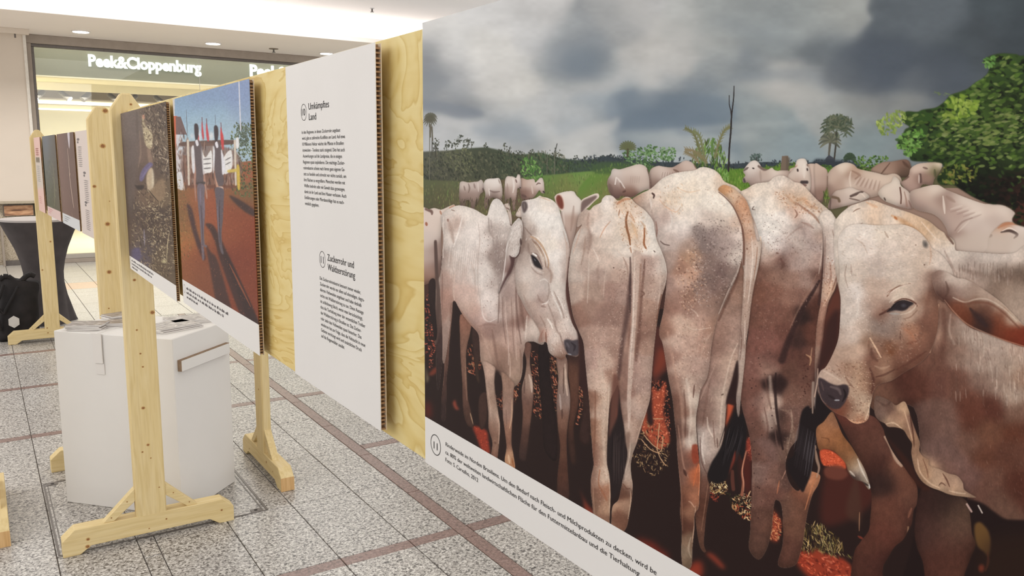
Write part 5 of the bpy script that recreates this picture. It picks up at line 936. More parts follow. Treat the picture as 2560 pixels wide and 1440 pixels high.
    for a in (([(250,330),(235,420),(260,520)],6,(150,128,116),.5),([(285,330),(290,420)],6,(160,136,124),.5),([(320,120),(380,160),(420,240)],5,(190,160,140),.4),([(560,60),(580,95),(590,110)],9,(150,122,104),.5),
              ([(580,590),(620,545),(680,510),(770,488)],[4,6,6,3],(130,94,78),.85),([(590,575),(650,530),(720,500),(770,492)],4,(236,220,206),.7),([(580,560),(630,530),(690,495)],3,(120,84,68),.5),
              ([(600,640),(640,600),(700,575),(760,590),(800,620)],[5,8,9,8,5],(216,198,180),.6),([(640,640),(700,612),(760,618),(810,645),(825,670)],[3,5,6,5,4],(90,58,48),.85),([(600,690),(560,720),(520,740)],[5,10,8],(84,54,46),.8),([(540,700),(600,720)],12,(110,74,62),.4),
              ([(690,740),(760,720),(800,690),(820,660)],7,(206,186,168),.7),([(710,775),(770,760),(830,700)],5,(130,98,82),.6),([(600,730),(680,735)],9,(170,166,160),.6),
              ([(440,930),(480,1000),(530,1090)],[5,8,5],(226,190,160),.8),([(450,1020),(460,1080),(500,1120)],[10,20,10],(96,64,54),.6),([(430,950),(430,1040)],9,(120,86,70),.5),([(690,870),(688,910),(690,950)],3,(90,60,50),.6),([(450,700),(430,850),(430,930)],12,(150,128,114),.4),
              ([(700,850),(760,880),(800,940)],14,(180,120,90),.4),([(740,980),(820,960)],14,(110,66,50),.4),([(600,1040),(620,1060)],24,(110,66,44),.5),([(930,560),(900,700),(880,850),(830,960)],[16,26,26,20],(120,84,70),.45),
              ([(480,1160),(540,1180),(600,1160)],12,(190,156,132),.5),([(490,1250),(560,1230),(640,1190)],10,(80,50,42),.6),([(440,1180),(470,1280),(455,1380)],[8,12,10],(84,52,44),.7),([(660,1190),(780,1120),(900,1040)],14,(90,56,46),.5),
              ([(240,1250),(270,1300),(310,1340)],9,(110,76,64),.5),([(60,1200),(120,1230),(200,1280)],9,(216,194,176),.5),([(430,1440),(430,1520),(400,1600)],6,(226,196,170),.6),([(250,1590),(320,1625),(390,1615)],7,(220,170,136),.7),([(20,1330),(40,1420),(80,1470)],5,(206,170,150),.7),
              ([(1000,640),(1002,760),(985,900)],5,(110,74,60),.7),([(195,440),(175,445)],3,(240,230,220),.8),([(330,520),(345,640),(330,760)],16,(226,214,204),.4),([(930,180),(940,260),(925,330)],7,(190,150,126),.5)):
        L(*a)
    C.dabs([(260,60),(880,60),(900,420),(400,480),(240,400)], 420, 12, 2.5, 10, 25, [(190,166,148),(236,224,212),(176,150,132)], .4)
    C.dabs([(220,500),(420,500),(420,900),(200,900)], 160, 8, 3, 30, 40, [(230,216,204),(160,136,122)], .4)
    C.dabs([(60,1180),(450,1150),(430,1600),(250,1560),(250,1300)], 420, 8, 3.5, 30, 45, [(214,184,160),(110,78,64),(150,112,92)], .5)
    C.dabs([(460,800),(860,800),(800,1100),(500,1100)], 300, 9, 3.5, 30, 50, [(190,160,140),(100,72,62)], .35)
    K(893,165,30,44,(92,86,82),.95,-15); K(880,150,16,26,(130,122,114),.6); K(885,332,10,8,(80,48,40),.8); K(815,170,10,8,(110,76,60),.7)
    C.poly([(578,718),(610,690),(640,652),(690,628),(750,630),(800,650),(770,672),(740,700),(700,712),(650,706),(610,716)],(52,44,46),1,1.2); K(715,665,30,22,(78,74,80),.8); L([(580,720),(620,680),(660,640),(720,625),(790,645)],4,(36,28,28),.85)
    C.poly([(22,1260),(60,1268),(110,1300),(170,1320),(230,1312),(262,1325),(270,1370),(255,1420),(230,1470),(190,1510),(140,1512),(90,1480),(50,1440),(28,1380),(18,1310)],(66,54,56),1,2)
    L([(120,1330),(180,1350),(200,1390)],[10,16,10],(120,104,102),.6); L([(150,1440),(190,1440)],6,(176,176,180),.8); L([(225,1350),(240,1400),(215,1450)],12,(40,31,32),.8); L([(40,1290),(60,1360)],9,(110,90,86),.5); L([(100,1400),(150,1430)],12,(44,34,36),.7)
    C.grain(0.045, 3, 3.5, 46); C.grain(0.045, 13, 13, 47); C.free()
    # ear
    C.body([(950,430),(1000,380),(1080,400),(1150,440),(1230,455),(1350,522),(1500,628),(1610,735),(1702,835),(1780,930),(1800,1010),(1702,1005),(1560,962),(1400,900),(1260,845),(1160,760),(1090,690),(1040,620),(980,560)], (196,174,158))
    C.field(None, [(1000,430,(140,112,100)),(1080,430,(206,188,174)),(1180,470,(200,180,166)),(1060,540,(120,94,84)),(1150,560,(150,124,112)),(1250,560,(160,136,122)),(1380,580,(176,152,136)),(1500,660,(186,162,144)),(1600,760,(190,166,146)),(1150,680,(120,72,54)),(1250,750,(110,62,44)),(1400,700,(110,74,60)),(1330,760,(66,46,42)),(1400,830,(70,46,40)),(1500,850,(116,62,44)),(1600,900,(120,58,40)),(1500,760,(120,72,54)),(1690,960,(120,54,38)),(1300,660,(120,88,72)),(1050,610,(84,54,46))], 60)
    for a in (([(1120,600),(1220,640),(1300,615),(1400,615),(1520,680),(1640,790)],[5,8,8,7,6,6],(206,186,168),.6),([(1100,640),(1200,650),(1300,640),(1420,650),(1540,730),(1660,850)],[4,10,14,12,10,8],(110,70,56),.6),([(1260,690),(1320,760),(1390,830)],[10,34,20],(56,42,42),.7),([(1050,620),(1130,720),(1240,820),(1400,895),(1560,955),(1710,1000)],5,(190,150,128),.6),([(1500,625),(1620,740),(1710,840)],4,(216,200,180),.8),([(1060,470),(1080,540),(1060,590)],12,(84,60,52),.5)):
        L(*a)
    C.grain(0.04, 4, 4, 48); C.free()
    C.rd = .3
    # ---- tail of the big centre cow, tuft
    C.fr(1400, 480, 3.429)
    C.body([(1355,-20),(1400,-60),(1470,-40),(1540,10),(1600,80),(1640,200),(1665,320),(1690,420),(1722,420),(1722,500),(1700,640),(1660,820),(1635,980),(1615,1150),(1595,1300),(1585,1440),(1568,1600),(1550,1760),(1538,1900),(1528,1930),(1518,1900),(1510,1760),(1515,1600),(1530,1440),(1545,1250),(1560,1050),(1570,850),(1578,650),(1580,480),(1572,360),(1545,250),(1500,150),(1450,70),(1400,20)], (206,176,156))
    C.field(None, [(1400,-20,(214,160,116)),(1480,40,(216,186,160)),(1540,120,(206,160,130)),(1590,120,(206,156,124)),(1600,220,(206,164,138)),(1640,300,(216,186,164)),(1610,360,(196,156,132)),(1610,480,(196,166,148)),(1690,480,(216,194,178)),(1600,640,(196,172,158)),(1660,640,(206,184,170)),(1600,850,(186,158,142)),(1580,1050,(190,162,146)),(1575,1250,(180,152,138)),(1560,1440,(196,172,158)),(1540,1640,(190,168,154)),(1530,1850,(170,150,140))], 55)
    for a in (([(1640,380),(1650,560),(1636,740),(1610,940)],5,(232,216,202),.6),([(1690,470),(1680,600),(1655,760)],4,(150,108,86),.7),([(1600,500),(1590,700),(1580,900)],6,(220,200,186),.5),([(1600,480),(1605,490)],6,(110,70,56),.7),([(1545,1150),(1555,1280),(1540,1440)],5,(110,80,70),.6),([(1585,1100),(1580,1300)],4,(224,206,192),.6)):
        L(*a)
    C.dabs([(1400,-20),(1600,60),(1650,400),(1580,300),(1480,80)], 90, 8, 4, 60, 50, [(176,116,80),(220,180,150),(130,84,60)], .5)
    C.dabs([(1580,500),(1680,500),(1580,1440),(1540,1440)], 90, 5, 4, 60, 60, [(130,96,80),(226,206,190)], .5)
    C.grain(0.05, 3, 3, 49); C.free()
    L([(1360,0),(1420,50),(1480,120),(1530,220),(1566,330),(1576,480),(1572,620)],[3,4,5,6,7,9,9],(104,70,58),.75)
    P([(1505,1880),(1530,1930),(1560,1900),(1585,1960),(1600,2060),(1590,2180),(1565,2300),(1540,2240),(1500,2220),(1470,2320),(1440,2430),(1400,2485),(1340,2500),(1300,2480),(1268,2420),(1300,2320),(1350,2240),(1395,2150),(1430,2050),(1470,1960)],(36,31,32),1,1.5)
    P([(1520,1440),(1530,1600),(1505,1780),(1500,1830),(1430,1820),(1420,1900),(1425,1780),(1470,1620)],(50,34,33),.95,2)
    for i in range(22):
        x = 1400 + (i * 37) % 150
        L([(x + 20, 1990 + (i * 23) % 120), (x - 40 + i % 7, 2180 + (i * 31) % 180)], 2.4, (60,54,56) if i % 3 else (24,20,22), .6)
    # pale rim light between second and centre cow; caption strip
    C.fr(1400, 480, 3.429)
    L([(765,200),(800,260),(812,340),(830,420),(868,510),(902,610),(914,700)],3,(236,224,212),.5)
    # ---- white caption strip below the photograph
    C.fr(0, 0, 1)
    C.img = np.clip(C.img, 0, 1)
    return C

def paint_protest():
    """two people seen from behind on a red road in front of a gate with banners and flags"""
    C = Canvas(425, 185, 670, 905, 3.0, (150, 92, 64))
    L, P, K = C.line, C.poly, C.blob
    C.fr(280, 180, 3.0)
    C.poly([(400,-60),(1200,-60),(1200,620),(400,560)], (140,160,190), smooth=False)
    C.clip = None
    C.field([(400,-60),(1200,-60),(1200,620),(400,560)], [(480,200,(132,158,186)),(700,150,(134,156,186)),(1000,100,(138,154,188)),(500,350,(144,172,194)),(750,350,(148,175,196)),(1000,350,(146,166,190)),(600,470,(168,192,202)),(800,480,(170,192,202)),(930,470,(164,184,196)),(700,120,(130,150,182)),(1000,200,(134,152,186))], 110)
    C.field([(400,820),(560,850),(900,850),(1200,900),(1300,1800),(400,1800)], [(500,900,(130,96,60)),(520,1050,(124,92,58)),(560,1200,(140,96,58)),(520,1300,(176,110,62)),(600,950,(150,90,60)),(750,1000,(150,82,58)),(950,1050,(136,72,50)),(1050,1250,(132,66,46)),(900,1200,(140,76,52)),(700,1100,(150,82,56)),(950,1400,(124,62,46)),(620,1400,(130,70,48)),(1000,900,(120,92,60)),(900,880,(140,90,62)),(700,1500,(128,74,52)),(1000,1600,(126,64,46)),(560,1450,(140,84,52))], 100)
    P([(470,200),(440,200),(430,340),(470,330)],(206,200,196),1,0,False)
    P([(450,330),(490,330),(492,660),(470,660),(455,560)],(196,96,66),1,0,False); P([(478,335),(515,335),(562,470),(480,468)],(112,90,88),1,0,False)
    P([(455,560),(478,560),(485,840),(465,840)],(130,86,66),1,1,False); P([(478,468),(530,475),(535,850),(480,850)],(206,206,210),.9,1,False)
    C.dabs([(490,480),(570,480),(570,840),(490,840)], 120, 20, 4, 90, 12, [(96,70,60),(150,120,106),(80,60,56),(190,180,176)], .7)
    C.dabs([(900,440),(960,380),(1060,440),(1080,900),(900,880)], 500, 9, 5, 70, 40, [(70,84,54),(96,108,70),(56,64,44),(110,116,76)], .8)
    C.dabs([(940,420),(985,380),(1040,470),(960,560)], 160, 9, 5, 60, 50, [(92,102,88),(76,88,72)], .8)
    P([(535,525),(900,510),(915,540),(560,560)],(96,72,64),.95,1); P([(560,540),(930,600),(930,830),(560,850)],(120,92,82),.75,3)
    C.dabs([(560,560),(930,600),(930,850),(560,850)], 260, 26, 4, 90, 8, [(70,50,46),(170,150,138),(96,70,62),(150,120,106)], .75)
    for x in (560,912): P([(x,510),(x+18,508),(x+24,850),(x+10,855)],(206,192,176),1,0,False)
    P([(590,850),(900,850),(900,870),(590,868)],(110,70,56),.9,2); P([(640,440),(660,440),(665,510),(650,510)],(230,230,232),.7,3); K(745,480,26,44,(224,222,222),.9); K(600,480,22,30,(206,208,212),.7)
    for x,t,w in ((678,340,11),(712,350,15),(820,380,16)):
        L([(x-4,t),(x,t+60)],3,(110,60,66),.9); P([(x-4,t+30),(x+w,t+130),(x+w-2,t+170),(x+2,t+160),(x-6,t+110)],(196,66,72),.95,1)
    P([(815,450),(835,480),(838,580),(822,560)],(200,70,70),.9,1); P([(640,470),(652,480),(652,520),(642,510)],(200,90,90),.9,1)
    P([(595,575),(620,570),(628,740),(605,745)],(226,222,218),1,1); P([(668,580),(700,640),(745,590),(752,735),(715,758),(680,745)],(228,224,220),1,1); P([(835,650),(893,585),(900,715),(845,765)],(226,222,218),1,1); P([(930,500),(950,495),(952,565),(932,568)],(230,228,226),1,1); P([(480,770),(520,755),(535,880),(480,860)],(216,214,214),.9,1)
    for yy in (655,690,725): L([(685,yy),(742,yy-6)],6,(90,84,84),.75)
    for yy in (655,690): L([(850,yy+6),(890,yy-16)],5,(90,84,84),.7)
    for x in (556,): L([(x,280),(x+10,500)],2,(90,84,90),.8)
    P([(948,70),(956,70),(970,440),(960,445)],(206,206,214),1,0,False); L([(772,320),(776,400)],2,(90,90,100),.7)
    P([(935,710),(955,712),(960,870),(942,868)],(206,176,76),1,1); P([(870,735),(940,725),(940,745),(875,755)],(206,180,90),.9,1)
    # shadows painted in the photograph
    P([(560,1000),(600,1030),(640,1200),(700,1380),(680,1400),(620,1250)],(66,46,50),.9,3); P([(700,1140),(740,1200),(780,1300),(820,1440),(1000,1900),(1100,1900),(960,1560),(840,1300),(820,1260),(760,1150)],(62,44,44),.9,3)
    P([(705,1300),(740,1350),(800,1440),(920,1900),(820,1900),(740,1500)],(64,46,46),.85,3); P([(740,1150),(790,1250),(900,1440),(1110,1900),(1040,1900),(880,1500)],(58,42,42),.85,3); P([(880,925),(960,960),(1075,1040),(1080,1085),(1000,1050),(920,980)],(62,48,48),.9,3)
    L([(880,1440),(960,1600),(1040,1760)],8,(150,84,58),.8)
    # two people
    for dx, dy in ((0,0),(148,14)):
        P([(617+dx,400+dy),(630+dx,386+dy),(645+dx,400+dy),(650+dx,450+dy),(642+dx,505+dy),(628+dx,512+dy),(620+dx,470+dy)],(62,52,56),1,1)
        P([(612+dx,560+dy),(630+dx,510+dy),(648+dx,510+dy),(672+dx,560+dy),(684+dx,740+dy),(688+dx,830+dy),(640+dx,835+dy),(625+dx,740+dy)],(98,86,88),1,1); P([(625+dx,520+dy),(640+dx,508+dy),(650+dx,545+dy),(636+dx,556+dy)],(226,222,226),1,.5)
    P([(610,600),(618,720),(612,760),(618,880),(628,970),(632,950),(628,850),(630,740)],(170,128,112),1,1); P([(690,740),(700,800),(716,930),(708,950),(700,900),(686,820)],(176,134,116),1,1)
    P([(600,570),(615,570),(622,740),(604,740)],(216,212,214),1,1); P([(668,560),(690,740),(700,750),(682,760)],(220,216,216),.8,1)
    P([(758,560),(772,600),(765,740),(758,740)],(222,220,222),1,1); P([(818,580),(838,640),(850,740),(828,770),(822,690)],(222,220,224),1,1); P([(765,740),(780,800),(800,860),(820,930),(806,930),(785,880)],(190,146,124),1,1); P([(796,862),(832,862),(832,890),(806,905)],(206,176,160),1,1)
    L([(640,835),(690,832)],14,(70,62,62),.9)
    P([(640,850),(692,850),(694,940),(697,1060),(690,1200),(696,1290),(712,1300),(706,1320),(690,1310),(692,1395),(676,1395),(660,1150),(645,1000)],(112,100,108),1,1); P([(775,870),(836,880),(838,960),(832,1100),(822,1200),(826,1300),(838,1360),(822,1360),(800,1280),(788,1100),(778,960)],(98,88,94),1,1)
    L([(664,960),(676,1150),(682,1300)],5,(70,58,66),.7); L([(808,960),(804,1100),(812,1280)],5,(66,54,60),.7); L([(660,870),(664,1000)],6,(140,128,150),.6); L([(690,940),(690,1100)],5,(140,126,146),.5); L([(790,1000),(800,1200)],5,(136,122,136),.5)
    C.dabs([(480,1000),(1080,1050),(1130,1800),(600,1600)], 700, 5, 3, 0, 90, [(176,104,76),(106,52,40)], .4)
    C.dabs([(480,860),(560,860),(600,1300),(500,1400)], 200, 8, 3, 60, 40, [(96,84,50),(160,126,80)], .5)
    C.grain(.04, 3, 3, 4)
    C.fr(0, 0, 1)
    return C

def paint_ground():
    """close photograph of a figure lying on dark leaf litter"""
    C = Canvas(290, 240, 450, 760, 3.5, (92, 76, 70))
    L, P, K = C.line, C.poly, C.blob
    C.fr(280, 180, 3.0)
    C.clip = None
    C.field(None, [(80,350,(118,104,98)),(150,400,(112,98,92)),(100,600,(92,78,74)),(130,800,(76,62,60)),(150,1000,(80,68,64)),(200,350,(110,96,86)),(300,300,(100,84,72)),(370,350,(84,70,62)),(350,500,(96,80,66)),(260,600,(110,90,80)),(350,700,(90,74,64)),(200,800,(96,78,68)),(250,950,(112,90,74)),(350,900,(104,86,68)),(200,1100,(84,68,62)),(300,1100,(74,60,54)),(250,1300,(84,72,70)),(380,1200,(84,68,58)),(150,1250,(96,80,72)),(400,1400,(96,80,64)),(180,1380,(90,80,90))], 70)
    C.dabs([(215,290),(400,240),(440,800),(300,640)], 520, 15, 4, 70, 50, [(140,124,104),(64,50,44),(110,92,76),(170,154,132),(52,42,38)], .7)
    C.dabs([(180,900),(440,860),(470,1500),(180,1400)], 900, 12, 3.5, 60, 70, [(150,132,104),(56,44,38),(110,90,70),(180,162,130),(70,56,48)], .65)
    P([(60,320),(190,300),(215,420),(190,800),(140,1000),(130,1100)],(104,92,88),.55,8); L([(185,300),(190,500)],12,(92,78,72),.6)
    P([(225,340),(240,350),(248,400),(275,430),(305,480),(300,560),(280,580),(250,540),(235,460)],(176,160,130),1,2); P([(228,325),(242,322),(245,350),(230,350)],(190,140,116),.9,1)
    C.dabs([(235,360),(305,460),(295,570),(245,520)], 60, 9, 4, 60, 60, [(206,194,164),(110,92,76)], .7)
    P([(262,580),(290,590),(305,690),(280,690)],(140,116,100),.9,2)
    P([(205,800),(222,740),(262,690),(290,678),(306,700),(262,750),(240,800),(220,822)],(104,94,124),1,1.5); L([(225,790),(260,740),(290,700)],10,(128,118,150),.6)
    P([(300,720),(312,800),(310,860),(280,900),(262,860),(258,790),(272,740)],(186,166,140),1,2); P([(300,730),(314,760),(314,860),(300,880)],(220,208,184),.6,2)
    P([(160,820),(180,850),(240,850),(230,880),(190,880)],(48,38,38),.9,2); P([(280,900),(380,800),(400,920),(350,975),(300,930)],(140,116,92),.85,4); L([(270,880),(310,930),(350,975)],5,(56,44,38),.8)
    L([(205,440),(215,600),(195,720)],8,(140,118,102),.6); L([(240,1180),(244,1300)],7,(150,144,164),.6); P([(150,1335),(205,1320),(215,1400),(160,1410)],(92,84,112),.9,3)
    L([(430,1200),(415,1300),(410,1440)],3,(206,190,150),.8); K(390,1420,26,20,(206,196,150),.8)
    C.dabs([(255,980),(430,1100),(400,1420),(280,1300)], 120, 10, 4, 60, 80, [(200,184,150),(150,132,104)], .7)
    C.grain(.05, 3, 3, 6)
    C.fr(0, 0, 1)
    return C

def paint_dark(kind):
    """small far panels, painted flat in their own proportions (u 0..100, v 0..60)"""
    C = Canvas(0, 0, 100, 60, 5, (112, 92, 86))
    C.clip = None
    L, P, K = C.line, C.poly, C.blob
    if kind == 'brown':
        C.field(None, [(20,10,(124,100,92)),(60,10,(110,92,88)),(90,20,(112,92,84)),(20,50,(122,98,90)),(60,50,(116,92,84)),(90,50,(110,86,78))], 30)
        L([(62,10),(64,22),(63,27),(68,38),(73,46)],[.8,1.4,1.2,1.6,1],(206,184,166),.8); P([(68,0),(80,0),(76,8),(71,9)],(206,200,206),.9,.5); L([(60,50),(62,56)],.8,(190,160,140),.6); L([(62,27),(68,25)],.5,(196,176,150),.7)
        C.dabs([(5,5),(95,5),(95,55),(5,55)], 60, .6, .5, 0, 90, [(176,156,140),(80,62,56)], .5)
        P([(0,53),(100,53),(100,60),(0,60)],(206,206,206),1,0,False)
        for i in range(3): L([(8,54.6+i*1.4),(50 - i*9,54.6+i*1.4)],.25,(130,130,134),.8,.3)
    elif kind == 'green':
        C.field(None, [(30,6,(118,122,138)),(70,8,(112,112,116)),(20,25,(104,106,98)),(60,30,(96,96,84)),(90,20,(96,88,80)),(30,48,(88,90,70)),(70,50,(96,90,72))], 26)
        L([(70,20),(72,32),(66,44),(58,50)],[1,3,2.5,1.5],(150,150,116),.5); C.dabs([(20,20),(90,20),(90,52),(20,52)], 160, 1.6, .7, 60, 60, [(134,136,110),(74,76,60)], .5)
        P([(0,53),(100,53),(100,60),(0,60)],(216,190,184),1,0,False)
        for i in range(3): L([(8,54.6+i*1.4),(46 - i*9,54.6+i*1.4)],.25,(196,130,130),.8,.3)
    elif kind == 'pink':
        P([(-5,-5),(105,-5),(105,65),(-5,65)],(226,190,180),1,0,False); P([(0,16),(100,16),(100,40),(0,42)],(206,196,184),.9,2,False)
        for i in range(4): L([(20,9+i*1.6),(70,9+i*1.6)],.5,(150,90,84),.8,.3)
        P([(15,16),(75,16),(75,20),(15,20)],(110,100,86),.8,.4,False)
        for i in range(9): L([(15,23+i*1.5),(70,23+i*1.5)],.3,(140,140,136),.7,.3)
        for i in range(4): L([(20,48+i*1.6),(60,48+i*1.6)],.3,(190,120,116),.6,.3)
    else:
        P([(-5,-5),(105,-5),(105,65),(-5,65)],(210,196,188),1,0,False)
        for j, (v0, n, u0) in enumerate(((9,11,10),(28,12,45),(45,11,40))):
            L([(u0,v0-4.4),(u0+22,v0-4.4)],.7,(90,84,84),.8,.3); L([(u0,v0-2.8),(u0+14,v0-2.8)],.6,(90,84,84),.8,.3)
            for i in range(n): L([(u0,v0+i*1.1),(u0+38-(i*7)%6,v0+i*1.1)],.22,(120,112,110),.8,.3)
    return C

PRINT_GAIN = 1.0
def bake(C, name, w, h, fn):
    """resamples a painting into the texture of its own flat sheet; fn gives canvas coordinates for (u, v) in 0..1"""
    u = (np.arange(w, dtype=np.float32) + .5) / w
    v = (np.arange(h, dtype=np.float32) + .5) / h
    U, V = np.meshgrid(u, v)
    X, Y = fn(U, V)
    X = np.clip((X - C.ox) * C.sc - .5, 0, C.w - 1.01)
    Y = np.clip((Y - C.oy) * C.sc - .5, 0, C.h - 1.01)
    xi, yi = X.astype(int), Y.astype(int)
    fx, fy = (X - xi)[..., None], (Y - yi)[..., None]
    im = C.img
    o = (im[yi, xi] * (1 - fx) + im[yi, xi + 1] * fx) * (1 - fy) + (im[yi + 1, xi] * (1 - fx) + im[yi + 1, xi + 1] * fx) * fy
    lin = np.where(o <= .04045, o / 12.92, ((o + .055) / 1.055) ** 2.4) * PRINT_GAIN
    o = np.clip(np.where(lin <= .0031308, lin * 12.92, 1.055 * np.maximum(lin, 1e-6) ** (1 / 2.4) - .055), 0, 1)
    px = np.ones((h, w, 4), np.float32)
    px[..., :3] = o
    img = bpy.data.images.new(name, w, h)
    img.pixels.foreach_set(px.ravel())
    img.update()
    img.pack()
    return img

# ================================================================ materials
def lin(c):
    c = c / 255.0
    return c / 12.92 if c <= .04045 else ((c + .055) / 1.055) ** 2.4

def col(r, g, b, k=1.0):
    return (lin(r) * k, lin(g) * k, lin(b) * k, 1)

def base_mat(name, color, rough=.6, spec=.3):
    m = bpy.data.materials.new(name)
    m.use_nodes = True
    b = m.node_tree.nodes['Principled BSDF']
    b.inputs['Base Color'].default_value = color
    b.inputs['Roughness'].default_value = rough
    b.inputs['Specular IOR Level'].default_value = spec
    return m, m.node_tree, b

def coords(nt, scale=(1, 1, 1), world=False, rot=(0, 0, 0)):
    mp = nt.nodes.new('ShaderNodeMapping')
    mp.inputs['Scale'].default_value = scale
    mp.inputs['Rotation'].default_value = rot
    if world:
        g = nt.nodes.new('ShaderNodeNewGeometry')
        nt.links.new(g.outputs['Position'], mp.inputs['Vector'])
    else:
        g = nt.nodes.new('ShaderNodeTexCoord')
        nt.links.new(g.outputs['Object'], mp.inputs['Vector'])
    return mp.outputs['Vector']

def noise(nt, vec, scale, detail=3, rough=.5, dist=0.0):
    n = nt.nodes.new('ShaderNodeTexNoise')
    n.inputs['Scale'].default_value = scale
    n.inputs['Detail'].default_value = detail
    n.inputs['Roughness'].default_value = rough
    n.inputs['Distortion'].default_value = dist
    nt.links.new(vec, n.inputs['Vector'])
    return n.outputs['Fac']

def ramp(nt, fac, stops):
    r = nt.nodes.new('ShaderNodeValToRGB')
    e = r.color_ramp.elements
    while len(e) < len(stops):
        e.new(.5)
    for i, (p, c) in enumerate(stops):
        e[i].position = p
        e[i].color = c
    nt.links.new(fac, r.inputs['Fac'])
    return r.outputs['Color']

def mixc(nt, a, b, fac, mode='MIX'):
    m = nt.nodes.new('ShaderNodeMix')
    m.data_type = 'RGBA'
    m.blend_type = mode
    for sock, v in ((m.inputs[0], fac), (m.inputs[6], a), (m.inputs[7], b)):
        if hasattr(v, 'links') or hasattr(v, 'is_linked'):
            nt.links.new(v, sock)
        else:
            sock.default_value = v
    return m.outputs[2]

def bump(nt, b, fac, strength=.2, dist=.002):
    n = nt.nodes.new('ShaderNodeBump')
    n.inputs['Strength'].default_value = strength
    n.inputs['Distance'].default_value = dist
    nt.links.new(fac, n.inputs['Height'])
    nt.links.new(n.outputs['Normal'], b.inputs['Normal'])

def plain(name, c, rough=.6, spec=.3, amp=.06, scale=30, metal=0.0):
    m, nt, b = base_mat(name, c, rough, spec)
    b.inputs['Metallic'].default_value = metal
    f = noise(nt, coords(nt), scale, 3)
    lo = tuple(v * (1 - amp) for v in c[:3]) + (1,)
    hi = tuple(min(v * (1 + amp), 1) for v in c[:3]) + (1,)
    nt.links.new(ramp(nt, f, [(.3, lo), (.7, hi)]), b.inputs['Base Color'])
    return m

def emit(name, c, strength):
    m = bpy.data.materials.new(name)
    m.use_nodes = True
    nt = m.node_tree
    e = nt.nodes.new('ShaderNodeEmission')
    e.inputs[0].default_value = c
    e.inputs[1].default_value = strength
    nt.links.new(e.outputs[0], nt.nodes['Material Output'].inputs['Surface'])
    return m

def granite(name, lo, mid, hi, speck=.55, rough=.32):
    m, nt, b = base_mat(name, mid, rough, .4)
    v = coords(nt, world=True)
    f = noise(nt, v, 78, 2, .5, .9)
    c = ramp(nt, f, [(.36, lo), (.45, mid), (.52, mid), (.60, hi)])
    vv = coords(nt, (1, 1.6, 1), world=True, rot=(0, 0, .6))
    f2 = noise(nt, vv, 105, 2, .6, .5)
    c = mixc(nt, c, ramp(nt, f2, [(.38, (.16, .155, .15, 1)), (.46, (1, 1, 1, 1))]), speck, 'MULTIPLY')
    f3 = noise(nt, v, 1.3, 3)
    c = mixc(nt, c, ramp(nt, f3, [(.3, (.86, .84, .82, 1)), (.7, (1, 1, 1, 1))]), .8, 'MULTIPLY')
    oi = nt.nodes.new('ShaderNodeObjectInfo')
    c = mixc(nt, c, ramp(nt, oi.outputs['Random'], [(0, (.88, .88, .88, 1)), (1, (1, 1, 1, 1))]), 1.0, 'MULTIPLY')
    nt.links.new(c, b.inputs['Base Color'])
    return m

def wood(name, c0, c1, axis='Z', seed=0.0):
    m, nt, b = base_mat(name, c0, .55, .25)
    st = {'Z': (1, 1, .07), 'X': (.07, 1, 1), 'Y': (1, .07, 1)}[axis]
    v = coords(nt, st)
    a = nt.nodes.new('ShaderNodeVectorMath')
    a.operation = 'ADD'
    a.inputs[1].default_value = (seed, seed * .7, seed * 1.3)
    nt.links.new(v, a.inputs[0])
    v = a.outputs[0]
    f = noise(nt, v, 26, 4, .55, 1.2)
    c = ramp(nt, f, [(.32, c0), (.55, c1), (.7, c0)])
    f2 = noise(nt, v, 120, 2, .5)
    c = mixc(nt, c, ramp(nt, f2, [(.35, (.90, .87, .82, 1)), (.55, (1, 1, 1, 1))]), .7, 'MULTIPLY')
    nt.links.new(c, b.inputs['Base Color'])
    bump(nt, b, f2, .06, .001)
    return m

def plywood_mat():
    m, nt, b = base_mat('plywood_veneer', col(214, 186, 122), .55, .25)
    v = coords(nt, (1, .75, 2.3))
    f = noise(nt, v, 3.6, 3.5, .55, .9)
    s = nt.nodes.new('ShaderNodeMath')
    s.operation = 'MULTIPLY'
    s.inputs[1].default_value = 10.0
    nt.links.new(f, s.inputs[0])
    fr = nt.nodes.new('ShaderNodeMath')
    fr.operation = 'FRACT'
    nt.links.new(s.outputs[0], fr.inputs[0])
    c = ramp(nt, fr.outputs[0], [(0, col(230, 211, 152)), (.5, col(227, 206, 144)), (.8, col(221, 197, 130)), (.92, col(212, 184, 114)), (1, col(229, 209, 149))])
    f2 = noise(nt, v, 2.0, 3)
    c = mixc(nt, c, ramp(nt, f2, [(.35, (.95, .86, .68, 1)), (.6, (1, 1, 1, 1))]), .7, 'MULTIPLY')
    f3 = noise(nt, coords(nt, (1, 1, 9)), 9, 4)
    c = mixc(nt, c, ramp(nt, f3, [(.3, (.95, .92, .86, 1)), (.6, (1, 1, 1, 1))]), .6, 'MULTIPLY')
    nt.links.new(c, b.inputs['Base Color'])
    return m

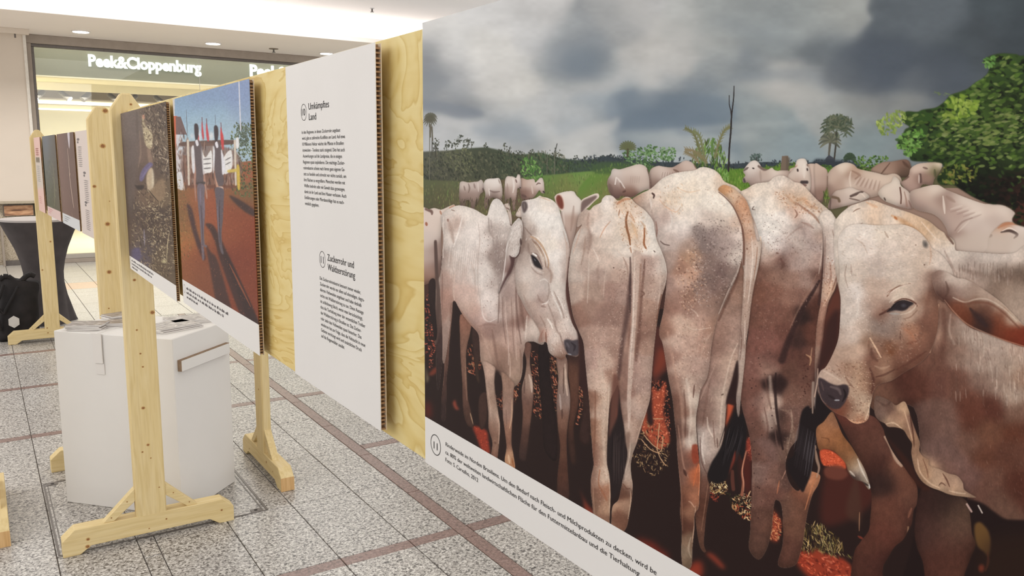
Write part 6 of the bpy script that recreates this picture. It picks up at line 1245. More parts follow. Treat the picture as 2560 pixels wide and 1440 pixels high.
GRAN = granite('grey_granite', col(100, 95, 92), col(184, 179, 173), col(222, 218, 212), .8)
GRAN_BROWN = granite('brown_granite', col(112, 90, 84), col(140, 114, 106), col(156, 130, 122), .3)
GRAN_FAR = granite('beige_granite', col(180, 174, 164), col(206, 201, 192), col(222, 218, 210), .25)
GROUT = plain('grout', col(92, 84, 78), .9)
PAPER = plain('white_paper', col(226, 221, 216), .55, .3, .015, 6)
PAPER2 = plain('white_cardboard', col(228, 224, 219), .6, .25, .015, 4)
CARD = plain('brown_cardboard', col(150, 128, 108), .85, .1, .15, 60)
LINER = plain('pale_liner', col(216, 198, 172), .8, .1, .05, 60)
CARD_DARK = plain('corrugation', col(160, 126, 94), .9, .1, .2, 60)
PLY = plywood_mat()
INK = plain('black_ink', col(48, 43, 43), .6, .2)
PINES = [wood('pine_%d' % i, col(228, 207, 160), col(220, 196, 142), a, i * 3.1) for i, a in enumerate('ZXZXZ')]
ENDGRAIN = wood('pine_end_grain', col(222, 184, 132), col(208, 166, 112), 'Z', 9)
KNOT = plain('pine_knot', col(150, 104, 66), .7, .2, .3, 300)
KNOT_RIM = plain('pine_knot_rim', col(204, 168, 112), .7, .2, .2, 200)
METAL = plain('dark_metal', col(104, 97, 92), .4, .5, .1, 40, .2)
FRAME = plain('shopfront_metal', col(158, 146, 134), .45, .4, .06, 10, .1)
CEIL = plain('ceiling_paint', col(240, 239, 240), .85, .1, .01, 2)
SOFFIT = plain('soffit_paint', col(246, 238, 230), .85, .1, .01, 2)
WALLP = plain('wall_paint', col(216, 204, 190), .8, .2, .02, 2)
SHOPWALL = plain('shop_wall_paint', col(232, 224, 192), .8, .2, .02, 2)
SHOPCEIL = plain('shop_ceiling_paint', col(236, 228, 204), .8, .2, .02, 2)
FASCIA = plain('fascia_paint', col(128, 128, 112), .7, .3, .02, 2)
CHANNEL = plain('channel_paint', col(138, 126, 110), .7, .3, .04, 4)
SPOTM = plain('spotlight_metal', col(110, 104, 98), .4, .4, .1, 40, .3)
LAMP = emit('lamp_glow', (1, .97, .92, 1), 9)
COVE = emit('cove_glow', (1, .95, .82, 1), 2.6)
SIGN = emit('sign_glow', (.93, 1, .95, 1), 2.2)
CLOTH = plain('black_stretch_fabric', col(74, 68, 68), .8, .25, .25, 5)
CLOTH_TOP = plain('grey_table_top', col(176, 168, 164), .5, .4, .03, 5)
BAGM = plain('black_bag_fabric', col(34, 30, 30), .7, .3, .4, 12)
REFLECT = plain('reflective_patch', col(206, 202, 196), .5, .4, .05, 30)
STONE = granite('stone_cladding', col(150, 134, 112), col(190, 176, 154), col(206, 194, 174), .3)
BOOK = None

def booklet_mat(name, seed, warm=0):
    m, nt, b = base_mat(name, col(160, 150, 146), .35, .5)
    v = coords(nt, (1, 1.8, 1))
    a = nt.nodes.new('ShaderNodeVectorMath')
    a.operation = 'ADD'
    a.inputs[1].default_value = (seed, seed * 2, 0)
    nt.links.new(v, a.inputs[0])
    f = noise(nt, a.outputs[0], 30, 5, .6, .8)
    c = ramp(nt, f, [(.32, col(92, 82, 78)), (.46, col(138, 126, 120)), (.56, col(168, 158, 152)), (.70, col(206, 200, 196))])
    nt.links.new(c, b.inputs['Base Color'])
    return m
BOOKS = [booklet_mat('booklet_cover_%d' % i, i * 1.7) for i in range(4)]

def glass_mat():
    m = bpy.data.materials.new('shop_glass')
    m.use_nodes = True
    nt = m.node_tree
    nt.nodes.clear()
    out = nt.nodes.new('ShaderNodeOutputMaterial')
    tr = nt.nodes.new('ShaderNodeBsdfTransparent')
    tr.inputs[0].default_value = (.97, .98, .96, 1)
    gl = nt.nodes.new('ShaderNodeBsdfGlossy')
    gl.inputs['Roughness'].default_value = 0.01
    fr = nt.nodes.new('ShaderNodeFresnel')
    fr.inputs[0].default_value = 1.5
    mx = nt.nodes.new('ShaderNodeMixShader')
    nt.links.new(fr.outputs[0], mx.inputs[0])
    nt.links.new(tr.outputs[0], mx.inputs[1])
    nt.links.new(gl.outputs[0], mx.inputs[2])
    nt.links.new(mx.outputs[0], out.inputs['Surface'])
    return m
GLASS = glass_mat()

def print_mat(img):
    m, nt, b = base_mat('print_' + img.name, (1, 1, 1, 1), .5, .1)
    t = nt.nodes.new('ShaderNodeTexImage')
    t.image = img
    t.extension = 'EXTEND'
    nt.links.new(t.outputs['Color'], b.inputs['Base Color'])
    return m

# ================================================================ mesh helpers
COLL = scene.collection

def link(name, me, parent=None, loc=(0, 0, 0), rotz=0, mat=None, kind=None, label=None, cat=None, group=None):
    o = bpy.data.objects.new(name, me)
    COLL.objects.link(o)
    o.location = loc
    o.rotation_euler = (0, 0, rotz)
    if parent:
        o.parent = parent
    if mat is not None and me is not None and not me.materials:
        me.materials.append(mat)
    for k, v in (('kind', kind), ('label', label), ('category', cat), ('group', group)):
        if v:
            o[k] = v
    return o

def thing(name, label, cat, loc=(0, 0, 0), rotz=0, group=None):
    return link(name, None, None, loc, rotz, None, None, label, cat, group)

def to_mesh(bm, name='mesh'):
    me = bpy.data.meshes.new(name)
    bm.normal_update()
    bm.to_mesh(me)
    bm.free()
    return me

def box_bm(bm, x0, y0, z0, x1, y1, z1, bev=0.0):
    r = bmesh.ops.create_cube(bm, size=1)
    for v in r['verts']:
        v.co = Vector(((x0 + x1) / 2 + v.co.x * (x1 - x0), (y0 + y1) / 2 + v.co.y * (y1 - y0), (z0 + z1) / 2 + v.co.z * (z1 - z0)))
    if bev:
        es = list({e for v in r['verts'] for e in v.link_edges})
        bmesh.ops.bevel(bm, geom=es, offset=bev, segments=1, affect='EDGES')

def box(*a, bev=0.0):
    bm = bmesh.new()
    box_bm(bm, *a, bev=bev)
    return to_mesh(bm)

def prism(pts, y0, y1, axis='Y', bev=0.0):
    """extrudes an outline given in the plane square to the axis"""
    bm = bmesh.new()
    mk = {'Y': lambda a, b, t: (a, t, b), 'X': lambda a, b, t: (t, a, b), 'Z': lambda a, b, t: (a, b, t)}[axis]
    f0 = [bm.verts.new(mk(a, b, y0)) for a, b in pts]
    f1 = [bm.verts.new(mk(a, b, y1)) for a, b in pts]
    bm.faces.new(f0)
    bm.faces.new(list(reversed(f1)))
    for i in range(len(pts)):
        j = (i + 1) % len(pts)
        bm.faces.new((f0[j], f0[i], f1[i], f1[j]))
    bmesh.ops.recalc_face_normals(bm, faces=bm.faces)
    if bev:
        bmesh.ops.bevel(bm, geom=list(bm.edges), offset=bev, segments=1, affect='EDGES')
    return to_mesh(bm)

def tube_bm(bm, a, b, r, seg=10, r2=None):
    a, b = Vector(a), Vector(b)
    d = b - a
    m = Matrix.Translation((a + b) / 2) @ d.to_track_quat('Z', 'Y').to_matrix().to_4x4()
    bmesh.ops.create_cone(bm, cap_ends=True, segments=seg, radius1=r, radius2=r if r2 is None else r2, depth=d.length, matrix=m)

# ================================================================ floor
floor = link('floor', box(-3.5, -1.5, -.06, 7, 13.42, -.004), None, mat=GROUT, kind='structure')
tile_cache = {}
def tile(x0, y0, x1, y1, mat, parent, name='tile'):
    g = .0018
    w, d = round(x1 - x0 - 2 * g, 4), round(y1 - y0 - 2 * g, 4)
    key = (w, d, mat.name)
    if key not in tile_cache:
        bm = bmesh.new()
        c = .0016
        lo = [bm.verts.new(p) for p in ((0, 0, -.006), (w, 0, -.006), (w, d, -.006), (0, d, -.006))]
        mi = [bm.verts.new(p) for p in ((0, 0, -c), (w, 0, -c), (w, d, -c), (0, d, -c))]
        hi = [bm.verts.new(p) for p in ((c, c, 0), (w - c, c, 0), (w - c, d - c, 0), (c, d - c, 0))]
        bm.faces.new(hi)
        for a, b in ((lo, mi), (mi, hi)):
            for i in range(4):
                j = (i + 1) % 4
                bm.faces.new((a[i], a[j], b[j], b[i]))
        me = to_mesh(bm, 'tile')
        me.materials.append(mat)
        tile_cache[key] = me
    return link(name, tile_cache[key], parent, (x0 + g, y0 + g, random.uniform(-.0004, .0003)))

STRIP_A = (1.587, 1.652)
def column(xa, xb, joints, y_end=8.3):
    for a, b in zip(joints[:-1], joints[1:]):
        if a < y_end:
            tile(xa, a, xb, b, GRAN, floor)
def strip(xa, xb, ya, yb):
    tile(xa, ya, xb, yb, GRAN_BROWN, floor, 'border_tile')

left_rows = [(1.55, 2.05, 2.5, 2.82), (2.885, 3.14, 3.69, 4.236, 4.784, 5.07), (5.135, 5.66, 6.2), (6.262, 6.8, 7.33), (7.395, 7.93, 8.46)]
mid_rows = [(1.55, 1.95, 2.4, 2.82), (2.865, 3.45, 4.005, 4.6, 5.07), (5.135, 5.56, 6.2), (6.262, 6.8, 7.33), (7.395, 7.93, 8.46)]
cols_left = [-.99, -.70, -.42, -.13, .158]
cols_mid = [.158, .443, .798, 1.087, 1.38, 1.587]
cols_right = [1.652, 1.94, 2.23, 2.52]
for xa, xb in zip(cols_left[:-1], cols_left[1:]):
    for rws in left_rows:
        rws = [2.865 if r == 2.885 else r for r in rws]
        column(xa, xb, rws)
for xa, xb in zip(cols_mid[:-1], cols_mid[1:]):
    for rws in mid_rows:
        if xa == .443 and rws[0] == 2.865:
            column(.443, .508, (2.865, 3.27, 3.455)); column(.508, .798, (2.865, 3.455)); column(.443, .798, (3.455, 4.005, 4.6, 5.07))
        else:
            column(xa, xb, rws)
for xa, xb in zip(cols_right[:-1], cols_right[1:]):
    for rws in [(1.55, 1.95, 2.4, 2.797), (2.865, 3.43, 3.957), (4.022, 4.5, 5.07)] + mid_rows[2:]:
        column(xa, xb, rws)
    strip(xa, xb, 3.957, 4.022)
for ya, yb in ((2.797, 2.865), (5.07, 5.135), (6.2, 6.262), (7.33, 7.395)):
    xs = cols_left[:-1] + cols_mid
    for xa, xb in zip(xs[:-1], xs[1:]):
        strip(xa, xb, ya, yb)
    for xa, xb in zip(cols_right[:-1], cols_right[1:]):
        strip(xa, xb, ya, yb)
ys = [1.55, 2.1, 2.755, 3.3, 3.87, 4.42, 4.97, 5.55, 6.1, 6.7, 7.3, 7.9, 8.46]
for ya, yb in zip(ys[:-1], ys[1:]):
    strip(STRIP_A[0], STRIP_A[1], ya, yb)
# beyond: joined paving, real joints
bm = bmesh.new()
bmb = bmesh.new()
bmg = bmesh.new()
y = 8.46
rows = [8.46, 9.0, 9.55, 10.1, 10.37, 10.66, 11.2, 11.75, 12.3, 12.85, 13.4]
for a, b in zip(rows[:-1], rows[1:]):
    tgt = bmb if abs(a - 10.66) < .01 else bm
    x = -3.2
    k = 0
    while x < 6.6:
        box_bm(tgt, x + .002, a + .002, -.006, x + .286, b - .002, 0)
        x += .29
for a, b in zip([1.55 + .55 * i for i in range(13)][:-1], [1.55 + .55 * i for i in range(13)][1:]):
    for x0, x1 in ((-3.2, -.99), (2.52, 6.6)):
        x = x0
        while x < x1 - .01:
            xe = min(x + .29, x1)
            box_bm(bm, x + .002, a + .002, -.006, xe - .002, min(b, 8.46) - .002, 0)
            x += .29
link('paving', to_mesh(bm), floor, mat=GRAN_FAR, kind='stuff')
link('paving_band', to_mesh(bmb), floor, mat=plain('beige_band', col(206, 180, 154), .4), kind='stuff')
bmg.free()

# service hatch set in the floor
hatch = thing('floor_hatch', 'thin dark metal frame of a service hatch set into the granite floor under the pedestal', 'hatch', (.167, 3.459, 0))
hw, hd = .812, .84
for nm, a in (('frame_rail', (-.004, 0, -.004, .004, hd, .002)), ('frame_rail', (hw - .005, 0, -.004, hw + .005, hd, .002)), ('frame_rail', (0, -.004, -.004, hw, .004, .002)), ('frame_rail', (0, hd - .004, -.004, hw, hd + .004, .002))):
    link(nm, box(*a), hatch, mat=METAL)
for nm, a in (('frame_rail', (.012, 0, -.004, .016, hd, .0015)), ('frame_rail', (hw - .020, 0, -.004, hw - .015, hd, .0015))):
    link(nm, box(*a), hatch, mat=METAL)
for cx, cyy in ((.035, .02), (.035, hd - .02), (hw - .045, .02), (hw - .045, hd - .02)):
    p = link('corner_plate', box(cx - .022, cyy - .016, -.003, cx + .022, cyy + .016, .0025), hatch, mat=METAL)
    bm = bmesh.new(); tube_bm(bm, (cx, cyy, .002), (cx, cyy, .0032), .008)
    link('lift_hole', to_mesh(bm), p, mat=INK)

# ================================================================ ceiling, soffit, walls, shop front
link('ceiling', box(-4, 6.0, 3.70, 10, 15.2, 3.78), None, mat=CEIL, kind='structure')
link('ceiling_near', box(-4, -2, 3.70, 10, 6.0, 3.78), None, mat=CEIL, kind='structure')
link('ceiling_soffit', box(-4, 11.3, 3.18, 10, 13.4, 3.24, bev=.004), None, mat=SOFFIT, kind='structure')
area_light('cove_light', (3, 13.4, 3.38), (13, 1.4), 240, (1, .99, .97), (math.pi, 0, 0))
# wall left of the shop front
wl = link('wall_left', box(-4, 13.3, .885, .705, 13.6, 3.18), None, mat=WALLP, kind='structure')
link('trim_1', box(.705, 13.28, .60, .742, 13.6, 3.18, bev=.002), None, mat=plain('trim_paint', col(226, 220, 210), .6), kind='structure')
lw = link('wall_low', box(-4, 13.42, 0, .66, 13.6, .885), None, mat=STONE, kind='structure')
link('trim_2', box(-4, 13.26, .87, .70, 13.5, .905, bev=.003), None, mat=plain('shelf_paint', col(176, 164, 144), .6), kind='structure')
link('trim_3', box(.255, 13.30, 0, .285, 13.42, .62, bev=.003), None, mat=FRAME, kind='structure')
link('baseboard_left', box(.285, 13.36, 0, .46, 13.42, .07), None, mat=METAL, kind='structure')
pic = thing('framed_picture', 'small blurry brown and orange picture strip under the beige wall behind the bar table', 'picture', (.49, 13.395, .70))
pm, nt, b = base_mat('picture_print', col(170, 110, 70), .5)
nt.links.new(ramp(nt, noise(nt, coords(nt, (2, 1, 9)), 2.2, 2), [(.36, col(120, 88, 72)), (.47, col(186, 140, 106)), (.56, col(214, 170, 134)), (.7, col(170, 120, 90))]), b.inputs['Base Color'])
link('print', box(-.17, -.012, 0, .18, 0, .14), pic, mat=pm)
link('picture_frame', box(-.18, -.006, -.008, .19, .02, .148, bev=.002), pic, mat=METAL)

# shop front
shop = 'window_1'
w1 = link('window_1', None, None, (0, 0, 0), kind='structure')
link('frame_bar', box(.742, 13.36, 3.06, 9, 13.48, 3.18, bev=.006), w1, mat=FRAME)
link('frame_bar', box(.742, 13.40, 3.02, 9, 13.46, 3.06, bev=.004), w1, mat=METAL)
link('frame_post', box(.742, 13.36, 0, .80, 13.48, 3.06, bev=.006), w1, mat=FRAME)
link('frame_post', box(.80, 13.40, 0, .835, 13.46, 3.02, bev=.004), w1, mat=METAL)
link('sill', box(.742, 13.34, 0, 9, 13.5, .055, bev=.005), w1, mat=FRAME)
link('sill', box(.80, 13.38, .055, 9, 13.47, .12, bev=.005), w1, mat=plain('sill_metal', col(176, 168, 158), .4, .5, .05, 5, .3))
for xa, xb in ((.84, 3.02), (3.024, 5.25), (5.254, 8.9)):
    link('pane', box(xa, 13.428, .12, xb, 13.436, 3.02), w1, mat=GLASS)
link('pane_joint', box(3.02, 13.426, .12, 3.024, 13.438, 3.02), w1, mat=PAPER)
# shop interior
link('wall_back', box(.2, 18.5, 0, 10, 18.6, 3.3), None, mat=SHOPWALL, kind='structure')
link('wall_shop_side', box(.66, 13.6, 0, .74, 18.5, 3.3), None, mat=SHOPWALL, kind='structure')
link('floor_shop', box(.74, 13.5, 0, 10, 18.5, .05), None, mat=plain('shop_floor', col(240, 232, 216), .3, .4, .02, 2), kind='structure')
link('ceiling_shop', box(.74, 14.22, 2.75, 10, 16.1, 2.82), None, mat=SHOPCEIL, kind='structure')
link('ceiling_shop_step', box(.74, 16.05, 2.62, 10, 16.1, 2.76), None, mat=SHOPCEIL, kind='structure')
link('ceiling_channel', box(.74, 16.1, 2.80, 10, 18.5, 2.86), None, mat=CHANNEL, kind='structure')
link('ceiling_shop_back', box(.74, 17.9, 2.60, 10, 18.5, 2.80), None, mat=CHANNEL, kind='structure')
link('fascia_beam', box(.74, 14.15, 2.70, 10, 14.22, 3.18), None, mat=FASCIA, kind='structure')
link('trim_4', box(.74, 14.13, 2.68, 10, 14.24, 2.70), None, mat=SHOPCEIL, kind='structure')
cove = thing('cove_lamp', 'long glowing white strip lamp high on the yellow back wall of the shop', 'lamp', (.9, 18.44, 2.50))
link('diffuser', box(0, 0, .02, 8, .05, .08), cove, mat=COVE)
link('housing', box(0, -.01, -.005, 8, .055, .018), cove, mat=SHOPCEIL)
cove['group'] = 'strip lamps in the shop'
cove2 = thing('cove_lamp', 'second thinner glowing strip lamp just under the upper one on the shop back wall', 'lamp', (.9, 18.46, 2.40), 0, 'strip lamps in the shop')
link('diffuser', box(0, 0, 0, 8, .03, .03), cove2, mat=COVE)
link('housing', box(0, -.005, -.01, 8, .035, 0), cove2, mat=SHOPCEIL)

# spotlights on the shop ceiling
rail = thing('lighting_rail', 'long grey ceiling rail carrying the shop spotlights above the yellow room', 'rail', (.9, 16.6, 2.70))
link('rail_bar', box(0, -.03, 0, 7.5, .03, .05, bev=.004), rail, mat=SPOTM)
link('rail_bar', box(0, .55, .02, 7.5, .65, .07, bev=.004), rail, mat=CHANNEL)
bm = bmesh.new()
for i in range(8):
    tube_bm(bm, (.2 + i, 0, .05), (.2 + i, 0, .12), .006, 6)
link('hanger', to_mesh(bm), rail, mat=SPOTM, kind='stuff')
where = ['at the left end beside the shop window frame', 'second from the left end of the rail', 'over the left letters of the shop sign', 'below the ampersand of the sign', 'behind the top of the near wooden post', 'just right of the top of the wooden post', 'at the right, just above the protest photo panel']
for i, (pxx, lit) in enumerate(((100, 1), (158, 1), (215, 0), (278, 1), (332, 1), (392, 0), (445, 1))):
    p = on_y(pxx, 214, 16.6)
    s = thing('spotlight', 'small grey ceiling spotlight %s' % where[i], 'spotlight', (p[0], 16.6, 2.70), 0, 'spotlights in the shop')
    link('adapter', box(-.05, -.02, -.03, .05, .02, 0, bev=.004), s, mat=SPOTM)
    bm = bmesh.new()
    tube_bm(bm, (-.02, 0, -.02), (.03, -.02, -.12), .008, 6)
    tube_bm(bm, (.03, -.02, -.12), (-.06, -.03, -.10), .006, 6)
    link('yoke', to_mesh(bm), s, mat=SPOTM)
    sgn = -1 if i % 2 else 1
    bm = bmesh.new()
    tube_bm(bm, (.05 * sgn, .02, -.07), (-.08 * sgn, -.05, -.19), .042, 14, .055)
    hd_ = link('lamp_head', to_mesh(bm), s, mat=SPOTM)
    if lit:
        bm = bmesh.new()
        tube_bm(bm, (-.08 * sgn, -.05, -.19), (-.088 * sgn, -.055, -.198), .05, 14)
        link('lens', to_mesh(bm), hd_, mat=LAMP)

# downlights and sprinklers
dl_w = ['left, above the first letters of the shop sign', 'middle, over the end of the first shop sign', 'right, partly behind the text panel']
for i, (x, yy) in enumerate(((1.35, 12.64), (3.08, 12.74), (4.84, 12.82))):
    d = thing('downlight', 'glowing round recessed downlight in the soffit, %s' % dl_w[i], 'downlight', (x, yy, 3.18), 0, 'downlights in the soffit')
    bm = bmesh.new(); tube_bm(bm, (0, 0, -.012), (0, 0, .0), .115, 28)
    link('trim_ring', to_mesh(bm), d, mat=PAPER)
    bm = bmesh.new(); tube_bm(bm, (0, 0, -.016), (0, 0, -.011), .098, 28)
    link('diffuser', to_mesh(bm), d, mat=LAMP)
for (x, yy, z), lab in (((5.05, 11.5, 3.70), 'small metal sprinkler head on the bright upper ceiling'), ((3.99, 12.8, 3.18), 'small sprinkler head with round cover plate on the lower soffit')):
    d = thing('sprinkler', lab, 'sprinkler', (x, yy, z))
    bm = bmesh.new(); tube_bm(bm, (0, 0, -.008), (0, 0, 0), .07 if z < 3.5 else .03, 20); link('cover_plate', to_mesh(bm), d, mat=CHANNEL if z < 3.5 else CEIL)
    bm = bmesh.new(); tube_bm(bm, (0, 0, -.05), (0, 0, -.006), .012, 10); tube_bm(bm, (0, 0, -.058), (0, 0, -.052), .026, 12); link('nozzle', to_mesh(bm), d, mat=METAL)
rl = thing('ceiling_box', 'beige box shaped fitting under the soffit in the top left corner', 'fitting', (-.6, 12.9, 3.10))
link('housing', box(0, -.04, .01, 1.36, .04, .08, bev=.004), rl, mat=WALLP)
bm = bmesh.new(); tube_bm(bm, (1.2, 0, -.04), (1.2, 0, .012), .01, 8); link('stem', to_mesh(bm), rl, mat=METAL)

# ================================================================ lettering helpers
def text_shape(s, extrude=0.0, offset=0.0):
    cu = bpy.data.curves.new('lettering_curve', 'FONT')
    cu.body = s
    cu.size = 1
    cu.extrude = extrude
    cu.offset = offset
    cu.resolution_u = 3
    o = bpy.data.objects.new('lettering_tmp', cu)
    COLL.objects.link(o)
    bpy.context.view_layer.update()
    dg = bpy.context.evaluated_depsgraph_get()
    me = bpy.data.meshes.new_from_object(o.evaluated_get(dg))
    bpy.data.objects.remove(o)
    bpy.data.curves.remove(cu)
    bm = bmesh.new()
    bm.from_mesh(me)
    bpy.data.meshes.remove(me)
    return bm

_cap = text_shape('H')
CAP = max(v.co.y for v in _cap.verts)
_cap.free()

def add_line(dst, s, u0, u1, z0, cap, depth, offset=0.0):
    """sets a line of type between u0 and u1 on baseline z0 with the given capital height"""
    b = text_shape(s, 0, offset)
    xs = [v.co.x for v in b.verts]
    x0, x1 = min(xs), max(xs)
    for v in b.verts:
        v.co = Vector((u0 + (v.co.x - x0) / (x1 - x0) * (u1 - u0), depth, z0 + v.co.y / CAP * cap))
    me = bpy.data.meshes.new('tmp')
    b.to_mesh(me)
    b.free()
    dst.from_mesh(me)
    bpy.data.meshes.remove(me)

def ring_bm(bm, cx, cz, ru, rz, t, depth, n=40):
    a = []
    for i in range(n):
        q = 2 * math.pi * i / n
        a.append((bm.verts.new((cx + ru * math.cos(q), depth, cz + rz * math.sin(q))), bm.verts.new((cx + (ru - t) * math.cos(q), depth, cz + (rz - t) * math.sin(q)))))
    for i in range(n):
        j = (i + 1) % n
        bm.faces.new((a[i][0], a[j][0], a[j][1], a[i][1]))

# shop sign: every letter is its own piece
def shop_sign(label, px0, px1, word, base):
    s = thing('shop_sign', label, 'sign', (0, 14.15, 0), 0, 'shop signs on the fascia')
    a, b_ = on_y(px0, base, 14.12), on_y(px1, base + 16, 14.12)
    cap_z = on_y(px0, base - 27.5, 14.12)[2] - a[2]
    b = text_shape(word, .0, .034)
    xs = [v.co.x for v in b.verts]
    x0, x1 = min(xs), max(xs)
    W = b_[0] - a[0]
    for v in b.verts:
        v.co = Vector((a[0] + (v.co.x - x0) / (x1 - x0) * W, 0, (a[2] + b_[2]) / 2 + v.co.y / CAP * cap_z))
    # split into islands
    seen = set()
    isl = []
    for v in b.verts:
        if v in seen:
            continue
        st, comp = [v], []
        seen.add(v)
        while st:
            q = st.pop()
            comp.append(q)
            for e in q.link_edges:
                w = e.other_vert(q)
                if w not in seen:
                    seen.add(w)
                    st.append(w)
        isl.append(comp)
    for comp in isl:
        cs = set(comp)
        nb = bmesh.new()
        mp = {v: nb.verts.new((v.co.x, -.03, v.co.z)) for v in comp}
        for f in b.faces:
            if f.verts[0] in cs:
                try:
                    nb.faces.new([mp[v] for v in f.verts])
                except ValueError:
                    pass
        ret = bmesh.ops.extrude_face_region(nb, geom=list(nb.faces))
        for v in ret['geom']:
            if isinstance(v, bmesh.types.BMVert):
                v.co.y = 0
        bmesh.ops.recalc_face_normals(nb, faces=nb.faces)
        link('letter', to_mesh(nb), s, mat=SIGN)
    b.free()
    return s
shop_sign('glowing white shop name sign shown whole on the grey green fascia', 222, 504, 'Peek&Cloppenburg', 165)
shop_sign('second glowing white shop name sign mostly hidden behind the tops of the display panels', 626, 898, 'Peek&Cloppenburg', 190)

# ================================================================ display panels
R90 = -math.pi / 2
def panel(name, label, far, near, z0, z1, img, thick=.010, gap=.0135, cell=.0064, rot=R90, group=None):
    """far and near are (x, y) of the printed face's ends; local x runs along the panel, y away from the viewer"""
    Lg = math.hypot(near[0] - far[0], near[1] - far[1])
    t = thing(name, label, 'poster', (far[0], far[1], z0), rot, group)
    H = z1 - z0
    bm = bmesh.new()
    box_bm(bm, 0, 0, 0, Lg, .0012, H)
    uv = bm.loops.layers.uv.new('UVMap')
    for f in bm.faces:
        for lp in f.loops:
            lp[uv].uv = (lp.vert.co.x / Lg, lp.vert.co.z / H) if img is not None else (0, 0)
    pr = link('printed_sheet', to_mesh(bm), t, mat=print_mat(img) if img is not None else PAPER)
    link('back_liner', box(.0003, thick - .0012, .0003, Lg + .0002, thick, H - .0003), t, mat=LINER)
    bm = bmesh.new()
    z = .002
    k = 0
    while z < H - .004:
        e = .0024
        zz = z + random.uniform(-.0008, .0008)
        box_bm(bm, Lg - .010, .0013, zz, Lg - .0006 - random.uniform(0, .001), thick - .001, zz + e)
        box_bm(bm, .0006, .0013, zz, .010, thick - .001, zz + e)
        z += cell
    box_bm(bm, .010, .0012, .001, Lg - .0095, thick - .001, H - .001)
    link('honeycomb_core', to_mesh(bm), t, mat=CARD_DARK, kind='stuff')
    for u in (Lg * .2, Lg * .8):
        for zq in (H * .2, H * .8):
            link('spacer', box(u - .02, thick, zq - .02, u + .02, thick + gap, zq + .02), t, mat=CARD)
    return t, Lg, H

X0 = .48
GAIN = 1.0
cow = paint_pasture()
YF, YN = .941, .165
CAPZ = 1.2095
cz0, cz1 = 1.1455, 1.7154
def plane_fn(X, ya, yb, za, zb):
    def fn(U, V):
        y = ya + (yb - ya) * U
        z = za + (zb - za) * V
        return to_pixel(X, y, z)
    return fn
# the white caption strip is printed on the same sheet
def with_caption(C, X, ya, yb, zc, col3):
    p = [to_pixel(X, ya + .05, zc), to_pixel(X, yb, zc), to_pixel(X, yb, zc - .3), to_pixel(X, ya + .05, zc - .3)]
    C.clip = None
    C.fr(0, 0, 1)
    return p
def caption_bake(img, w, h, frac, col3):
    n = int(round(h * frac))
    px = np.empty(w * h * 4, np.float32)
    img.pixels.foreach_get(px)
    px = px.reshape(h, w, 4)
    px[:n, :, 0], px[:n, :, 1], px[:n, :, 2] = col3
    img.pixels.foreach_set(px.ravel())
    img.update()
    img.pack()
WHITE = (.885, .867, .848)
cow.img = np.clip((cow.img - .5) * 1.07 + .5, 0, 1)
ci = bake(cow, 'pasture_photo', 3200, 2000, plane_fn(X0, YF, YN, cz0, cz1))
caption_bake(ci, 3200, 2000, (CAPZ - cz0) / (cz1 - cz0), WHITE)
cow_t, cow_L, cow_H = panel('photo_panel', 'largest nearest panel: photo of white humped cattle on red earth under storm clouds', (X0, YF), (X0, YN), cz0, cz1, ci)

def local_u(px, py, X=X0, y0=YF):
    p = on_x(px, py, X)
    return y0 - p[1], p[2]

def fit(dst, s, pl, pr, cap_px, y0, zoff, depth=-.0004, offset=0.0):
    u0, za = local_u(pl[0], pl[1], X0, y0)
    u1, _ = local_u(pr[0], pr[1], X0, y0)
    cap = local_u(pl[0], pl[1] - cap_px, X0, y0)[1] - za
    add_line(dst, s, u0, u1, za - zoff, cap, depth, offset)

bm = bmesh.new()
fit(bm, 'Rinderweide im Norden Brasiliens. Um den Bedarf nach Fleisch- und Milchprodukten zu decken, wird be', (1114.6, 1114.1), (1641, 1451), 9.3, YF, cz0, offset=0)
fit(bm, 'ca. 80% der weltweiten landwirtschaftlichen Fläche für den Futtermittelanbau und die Tierhaltung', (1114.1, 1133.9), (1599, 1446), 9.3, YF, cz0, offset=0)
fit(bm, 'Foto: S. Carvalho, 2012', (1114.2, 1152.9), (1195.6, 1206), 9.3, YF, cz0, offset=0)
u, z = local_u(1089.6, 1112.3)
ring_bm(bm, u, z - cz0, .0140, .0140, .0010, -.0004)
fit(bm, '11', (1084.8, 1120.5), (1094, 1122), 17.5, YF, cz0, offset=0)
link('lettering', to_mesh(bm), cow_t, mat=INK)

# text panel
TF, TN, tz0, tz1 = 1.476, 1.086, 1.1465, 1.7078
tx, tL, tH = panel('text_panel', 'white text panel with two numbered German text blocks beside the cattle photo', (X0, TF), (X0, TN), tz0, tz1, None)
bm = bmesh.new()
fit(bm, 'Umkämpftes', (771.7, 274.4), (822.7, 267.7), 16.7, TF, tz0, offset=0)
fit(bm, 'Land', (772.7, 300.4), (790.8, 298.3), 16.7, TF, tz0, offset=0)
t1 = ['In den Regionen, in denen Zuckerrohr angebaut', 'wird, gibt es zahlreiche Konflikte um Land. Auf etwa', '10 Millionen Hektar wächst die Pflanze in Brasilien', 'inzwischen - Tendenz stark steigend. Dies hat auch', 'Auswirkungen auf die Landpreise, die in einigen', 'Regionen quasi explodieren. Die mächtige Zucker-', 'rohrindustrie scheint nach ihrem ganz eigenen Ge-', 'setz zu handeln und schreckt vor nichts zurück, um', 'ihre Flächen zu vergrößern. Menschen werden mit', 'Waffen bedroht oder mit Gewalt dazu gezwungen,', 'damit sie ihr Land und ihre Häuser verlassen. Auch', 'Entführungen oder Mordanschläge hat es nach-', 'weislich gegeben.']
e1 = [580, 638, 622, 634, 600, 634, 636, 650, 638, 636, 652, 626, 325]
